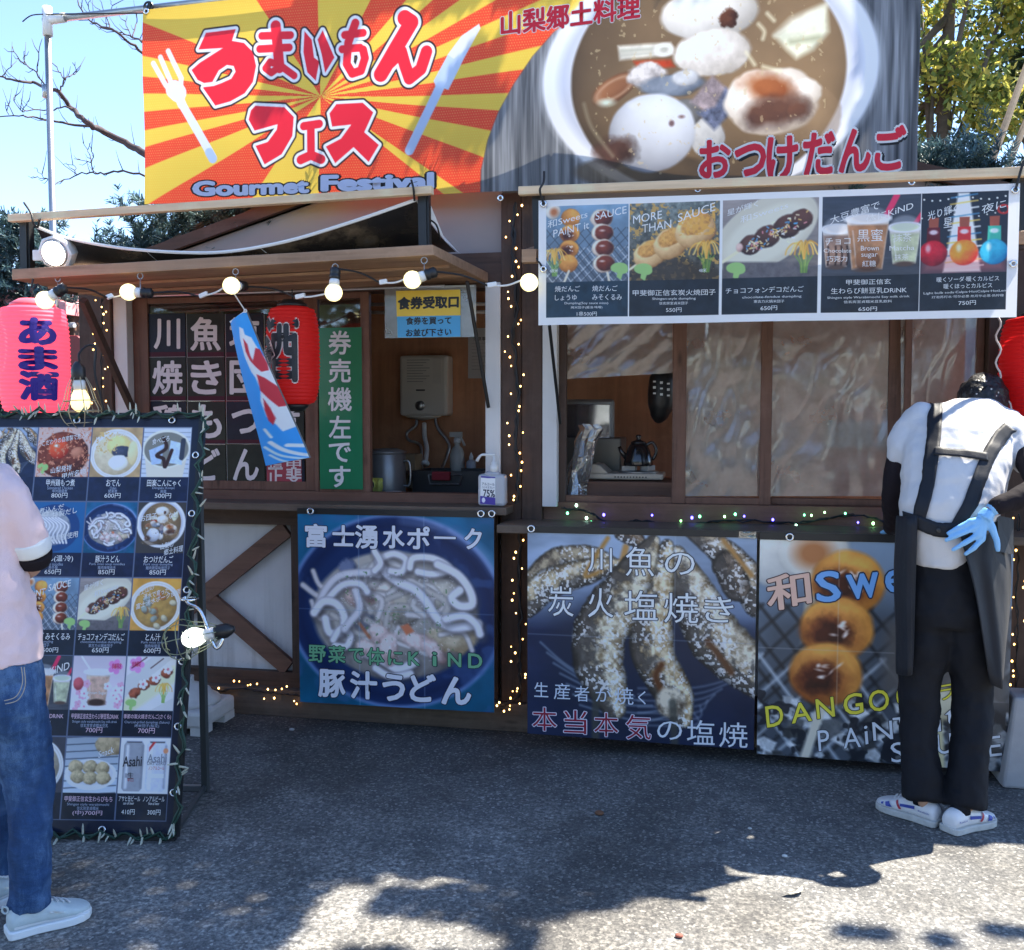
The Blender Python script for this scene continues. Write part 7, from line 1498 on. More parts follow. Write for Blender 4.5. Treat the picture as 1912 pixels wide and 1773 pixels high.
def pebble(px, py, r, col, label, nm='pebble'):
    c = G(px, py); o = MB().ball((c.x, c.y, r*.45), (r, r*.8, r*.5), 10, 7).build(nm, mat(nm+'_%d' % px, col, .8, vary=.3, nscale=60), None, smooth=True); tag(o, label, nm)
pebble(1119, 1521, .018, (.16, .07, .035), 'brown nutshell lying alone on the asphalt in front of the fish poster', 'nutshell')
pebble(1268, 1750, .012, (.3, .09, .06), 'reddish stone near the bottom edge of the sunlit asphalt')
pebble(1465, 1600, .010, (.5, .5, .48), 'white pebble near the edge of the shade')
pebble(1400, 1548, .008, (.5, .5, .48), 'tiny white pebble on the shaded asphalt, left of the sneakers')
pebble(545, 1364, .014, (.3, .29, .28), 'grey pebble on the asphalt below the noodle poster')
for i, (px, py, a_) in enumerate(((1480, 1672, .3), (1492, 1668, 1.2))):
    c = G(px, py); o = MB().add([(c.x+.03*math.cos(a_)*k+.010*math.sin(a_)*s_, c.y+.03*math.sin(a_)*k-.010*math.cos(a_)*s_, .006+.008*abs(k)+.004*s_) for k, s_ in ((-1, 0), (-.4, 1), (.4, 1), (1, 0), (.4, -1), (-.4, -1))], [(0, 1, 2, 3, 4, 5)]).build('fallen_leaf', mat('dry_leaf', (.42, .37, .30), .7), None)
    tag(o, ('pale dry leaf on the sunlit asphalt, the flatter of two', 'pale dry leaf on the sunlit asphalt, turned across its neighbour')[i], 'leaf', 'dry leaves on the asphalt')
# ------------------------------------------------------------------ neighbouring stall behind, left
ns = thing('neighbour_stall', 'stall with pink canvas roof and dark board wall behind the pink lantern', 'stall', (-5.0, 1.6, 0))
M_PINK = mat('pink_canvas', (0.80, 0.36, 0.38), 0.7, vary=.06); M_REDP = mat('dark_red_panel', (0.20, 0.018, 0.018), 0.45)
x1 = P(178, 570, 1.2).x; zA = P(60, 540, 1.2).z; zB = P(170, 566, 1.2).z
MB().prism([(-7.5, 0.9, zA+.15), (x1-.5, .9, zA+.02), (x1, .9, zB-.03), (x1, .9, zB-.10), (-7.5, .9, zB-.10)], (0, 2.4, 0)).build('canvas_roof', M_PINK, ns)
MB().box(-7.4, x1-.04, 3.0, 3.06, 0, zB-.08).box(x1-.06, x1-.02, 1.0, 3.0, 0, zB-.09).build('board_wall', wood('stall_boards', (.12, .065, .045), (.07, .035, .025), 'z'), ns)
MB().box(-7.4, x1-.05, 1.3, 1.36, 0, 1.1).build('counter_front', M_REDP, ns)
for px in (20, 118): q = P(px, 700, 1.0); MB().tube([(q.x, 1.0, 0), (q.x, 1.0, zB-.1)], .02, 8).build('post', M_STEEL, ns)
MB().tube([(-7.4, .98, zB-.16), (x1, .98, zB-.16)], .018, 8).build('eave_pipe', M_WPLAST, ns)
vm_ = thing('red_cabinet', 'dark red cabinet beside the left corner post', 'cabinet', tuple(P(150, 750, .6)))
q0, q1 = P(118, 745, .6), P(178, 625, .6)
MB().prism([(q0.x, .6, 0), (q1.x, .6, 0), (q1.x, .6, q1.z-.1), (q0.x+.1, .6, q1.z), (q0.x, .6, q1.z)], (0, .5, 0)).build('casing', M_REDP, vm_, bevel=.01)
MB().box(q0.x+.02, q1.x-.02, .592, .6, 1.0, 1.2).build('front_panel', mat('black_panel', (.02, .02, .02), .3), vm_)
# ================================================================== people
SKIN = NT('skin'); _b = SKIN.bsdf(.5); _b.inputs['Base Color'].default_value = (.52, .31, .21, 1); _b.inputs['Subsurface Weight'].default_value = .12; _b.inputs['Subsurface Radius'].default_value = (.012, .005, .003); M_SKIN = SKIN.m
def cloth(name, c, rough=.85, vary=.08, ws=9, bump=.5, sheen=.2, weave=True):
    t = NT(name); b = t.bsdf(rough, spec=.25); co = t.coords(); f = t.noise(co, 7, 4)
    t.link(t.ramp(f, [(.3, sc3(c, 1-vary)), (.7, sc3(c, 1+vary))]), b.inputs[0]); b.inputs['Sheen Weight'].default_value = sheen
    n1 = t.noise(t.coords((1, 1, .45)), ws, 3, .5); n2 = t.noise(co, 260, 2)
    m = t.node('ShaderNodeMath', operation='MULTIPLY_ADD'); t.link(n2, m.inputs[0]); m.inputs[1].default_value = .05; t.link(n1, m.inputs[2])
    t.link(t.bump(m.outputs[0], bump, .03), b.inputs['Normal']); return t.m
CLOUD = bpy.data.textures.new('folds', 'CLOUDS'); CLOUD.noise_scale = .13; CLOUD.noise_depth = 2
CLOUD2 = bpy.data.textures.new('fine_folds', 'CLOUDS'); CLOUD2.noise_scale = .035; CLOUD2.noise_depth = 1
def ringloft(mb, secs, n=20):
    """secs: (centre, half width along camera-right, half depth) - horizontal rings"""
    vs = []
    for c, hw, hd in secs:
        for j in range(n):
            a = 2*math.pi*j/n; p = Vector(c)+Vector(rt)*hw*math.cos(a)+Vector((-rt[1], rt[0], 0))*hd*math.sin(a); vs.append(p)
    k = len(secs)
    mb.add(vs, [(i*n+j, i*n+(j+1) % n, (i+1)*n+(j+1) % n, (i+1)*n+j) for i in range(k-1) for j in range(n)]+[tuple(range(n-1, -1, -1)), tuple(range((k-1)*n, k*n))])
def fuse(o, vox, it=6, disp=.012, fine=.004, mat_=None):
    m = o.modifiers.new('weld', 'REMESH'); m.mode = 'VOXEL'; m.voxel_size = vox; m.use_smooth_shade = True
    m = o.modifiers.new('relax', 'SMOOTH'); m.factor = .5; m.iterations = it
    if disp:
        m = o.modifiers.new('folds', 'DISPLACE'); m.texture = CLOUD; m.strength = disp; m.mid_level = .5; m.texture_coords = 'LOCAL'
    if fine:
        m = o.modifiers.new('fine_folds', 'DISPLACE'); m.texture = CLOUD2; m.strength = fine; m.mid_level = .5; m.texture_coords = 'LOCAL'
    return o
KS = lambda y_, k=1850: 1.0
def pxm(p): return (Vector(p)-Vector(CAMP)).dot(Vector(fw))/FPX
def S(px, py, y, wpx, hd): p = P(px, py, y); return (p, wpx*pxm(p), hd)
def T(*pts): # (px, py, y, radius px)
    q = [P(a, b, c) for a, b, c, d in pts]; return q, [d*pxm(p) for p, (a, b, c, d) in zip(q, pts)]
def smoothtube(mb, pts, n=14, k=4, end=True):
    q, r = T(*pts); qq = catmull(q, k); rr = list(np.interp(np.linspace(0, len(r)-1, len(qq)), range(len(r)), r)); mb.tube(qq, rr, n)
    for p, x in ((q[0], r[0]), (q[-1], r[-1]))[:2 if end else 1]: mb.ball(p, x*.98, 12, 8)
def head(mb, c, r, face):
    """skull with jaw, nose, ears, brow; face: unit direction the face looks to"""
    f = Vector(face).normalized(); s = f.cross(Vector((0, 0, 1))).normalized(); u = s.cross(f)
    M = Matrix((s, f, u)).transposed()
    mb.ball(c, (r*.80, r*.98, r*.98), 20, 14, M); mb.ball(Vector(c)+f*r*.28-u*r*.62, (r*.58, r*.62, r*.55), 16, 10, M)
    mb.ball(Vector(c)+f*r*.98-u*r*.25, (r*.13, r*.22, r*.20), 10, 8, M); mb.ball(Vector(c)+f*r*.86-u*r*.68, (r*.26, r*.10, r*.07), 10, 6, M)
    for k in (-1, 1): mb.ball(Vector(c)+s*k*r*.80-u*r*.15-f*r*.05, (r*.08, r*.18, r*.26), 10, 8, M)
    return f, s, u
def eyes(root, c, r, f, s, u):
    w = MB(); d = MB()
    for k in (-1, 1):
        e = Vector(c)+f*r*.86+s*k*r*.34; w.ball(e, r*.13, 10, 8); d.ball(e+f*r*.09, r*.07, 8, 6)
    w.build('eye', M_WPLAST, root, smooth=True); d.build('iris', M_BLACKP, root, smooth=True)
def hand(root, name, wrist, palm_c, fingers, rpalm, m, thumb):
    mb = MB(); w = Vector(wrist); pc = Vector(palm_c)
    mb.tube([w, w.lerp(pc, .5)], [rpalm*.62, rpalm*.8], 12); 
    for (a, b, c) in fingers:
        a, b, c = Vector(a), Vector(b), Vector(c); mb.tube([w.lerp(pc, .55), a], [.0145, .0125], 10); mb.tube([a, b, c], [.0110, .0098, .0078], 10); mb.ball(a, .0122, 10, 8); mb.ball(b, .0100, 10, 8); mb.ball(c, .0080, 10, 8)
    a, b, c = map(Vector, thumb); mb.tube([w.lerp(pc, .3), a], [.016, .014], 10); mb.tube([a, b, c], [.013, .0115, .0090], 10); mb.ball(b, .0115, 10, 8); mb.ball(c, .0092, 10, 8)
    o = mb.build(name, m, root); fuse(o, .0042, 3, 0, .0022); return o
def shoe(root, heel, toe, ln, col_u, col_s, marks=None, hgt=.085, seed=0):
    h = Vector(heel); h.z = 0; t = Vector(toe); t.z = 0; f = (t-h).normalized(); s = Vector((f.y, -f.x, 0)); n = 20
    prof = [(0.0, .026, .060), (.03, .034, .078), (.10, .036, .088), (.20, .036, .090), (.32, .036, .093), (.45, .040, .086), (.60, .047, .068), (.74, .050, .055), (.86, .045, .047), (.95, .032, .040), (1.0, .012, .032)]
    vs = []; 
    for x, w_, hh in prof:
        for j in range(n):
            a = 2*math.pi*j/n; ca, sa = math.cos(a), math.sin(a)
            wy = w_*math.copysign(abs(ca)**.75, ca)*(1 if sa < 0 else (1-.30*sa*(1 if x < .5 else .2))); zz = .018+(hh-.018)*(.5+.5*math.copysign(abs(sa)**.7, sa))
            vs.append(h+f*(x*ln)+s*wy+Vector((0, 0, zz)))
    k = len(prof); u = MB().add(vs, [(i*n+j, i*n+(j+1) % n, (i+1)*n+(j+1) % n, (i+1)*n+j) for i in range(k-1) for j in range(n)]+[tuple(range(n-1, -1, -1)), tuple(range((k-1)*n, k*n))])
    o = u.build('shoe', col_u, root, smooth=True, sub=1)
    so = []; 
    for x, w_, hh in prof: so.append((x, w_*1.10+.002))
    pts = [h+f*(x*ln*1.02-.004)+s*w_ for x, w_ in so]+[h+f*(x*ln*1.02-.004)-s*w_ for x, w_ in reversed(so)]
    MB().prism([p+Vector((0, 0, .002)) for p in pts], (0, 0, .024)).build('sole', col_s, o, bevel=.004)
    lc = MB()
    for i in range(5):
        x = .42+.07*i; hh = np.interp(x, [q[0] for q in prof], [q[2] for q in prof]); c = h+f*(x*ln)+Vector((0, 0, hh+.002)); lc.tube([c-s*.020-f*.006, c+Vector((0, 0, .004)), c+s*.020+f*.006], .0028, 6)
    lc.build('lace', M_WPLAST, o)
    tg = MB().obox(h+f*(.40*ln)+Vector((0, 0, .088)), f*.024, s*.016, Vector((0, 0, .006))+f*.0); tg.build('tongue', col_u, o, bevel=.004)
    return o, h, f, s, prof
def shoemark(o, h, f, s, prof, ln, side, quad, m, name, body=None):
    """marks laid on the side of a shoe: coordinates along the length and height"""
    def at(x, z, off=.0025):
        w_ = np.interp(x, [q[0] for q in prof], [q[1] for q in prof]); hh = np.interp(x, [q[0] for q in prof], [q[2] for q in prof]); v = (z-.018)/(hh-.018); sa = max(-1, min(1, 2*v-1)); sa = math.copysign(abs(sa)**(1/.7), sa); ca = math.sqrt(max(0, 1-sa*sa))
        return h+f*(x*ln)+s*side*(w_*ca**.75*(1 if sa < 0 else (1-.30*sa*(1 if x < .5 else .2)))+off)+Vector((0, 0, z))
    if body:
        vs, fs, (x0, x1, y0, y1) = textmesh(body, 0); mb = MB()
        (xa, za), (xb, zb_) = quad; mb.add([at(xa+(xb-xa)*(x-x0)/(x1-x0), za+(zb_-za)*(y-y0)/(y1-y0)) for x, y in vs], fs)
    else:
        mb = MB(); N = 5
        for i in range(N+1):
            t_ = i/N; a, b = quad[0], quad[1]; c, d = quad[3], quad[2]
            mb.v += [tuple(at(a[0]+(b[0]-a[0])*t_, a[1]+(b[1]-a[1])*t_)), tuple(at(c[0]+(d[0]-c[0])*t_, c[1]+(d[1]-c[1])*t_))]
        mb.f = [(2*i, 2*i+1, 2*i+3, 2*i+2) for i in range(N)]
    return mb.build(name, m, o)

# ---------------------------------------------------------------- the worker, seen from behind, bowed towards the window
wp = thing('person', 'person in a white T-shirt and black apron with blue gloves, bowing at the right window', 'person', tuple(G(1755, 1540)))
M_TEE = cloth('white_tee_cloth', (.58, .57, .58), .85, .02, 7, .5); M_BLK = cloth('black_trouser_cloth', (.008, .009, .013), .8, .2, 7, .55, 0); M_APR = cloth('black_apron_cloth', (.012, .014, .020), .55, .2, 6, .5, .04); M_SLV = cloth('black_sleeve_cloth', (.012, .008, .011), .85, .15, 12, .4, 0)
M_GLOVE = mat('blue_nitrile', (.22, .48, .80), .35, vary=.05, bump=.15, bscale=90)
body = MB()
ringloft(body, [S(1768, 1160, -.745, 62, .095), S(1766, 1050, -.74, 56, .085), S(1776, 940, -.74, 66, .09), S(1786, 860, -.67, 78, .10), S(1800, 790, -.58, 84, .085), S(1812, 757, -.51, 50, .06)])
smoothtube(body, [(1812, 772, -.52, 24), (1826, 768, -.44, 22), (1836, 768, -.37, 22)])
for leg in ([(1734, 1150, -.74, 30), (1718, 1290, -.735, 22), (1718, 1400, -.77, 17), (1724, 1500, -.81, 11)], [(1802, 1150, -.74, 30), (1814, 1290, -.735, 22), (1810, 1400, -.77, 17), (1806, 1515, -.84, 11)]): smoothtube(body, leg)
smoothtube(body, [(1724, 780, -.57, 26), (1684, 850, -.60, 21), (1674, 925, -.56, 18), (1668, 972, -.46, 14), (1664, 983, -.41, 12)])
smoothtube(body, [(1885, 800, -.58, 26), (1922, 855, -.68, 21), (1936, 905, -.80, 18), (1895, 935, -.87, 15), (1846, 955, -.885, 12)])
hc = P(1834, 763, -.38); f_, s_, u_ = head(body, hc, .098, (.30, .80, -.60))
bo = body.build('body', M_SKIN, wp); fuse(bo, .011, 5, 0, 0)
eyes(wp, hc, .098, f_, s_, u_)
tee = MB()
ringloft(tee, [S(1752, 1056, -.745, 52, .118), S(1757, 1030, -.745, 66, .122), S(1768, 985, -.75, 86, .128), S(1776, 940, -.745, 93, .130), S(1783, 890, -.71, 98, .130), S(1793, 840, -.655, 104, .130), S(1803, 795, -.595, 104, .118), S(1808, 770, -.555, 92, .095), S(1812, 753, -.53, 54, .065), S(1816, 744, -.50, 36, .052)])
smoothtube(tee, [(1722, 784, -.575, 34), (1700, 812, -.59, 34), (1686, 836, -.60, 31), (1680, 850, -.60, 27)])
smoothtube(tee, [(1880, 803, -.585, 37), (1902, 828, -.62, 37), (1918, 852, -.66, 33)])
te = tee.build('tee_shirt', M_TEE, wp); fuse(te, .009, 5, .026, .005)
tr = MB()
ringloft(tr, [S(1766, 1030, -.742, 66, .112), S(1768, 1080, -.742, 74, .118), S(1768, 1140, -.745, 82, .122), S(1768, 1165, -.742, 80, .108)])
smoothtube(tr, [(1734, 1120, -.742, 44), (1729, 1180, -.742, 44), (1722, 1240, -.74, 41), (1717, 1300, -.735, 38), (1716, 1385, -.765, 34), (1719, 1445, -.785, 35), (1721, 1492, -.805, 36)], end=False)
smoothtube(tr, [(1802, 1120, -.742, 44), (1807, 1180, -.742, 44), (1813, 1240, -.74, 40), (1817, 1300, -.735, 36), (1812, 1385, -.765, 35), (1807, 1455, -.80, 36), (1803, 1506, -.825, 37)], end=False)
tro = tr.build('trousers', M_BLK, wp); fuse(tro, .010, 10, .030, .008)
sl = MB(); smoothtube(sl, [(1684, 842, -.60, 26), (1674, 900, -.59, 25), (1670, 935, -.55, 23), (1668, 970, -.46, 19), (1664, 985, -.40, 16)]); so_ = sl.build('sleeve', M_SLV, wp); fuse(so_, .009, 3, .010, .004)
sl = MB(); smoothtube(sl, [(1916, 846, -.66, 29), (1934, 878, -.74, 27), (1938, 908, -.80, 25), (1905, 928, -.86, 22), (1862, 945, -.885, 18)]); so_ = sl.build('sleeve', M_SLV, wp); fuse(so_, .009, 3, .010, .004)
# gloves
yg = -.898
F = lambda *p: [P(x, y, yy) for x, y, yy in p]
hand(wp, 'glove', P(1848, 953, -.888), P(1826, 984, yg), [F((1811, 974, yg), (1790, 985, yg-.004), (1771, 995, yg+.004)), F((1815, 987, yg-.004), (1790, 998, yg-.010), (1767, 1008, yg+.002)), F((1824, 999, yg-.004), (1800, 1014, yg-.010), (1780, 1026, yg)), F((1834, 1006, yg), (1818, 1023, yg-.006), (1803, 1034, yg+.002))], .036, M_GLOVE, F((1854, 990, yg+.004), (1861, 1008, yg+.004), (1863, 1026, yg+.010)))
yl = -.335
hand(wp, 'glove', P(1664, 984, -.40), P(1657, 990, -.36), [F((1655+4*i, 991-i, -.335), (1650+5*i, 993-i, -.315), (1646+6*i, 994-i, -.30)) for i in range(4)], .030, M_GLOVE, F((1672, 990, -.37), (1676, 993, -.35), (1678, 995, -.33)))
MB().tube([P(1848, 953, -.888), P(1862, 946, -.886)], [.023, .026], 14).build('glove_cuff', M_GLOVE, wp, smooth=True)
# apron: straps, belt and the two skirt wings
def strap(name, pts, wd, m=M_APR, th=.004, lift=.010, off=.005):
    """pts: picture positions of the middle of the strap lying on the back; laid on the shirt by ray"""
    q = [P(x, y, yy) for x, y, yy in pts]; q = catmull(q, 8); w = wd*pxm(q[0])/2; vs = []
    n = len(q)
    for i, p in enumerate(q):
        d = (q[min(i+1, n-1)]-q[max(i-1, 0)]).normalized(); v = (Vector(CAMP)-p).normalized(); s = d.cross(v).normalized(); 
        for a, b in ((-1, 0), (-.5, .004), (.5, .004), (1, 0)): vs.append(p+s*w*a+v*(lift+b))
    o = MB().add(vs, [(i*4+j, i*4+j+1, (i+1)*4+j+1, (i+1)*4+j) for i in range(n-1) for j in range(3)]).build(name, m, wp, smooth=True)
    k = o.modifiers.new('lay', 'SHRINKWRAP'); k.target = te; k.wrap_method = 'NEAREST_SURFACEPOINT'; k.wrap_mode = 'ABOVE_SURFACE'; k.offset = off
    k = o.modifiers.new('thick', 'SOLIDIFY'); k.thickness = th; k.offset = 0; return o
def backy(px, py):
    sec = [(1056, 1752, -.745, 52, .118), (1030, 1757, -.745, 66, .122), (985, 1768, -.75, 86, .128), (940, 1776, -.745, 93, .130), (890, 1783, -.71, 98, .130), (840, 1793, -.655, 104, .130), (795, 1803, -.595, 104, .118), (770, 1808, -.555, 92, .095), (753, 1812, -.53, 54, .065), (744, 1816, -.50, 36, .052)]
    ys = [-s[0] for s in sec]; g = lambda k: np.interp(-py, ys, [s[k] for s in sec]); t = (px-g(1))/g(3); return float(g(2)-g(4)*math.sqrt(max(.02, 1-min(1, t*t))))
def B(*pts): return [(x, y, backy(x, y)-.004) for x, y in pts]
strap('apron_strap', B((1748, 757), (1745, 790), (1741, 830), (1734, 880), (1724, 930), (1712, 972)), 25)
strap('apron_strap', B((1888, 795), (1868, 818), (1848, 850), (1830, 895), (1812, 945), (1786, 990)), 27)
strap('apron_cross_strap', B((1744, 841), (1790, 843), (1846, 852)), 20, lift=.013, off=.0085)
strap('apron_belt', [(1683, 966, -.80)]+B((1712, 976), (1745, 988), (1785, 990), (1815, 984))+[(1850, 985, -.86)], 27, lift=.013, off=.009)
MB().lathe([(.008, 0), (.009, .002), (.006, .0035)], P(1752, 990, backy(1752, 990)-.020), 16, RX90).build('apron_button', M_BLACKP, wp, smooth=True)
def wing(name, left, right, seed, amp=.010):
    n = len(left); m_ = 12; vs = []
    for i in range(n):
        a = P(*left[i]); b = P(*right[i])
        for j in range(m_+1):
            t_ = j/m_; p = a.lerp(b, t_); bow = .035*math.sin(math.pi*t_)
            p.y -= bow+amp*1.6*math.sin(t_*6.5+seed+i*.3)*(i/n)+amp*2.0*mnoise.noise(Vector((t_*5+seed, i*.45, seed))); vs.append(p)
    o = MB().add(vs, [(i*(m_+1)+j, i*(m_+1)+j+1, (i+1)*(m_+1)+j+1, (i+1)*(m_+1)+j) for i in range(n-1) for j in range(m_)]).build(name, m=M_APR, parent=wp, smooth=True)
    k = o.modifiers.new('sub', 'SUBSURF'); k.levels = 1; k.render_levels = 1; k = o.modifiers.new('thick', 'SOLIDIFY'); k.thickness = .003; return o
ys_ = [962, 1000, 1050, 1110, 1170, 1225, 1258]
wing('apron_wing', [(1676-(8 if i in (2, 3) else 4), y, -.79) for i, y in enumerate(ys_)], [(1714-(i*1.6), y, -.865+.004*i) for i, y in enumerate(ys_)], 1.0, .005)
ys2 = [988, 1030, 1080, 1130, 1180, 1230, 1278]
wing('apron_wing', [(1790, 988, -.880), (1800, 1030, -.882), (1815, 1080, -.885), (1826, 1130, -.885), (1834, 1180, -.88), (1842, 1230, -.875), (1850, 1278, -.87)], [(1884, 965, -.72), (1889, 1030, -.72), (1890, 1080, -.72), (1888, 1130, -.72), (1884, 1180, -.73), (1880, 1230, -.74), (1874, 1280, -.76)], 2.4, .011)
MB().add([P(1862, 962, -.80), P(1893, 968, -.73), P(1892, 1035, -.745), P(1866, 1030, -.82)], [(0, 1, 2, 3)]).build('apron_pocket', M_APR, wp)
# cap, hair and mask loops
def capmat():
    t = NT('printed_black_cap'); b = t.bsdf(.5, spec=.4); co = t.coords(); v = t.node('ShaderNodeTexVoronoi', feature='F1'); v.inputs['Scale'].default_value = 38; t.link(co, v.inputs['Vector'])
    t.link(t.ramp(v.outputs['Distance'], [(.10, (.5, .48, .46)), (.17, (.012, .012, .014))]), b.inputs[0]); t.link(t.bump(t.noise(co, 16, 3), .8, .03), b.inputs['Normal']); return t.m
M_CAP = capmat()
cp = MB(); M3 = Matrix((s_, f_, u_)).transposed(); cp.ball(hc+u_*.018-f_*.016, (.098, .114, .110), 20, 14, M3); cp.ball(hc-f_*.085-u_*.050, (.055, .04, .035), 12, 8, M3); co_ = cp.build('cap', M_CAP, wp); fuse(co_, .006, 2, .030, .014)
hr = MB(); rnd = random.Random(5)
for i in range(70):
    a = rnd.uniform(-1.2, 1.2); p = hc-f_*(.080+rnd.uniform(-.006, .006))+s_*.07*math.sin(a)-u_*(.045+rnd.uniform(0, .02)); hr.tube([p, p-u_*.022+s_*rnd.uniform(-.01, .01)-f_*.006, p-u_*.045+s_*rnd.uniform(-.018, .018)], [.004, .003, .001], 5)
hr.build('hair', mat('black_hair', (.012, .010, .010), .35, vary=.3), wp, smooth=True)
MB().obox(hc-f_*.104+u_*.018+s_*.02, s_*.022, u_*.009, f_*.003).build('cap_buckle', M_STEEL, wp, bevel=.002)
# sneakers
M_SH = mat('white_leather', (.70, .70, .71), .4, vary=.06, nscale=25); M_SOLE = mat('worn_white_rubber', (.50, .49, .46), .6, vary=.2, nscale=30); M_BLUE = mat('blue_mark', (.03, .06, .33), .45); M_RED = mat('red_mark', (.42, .04, .06), .45)
for (hx, hy, tx, ty, ln, side) in ((1752, 1543, 1664, 1512, .245, 1), (1770, 1556, 1848, 1532, .235, -1)):
    he = G(hx, hy); to = G(tx, ty); to = he+(to-he).normalized()*ln; a_ = shoe(wp, he, to, ln, M_SH, M_SOLE)
    o, h, f, s, pr = a_
    v = Vector(CAMP)-h; sd = 1 if s.dot(v) > 0 else -1
    shoemark(o, h, f, s, pr, ln, sd, [(.30, .062), (.52, .056), (.52, .046), (.30, .050)], M_BLUE, 'side_stripe'); shoemark(o, h, f, s, pr, ln, sd, [(.50, .036), (.58, .070), (.61, .068), (.54, .034)], M_RED, 'side_stripe'); shoemark(o, h, f, s, pr, ln, sd, [(.64, .034), (.70, .052), (.76, .046), (.74, .032)], M_BLUE, 'side_flash'); shoemark(o, h, f, s, pr, ln, sd, [(.80, .034), (.79, .044), (.83, .040), (.83, .034)], M_BLUE, 'side_flash')
    shoemark(o, h, f, s, pr, ln, sd, [(.06, .046), (.24, .053)] if sd > 0 else [(.24, .046), (.06, .053)], M_BLUE, 'heel_word', 'Reebok')
    c = h+f*(.36*ln); MB().lathe([(.036, .066), (.033, .09), (.031, .12), (.030, .15)], c-f*.02, 16).build('sock', M_BLK, wp, smooth=True)

# ---------------------------------------------------------------- the customer at the left edge
cpn = thing('person', 'person in a pale pink shirt and blue jeans reading the menu board', 'person', tuple(G(45, 1725)))
M_PNK = cloth('pale_pink_cloth', (.74, .55, .555), .85, .03, 6, .8); M_CUF = cloth('white_cuff_cloth', (.74, .74, .72), .85, .02, 8, .2)
def denim():
    t = NT('blue_denim'); b = t.bsdf(.8, spec=.2); co = t.coords(); f = t.noise(co, 4.5, 4); n2 = t.noise(t.coords((1, 1, .25)), 30, 4, .7); n3 = t.noise(co, 420, 2)
    m = t.node('ShaderNodeMath', operation='MULTIPLY_ADD'); t.link(n2, m.inputs[0]); m.inputs[1].default_value = .45; t.link(f, m.inputs[2]); m2 = t.node('ShaderNodeMath', operation='MULTIPLY_ADD'); t.link(n3, m2.inputs[0]); m2.inputs[1].default_value = .25; t.link(m.outputs[0], m2.inputs[2])
    t.link(t.ramp(m2.outputs[0], [(.55, (.012, .028, .075)), (.85, (.028, .070, .17)), (1.1, (.09, .17, .32))]), b.inputs[0])
    bp = t.node('ShaderNodeMath', operation='MULTIPLY_ADD'); t.link(n3, bp.inputs[0]); bp.inputs[1].default_value = .1; t.link(t.noise(t.coords((1, 1, 2.2)), 9, 3), bp.inputs[2]); t.link(t.bump(bp.outputs[0], .55, .03), b.inputs['Normal']); return t.m
M_DEN = denim(); Y0 = -2.12
body = MB()
ringloft(body, [S(-15, 1250, Y0, 60, .08), S(-20, 1120, Y0, 48, .075), S(-26, 1000, Y0, 42, .070), S(-27, 920, Y0, 50, .055), S(-33, 892, Y0, 30, .045)])
smoothtube(body, [(-36, 885, Y0, 33), (-52, 850, Y0+.01, 32)])
smoothtube(body, [(20, 1270, Y0, 44), (46, 1430, Y0+.03, 28), (57, 1560, Y0, 22), (56, 1690, Y0, 18)]); smoothtube(body, [(-45, 1270, Y0+.09, 44), (-28, 1440, Y0+.15, 26), (-18, 1560, Y0+.16, 22), (-20, 1670, Y0+.17, 18)])
smoothtube(body, [(12, 932, Y0, 18), (48, 1005, Y0+.03, 23), (56, 1056, Y0+.09, 22), (22, 1062, Y0+.24, 17), (-5, 1030, Y0+.36, 14)]); smoothtube(body, [(-72, 932, Y0, 18), (-100, 1020, Y0+.05, 23), (-70, 1040, Y0+.24, 17), (-45, 1030, Y0+.34, 14)])
hc = P(-64, 800, Y0+.05); f_, s_, u_ = head(body, hc, .098, (.15, .95, -.2)); bo = body.build('body', M_SKIN, cpn); fuse(bo, .011, 5, 0, 0); eyes(cpn, hc, .098, f_, s_, u_)
for (w_, pc, sg) in ((P(-5, 1030, Y0+.36), P(-18, 1024, Y0+.42), 1), (P(-45, 1030, Y0+.34), P(-36, 1024, Y0+.42), -1)):
    fs2 = [(pc+Vector((.008*k-.012, .035, .004)), pc+Vector((.008*k-.012-.006*sg, .058, .014)), pc+Vector((.008*k-.012-.012*sg, .060, .034))) for k in range(4)]
    hand(cpn, 'hand', w_, pc, fs2, .030, M_SKIN, (pc+Vector((.022*sg, .012, .012)), pc+Vector((.020*sg, .03, .026)), pc+Vector((.012*sg, .045, .036))))
hr = MB(); M3 = Matrix((s_, f_, u_)).transposed(); hr.ball(hc+u_*.022-f_*.018, (.094, .106, .100), 20, 14, M3); hr.ball(hc-f_*.062-u_*.06, (.072, .05, .075), 14, 10, M3); ho = hr.build('hair', mat('black_hair', (.012, .010, .010), .35, vary=.3), cpn); fuse(ho, .009, 2, .010, .008)
tee = MB()
ringloft(tee, [S(-12, 1236, Y0, 92, .125), S(-14, 1180, Y0, 86, .120), S(-20, 1100, Y0, 68, .112), S(-26, 1030, Y0, 60, .108), S(-28, 960, Y0, 64, .11), S(-26, 915, Y0, 72, .10), S(-30, 886, Y0, 52, .075), S(-33, 870, Y0, 38, .06)])
smoothtube(tee, [(14, 920, Y0, 33), (32, 950, Y0+.01, 34), (46, 985, Y0+.02, 35), (54, 1010, Y0+.04, 35)]); smoothtube(tee, [(-72, 920, Y0, 33), (-92, 965, Y0+.02, 34), (-100, 1005, Y0+.04, 34)])
te = tee.build('shirt', M_PNK, cpn); fuse(te, .009, 5, .044, .008)
def cuff(a, b, ra, rb, m, nm):
    A, B_ = P(*a), P(*b); d = (B_-A); mb = MB().tube([A, A+d*.15, A+d*.85, B_], [ra*pxm(A)*.96, ra*pxm(A), rb*pxm(A), rb*pxm(A)*.96], 24); mb.build(nm, m, cpn, smooth=True)
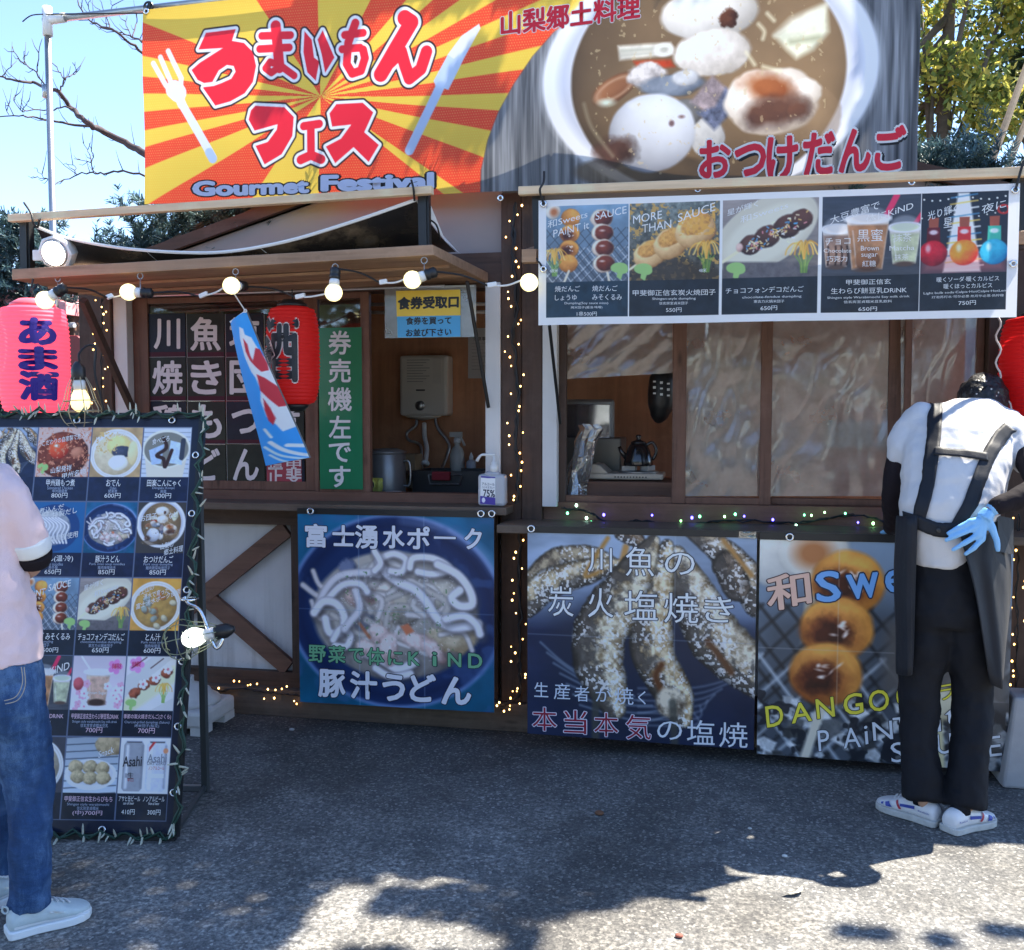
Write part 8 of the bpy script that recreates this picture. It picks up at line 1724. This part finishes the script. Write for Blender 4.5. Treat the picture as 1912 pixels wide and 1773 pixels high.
cuff((52, 1004, Y0+.035), (60, 1028, Y0+.055), 36.5, 36, M_CUF, 'white_cuff'); cuff((60, 1028, Y0+.055), (60, 1048, Y0+.07), 35, 33, M_SLV, 'black_cuff')
jn = MB()
ringloft(jn, [S(-14, 1200, Y0, 82, .115), S(-12, 1250, Y0, 88, .125), S(-10, 1310, Y0, 92, .125), S(-10, 1345, Y0+.01, 84, .11)])
smoothtube(jn, [(22, 1320, Y0+.01, 62), (40, 1400, Y0+.03, 54), (52, 1470, Y0+.03, 44), (56, 1540, Y0+.0, 39), (57, 1610, Y0-.01, 36), (57, 1655, Y0-.015, 36), (56, 1698, Y0-.02, 36)], end=False)
smoothtube(jn, [(-45, 1320, Y0+.08, 60), (-32, 1400, Y0+.14, 52), (-22, 1470, Y0+.17, 44), (-18, 1540, Y0+.16, 38), (-18, 1610, Y0+.16, 35), (-20, 1668, Y0+.17, 33)])
jo = jn.build('jeans', M_DEN, cpn); fuse(jo, .010, 5, .026, .011)
st_ = mat('pale_thread', (.32, .30, .26), .8)
pk2 = MB()
def jy(px, py): return Y0-.118
for pts in ([(8, 1308), (30, 1300), (42, 1275), (40, 1245)], [(10, 1314), (34, 1306), (47, 1280), (45, 1245)]):
    pk2.tube(catmull([P(x, y, Y0-.125*math.sqrt(max(.1, 1-((x+11)/92)**2))-.010) for x, y in pts], 5), .0014, 5)
pk2.build('pocket_stitching', st_, cpn)
M_SH2 = mat('pale_grey_mesh_shoe', (.52, .58, .58), .65, vary=.08, nscale=40, bump=.3, bscale=200); M_SO2 = mat('white_foam_sole', (.76, .77, .77), .5, vary=.04)
for (hx, hy, tx, ty, ln) in ((14, 1750, 168, 1704, .228), (-62, 1720, -12, 1690, .228)):
    he = G(hx, hy); to = G(tx, ty); to = he+(to-he).normalized()*ln; o, h, f, s, pr = shoe(cpn, he, to, ln, M_SH2, M_SO2)
    v = Vector(CAMP)-h; sd = 1 if s.dot(v) > 0 else -1
    shoemark(o, h, f, s, pr, ln, sd, [(.46, .060), (.62, .052), (.62, .048), (.46, .055)], M_STEEL, 'side_tab')
    shoemark(o, h, f, s, pr, ln, sd, [(.05, .030), (.95, .026), (.95, .030), (.05, .040)], M_SO2, 'side_wave'); MB().torus(h+Vector((0, 0, .082))-f*.004, .010, .003, RX90, 10, 5).build('heel_loop', M_SH2, o)
    c = h+f*(.34*ln); MB().lathe([(.030, .07), (.029, .10), (.028, .11)], c, 16).build('sock', M_BLK, cpn, smooth=True)
# ================================================================== trees and greenery
def foliage_mat(name, c1, c2, trans=.35, c3=None):
    t = NT(name); b = t.bsdf(.5, spec=.4); at = t.node('ShaderNodeVertexColor', layer_name='print')
    t.link(at.outputs[0], b.inputs[0]); tl = t.node('ShaderNodeBsdfTranslucent'); t.link(at.outputs[0], tl.inputs[0])
    m = t.node('ShaderNodeMixShader'); m.inputs[0].default_value = trans; t.link(b.outputs[0], m.inputs[1]); t.link(tl.outputs[0], m.inputs[2]); t.link(m.outputs[0], t.out.inputs[0]); return t.m
def leafmesh(name, V, C, m, parent):
    """V: n x 4 x 3 quads, C: n x 3 colours"""
    n = len(V); me = bpy.data.meshes.new(name); me.vertices.add(n*4); w = np.array(WLOC[parent.name]) if parent else np.zeros(3)
    me.vertices.foreach_set('co', (V.reshape(-1, 3)-w).astype(np.float32).ravel()); me.loops.add(n*4); me.polygons.add(n)
    me.polygons.foreach_set('loop_start', np.arange(0, 4*n, 4, dtype=np.int32)); me.loops.foreach_set('vertex_index', np.arange(4*n, dtype=np.int32)); me.update(calc_edges=True)
    a = me.color_attributes.new('print', 'FLOAT_COLOR', 'POINT'); r = np.ones((n*4, 4), np.float32); r[:, :3] = np.repeat(C, 4, 0); a.data.foreach_set('color', r.ravel())
    return link(name, me, m, parent, local=True)
def leaves(cen, n, size, rs, cols, flat=.5):
    """cen: clump centres (k,4 with radius); one leaf quad each, random turn"""
    k = rs.randint(0, len(cen), n); d = rs.normal(0, 1, (n, 3)); d /= np.linalg.norm(d, axis=1)[:, None]; r = rs.uniform(.35, 1, n)**.6
    c = cen[k, :3]+d*(r*cen[k, 3])[:, None]*np.array((1, 1, .8))
    a = rs.normal(0, 1, (n, 3)); a /= np.linalg.norm(a, axis=1)[:, None]; b = np.cross(a, rs.normal(0, 1, (n, 3))); b /= np.linalg.norm(b, axis=1)[:, None]
    s = (size*rs.uniform(.6, 1.3, n))[:, None]
    V = np.stack([c-a*s, c+b*s*flat*.9, c+a*s, c-b*s*flat*.9], 1)
    col = np.array(cols)[rs.randint(0, len(cols), n)]*rs.uniform(.7, 1.3, n)[:, None]
    return V, col
M_BARK = mat('bark', (0.10, 0.075, 0.055), .85, vary=.35, nscale=18, bump=.5, bscale=30)
M_LEAF = foliage_mat('broad_leaves', None, None, .55)
def broad_tree(name, label, base, trunk, clumps, nl, size, cols, seed, branches=()):
    rs = np.random.RandomState(seed); r = thing(name, label, 'tree', base, 'trees behind the stalls')
    mb = MB().tube(catmull([Vector(p) for p in trunk], 5), list(np.linspace(.16, .05, len(catmull([Vector(p) for p in trunk], 5)))), 10)
    t_ = [Vector(p) for p in trunk]
    for i, cl_ in enumerate(clumps):
        if len(clumps) < 60 and i % 2 == 0:
            s = t_[1].lerp(t_[-1], min(1, .25+.75*i/len(clumps))); e = Vector(cl_[:3]); mb.tube([s, s.lerp(e, .5)+Vector((0, 0, -.12)), e], [.05, .03, .012], 6)
    mb.build('trunk', M_BARK, r, smooth=True)
    V, C = leaves(np.array(clumps), nl, size, rs, cols); leafmesh('crown', V, C, M_LEAF, r); return r
def clump_set(c, rx, ry, rz, n, r0, r1, seed):
    rnd = random.Random(seed); out = []
    for i in range(n):
        while True:
            d = Vector((rnd.uniform(-1, 1), rnd.uniform(-1, 1), rnd.uniform(-1, 1)))
            if .25 < d.length < 1: break
        out.append((c[0]+d.x*rx, c[1]+d.y*ry, c[2]+d.z*rz, rnd.uniform(r0, r1)))
    return out
c = P(1735, 75, 6.5)
broad_tree('evergreen_tree', 'leafy evergreen tree with sunlit yellow green leaves right of the banner', (c.x-.2, 6.5, 0), [(c.x-.2, 6.5, 0), (c.x-.1, 6.5, 1.6), (c.x+.1, 6.5, 3.0), (c.x+.2, 6.5, c.z+.6)], clump_set(c, 1.0, .8, 1.35, 34, .25, .48, 3), 8000, .050, [(.26, .30, .06), (.40, .38, .08), (.16, .21, .06), (.62, .50, .10)], 4)
c = P(1985, 60, 7.5)
broad_tree('evergreen_tree', 'darker evergreen tree at the right edge behind the sunlit one', (c.x+.2, 7.5, 0), [(c.x+.2, 7.5, 0), (c.x+.1, 7.5, 2.0), (c.x, 7.5, 3.4), (c.x+.1, 7.5, c.z+.9)], clump_set(c, .95, .8, 1.3, 30, .25, .5, 8), 9000, .055, [(.07, .10, .035), (.10, .13, .045), (.05, .07, .03)], 9)
for i, (a, b) in enumerate((((1918, 120), (1836, 345)), ((1930, 190), (1868, 345)))):
    A, B = P(*a, 5.6+.3*i), P(*b, 5.6+.3*i); d = (B-A).normalized(); F_ = B+d*(B.z/-d.z)
    r = thing('leaning_pole', ('bare leaning grey pole crossing in front of the dark tree', 'shorter bare leaning pole nearest the right edge')[i], 'pole', tuple(F_), 'leaning poles behind the right roof'); MB().tube([F_, A-d*.3], [.045, .03], 8).build('pole', M_BARK, r, smooth=True)
# tall tree outside the frame whose shade falls on the foreground
SD = np.array(SUND)
rs = np.random.RandomState(21); cl2 = []
LIT = [[(935, 1622), (985, 1604), (1040, 1597), (1090, 1603), (1085, 1612), (1030, 1617), (980, 1625)], [(778, 1655), (800, 1638), (850, 1622), (855, 1625), (815, 1645), (785, 1660)],
       [(612, 1693), (664, 1653), (739, 1647), (702, 1662), (668, 1683), (656, 1695), (693, 1716), (718, 1718), (668, 1724), (585, 1733), (610, 1704)],
       [(551, 1764), (618, 1745), (697, 1720), (781, 1724), (844, 1741), (898, 1747), (928, 1762), (844, 1762), (752, 1754), (677, 1760), (618, 1768), (559, 1766)]]
LIT = [[(G(*p).x, G(*p).y) for p in q] for q in LIT]
BAND = [(G(*p).x, G(*p).y) for p in [(1405, 1755), (1525, 1722), (1596, 1708), (1668, 1717), (1763, 1732), (1912, 1732), (1960, 1745), (1912, 1762), (1700, 1762), (1480, 1770)]]
def pdist(x, y, L):
    ins = False; d = 9; n = len(L)
    for i in range(n):
        (ax, ay), (bx, by) = L[i], L[(i+1) % n]
        if (ay > y) != (by > y) and x < (bx-ax)*(y-ay)/(by-ay)+ax: ins = not ins
        ex, ey = bx-ax, by-ay; t = max(0, min(1, ((x-ax)*ex+(y-ay)*ey)/(ex*ex+ey*ey+1e-12))); d = min(d, math.hypot(x-ax-t*ex, y-ay-t*ey))
    return -d if ins else d
def addc(x, y, r):
    h = 4.9+rs.uniform(-.25, .25); p = np.array((x, y, 0))+SD/SD[2]*h; cl2.append((*p, r))
EY = [-2.6, -1.94, -1.74, -1.68, -1.64, -1.57, -1.44, -1.30]; EX = [-.48, -.42, -.37, -.36, -.25, -.10, -.02, -.02]
for gx in np.arange(-3.6, .1, .085):
    for gy in np.arange(-2.75, -1.22, .085):
        x = gx+rs.uniform(-.02, .02); y = gy+rs.uniform(-.02, .02)
        if min(pdist(x, y, g) for g in LIT) < .045: continue
        if x > np.interp(y, EY, EX)-.06: continue
        if y > -1.5 and x < -.8 and vnoise(np.array([x*2.3]), np.array([y*4]), 3)[0] > .42: continue
        addc(x, y, .065)
for gx in np.arange(-.2, 1.4, .085):
    for gy in np.arange(-2.6, -1.3, .085):
        if pdist(gx, gy, BAND) < -.01 and rs.rand() < .5: addc(gx, gy, .045)
cc = np.mean(np.array(cl2), 0)
broad_tree('shade_tree', 'tall broadleaf tree behind the stall, beyond the right edge, that shades the asphalt', (3.6, 2.2, 0), [(3.6, 2.2, 0), (3.4, 2.0, 2.5), (2.6, 1.2, 4.6), (cc[0], cc[1], 5.0)], cl2, 52000, .030, [(.06, .09, .03), (.08, .11, .03)], 5)
# bare tree behind, left
z = zc(0, 0, 3.694); YT_ = 6.0
bt = thing('bare_tree', 'leafless tree with thin dark branches in the sky left of the banner', 'tree', tuple(P(640, 760, YT_)))
M_TWIG = mat('dark_twig', (.055, .035, .035), .8)
tg = MB(); rnd = random.Random(3)
def tw(pts, r0, r1, sub=True):
    q = catmull([P(*z(*p), YT_+rnd.uniform(-.25, .25)) for p in pts], 4); n = len(q)
    q = [p+Vector((rnd.uniform(-.012, .012), 0, rnd.uniform(-.012, .012))) for p in q]; tg.tube(q, list(np.linspace(r0, r1, n)), 6)
    if sub:
        for k in range(2, n-1, 3):
            d = (q[k]-q[k-1]).normalized(); s_ = rnd.choice((-1, 1)); p = q[k]; L = rnd.uniform(.05, .16); a_ = d.cross(Vector((0, 1, 0)))*s_*.8+d*.7+Vector((0, rnd.uniform(-.3, .3), .25)); tg.tube([p, p+a_*L, p+a_*L*1.7+Vector((0, 0, .04))], [.006, .004, .002], 4)
MAIN = [(1500, 1500), (1250, 1240), (1005, 1070), (900, 1000), (720, 910), (640, 875), (560, 810), (480, 730), (420, 650), (330, 605), (230, 570), (130, 560), (20, 530), (-60, 480)]
tw(MAIN, .05, .008)
for p, a, b in [([(640, 875), (520, 860), (340, 830), (250, 815), (130, 795), (-20, 805)], .018, .006), ([(420, 650), (425, 600), (440, 545), (410, 490), (380, 450)], .011, .004), ([(440, 545), (490, 520), (525, 500), (505, 430)], .008, .004), ([(500, 750), (440, 740), (340, 760), (200, 755), (150, 770), (100, 700), (100, 655)], .010, .004), ([(150, 770), (190, 700), (200, 690)], .006, .003), ([(60, 790), (35, 740), (40, 700)], .006, .003), ([(310, 590), (250, 500), (170, 440), (120, 390), (85, 315)], .010, .004), ([(250, 500), (265, 400), (290, 260)], .008, .003), ([(20, 530), (60, 470), (110, 425)], .007, .003), ([(200, 470), (165, 400), (170, 350)], .006, .003),
                ([(1300, 620), (1000, 375), (880, 280), (770, 205), (640, 150), (560, 60), (530, -20)], .02, .006), ([(1000, 290), (910, 255), (840, 225), (700, 190), (615, 155)], .012, .004), ([(910, 255), (940, 150), (950, 70)], .009, .003), ([(905, 250), (875, 170), (870, 110)], .007, .003), ([(770, 205), (730, 110), (690, -10)], .009, .003), ([(735, 120), (770, 60), (760, -10)], .006, .003), ([(1000, 300), (960, 270), (985, 280)], .006, .003), ([(640, 150), (610, 60), (620, -10)], .006, .003),
                ([(1300, 1300), (1005, 1215), (850, 1180), (720, 1195), (640, 1190), (540, 1200), (420, 1255), (350, 1290)], .016, .005), ([(640, 1190), (630, 1110), (600, 1030), (570, 975)], .008, .003), ([(635, 1110), (640, 1060), (610, 985)], .006, .003), ([(630, 1115), (570, 1105), (510, 1090)], .006, .003), ([(520, 1195), (515, 1150), (440, 1130)], .006, .003), ([(360, 1240), (300, 1220), (240, 1150)], .006, .003), ([(360, 1245), (280, 1225), (215, 1218)], .006, .003)]:
    tw(p, a, b)
tg.build('branch_work', M_TWIG, bt, smooth=True)
b0 = P(640, 760, YT_); j0 = P(*z(1500, 1500), YT_); j1 = P(*z(1300, 620), YT_)
MB().tube([(b0.x, YT_, 0), (b0.x-.05, YT_, 1.4), tuple(j0), tuple(j1)], [.10, .085, .06, .03], 10).build('trunk', M_BARK, bt, smooth=True)
# spruce greenery
M_NEEDLE = foliage_mat('blue_spruce_needles', None, None, .2)
def sprays(pts, dirs, lens, rs, cols, nn=46, nl=.045, nw=.0035):
    """short spruce shoots: needles all round each shoot"""
    Vs = []; Cs = []
    for p, d, L in zip(pts, dirs, lens):
        d = d/np.linalg.norm(d); u = np.cross(d, (0.3, .2, 1.0)); u /= np.linalg.norm(u); w = np.cross(d, u)
        t = rs.uniform(0, 1, nn); a = rs.uniform(0, 6.283, nn); o = p+d*(t*L)[:, None]; rad = u*np.cos(a)[:, None]+w*np.sin(a)[:, None]
        nd = rad*.8+d*.65; nd /= np.linalg.norm(nd, axis=1)[:, None]; ln = nl*rs.uniform(.7, 1.2, nn)*(1.15-.5*t); sd = np.cross(nd, rs.normal(0, 1, (nn, 3))); sd /= np.linalg.norm(sd, axis=1)[:, None]
        e = o+nd*ln[:, None]; Vs.append(np.stack([o-sd*nw, o+sd*nw, e+sd*nw*.4, e-sd*nw*.4], 1))
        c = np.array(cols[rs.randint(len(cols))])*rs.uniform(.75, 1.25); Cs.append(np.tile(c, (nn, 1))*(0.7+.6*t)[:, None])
    return np.concatenate(Vs), np.concatenate(Cs)
SPR = [(.055, .105, .115), (.075, .14, .15), (.045, .085, .085), (.10, .17, .18)]
def garland(name, label, a, b, n, thick, depth, seed, droop=.5):
    rs = np.random.RandomState(seed); a = np.array(a); b = np.array(b); t = rs.uniform(0, 1, n)
    r = thing(name, label, 'greenery', tuple((a+b)/2), 'spruce greenery on the roof')
    lump = 1+.35*np.sin(t*31+seed)*np.sin(t*9+1)
    p = a+(b-a)*t[:, None]; p[:, 1] += rs.uniform(.02, depth*1.3, n); p[:, 2] += rs.uniform(0, 1, n)*thick*lump
    d = rs.normal(0, .6, (n, 3)); d[:, 1] = np.maximum(d[:, 1]-.15, -.35); d[:, 2] += rs.uniform(-droop, 1.0, n)
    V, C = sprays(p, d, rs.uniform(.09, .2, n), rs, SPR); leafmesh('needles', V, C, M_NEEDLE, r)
    mb = MB()
    for k in range(6): mb.tube([a+(b-a)*(k/6)+np.array((0, .05, .03)), a+(b-a)*((k+1.2)/6)+np.array((0, rs.uniform(-.05, .2), thick*.5))], .014, 6)
    mb.build('stem', M_BARK, r); return r
garland('spruce_garland', 'dark blue green spruce garland along the left roof slope', (XL-.05, .02, roofz(XL)+.0), (-1.0, .02, roofz(-1.0)-.02), 1150, .25, .40, 3)
e_ = P(1720, 330, -.02); f_ = P(1885, 330, -.02)
garland('spruce_garland', 'blue green spruce garland above the right end of the menu sheet', (.25, .0, e_.z-.06), (f_.x-.02, .0, f_.z-.09), 600, .22, .30, 7)
garland('spruce_garland', 'spruce garland at the far right end of the roof, past the lantern', (f_.x+.1, .0, roofz(f_.x)+.02), (XR+.1, .0, roofz(XR)), 160, .16, .4, 12)
def spruce(name, label, base, h, rb, seed, n):
    rs = np.random.RandomState(seed); r = thing(name, label, 'tree', base, 'spruce trees'); bx = np.array(base)
    MB().tube([base, (base[0], base[1], h)], [.07, .01], 8).build('trunk', M_BARK, r, smooth=True)
    zz = .15+(h-.15)*rs.uniform(0, 1, n)**1.1; a = rs.uniform(0, 6.283, n); lay = .75+.35*np.sin(zz*9+3*np.sin(a*2)); rr = rb*(1-zz/h*.93)*rs.uniform(.35, 1, n)**.5*lay
    p = np.stack([bx[0]+rr*np.cos(a), bx[1]+rr*np.sin(a), zz], 1); d = np.stack([np.cos(a), np.sin(a), rs.uniform(-.5, .35, n)], 1)+rs.normal(0, .25, (n, 3))
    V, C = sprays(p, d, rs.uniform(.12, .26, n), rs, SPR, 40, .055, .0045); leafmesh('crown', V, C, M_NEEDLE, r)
q = P(45, 560, 1.0)
spruce('spruce_tree', 'blue green spruce standing behind the left end of the awning', (q.x, 1.0, 0), 2.75, .95, 5, 1700)
# far hills and a far grey building to the right
hz = MB(); rnd = random.Random(6); xs = np.linspace(-260, 420, 90); pts = [(x, 190+20*math.sin(x*.01), 16+7*math.sin(x*.021+1)+3*math.sin(x*.07)+rnd.uniform(-.6, .6)) for x in xs]
vs = [(x, y, -1) for x, y, h in pts]+[(x, y, h) for x, y, h in pts]+[(x, y+160, h*1.4) for x, y, h in pts]; n = len(pts)
o = hz.add(vs, [(i, i+1, n+i+1, n+i) for i in range(n-1)]+[(n+i, n+i+1, 2*n+i+1, 2*n+i) for i in range(n-1)]).build('hills', mat('wooded_hill', (.10, .13, .17), .9, vary=.3, nscale=.3), None); o['kind'] = 'structure'
hd = thing('hedge_row', 'unseen hedge and trees added behind the viewer for the window reflections', 'hedge', (0, -16, 0))  # unseen greenery added so the panes have something dark to mirror
rs = np.random.RandomState(31); cl3 = [(x, -16+rnd.uniform(-1, 1), rnd.uniform(.6, 4.4), rnd.uniform(.7, 1.3)) for x in np.linspace(-22, 22, 110)]
V, C = leaves(np.array(cl3), 9000, .28, rs, [(.05, .08, .03), (.07, .10, .035)], .6); leafmesh('foliage', V, C, M_LEAF, hd)
mb = MB()
for x in np.linspace(-21, 21, 15): mb.tube([(x, -16, 0), (x+.2, -16, 3)], .09, 6)
mb.build('stem', M_BARK, hd)
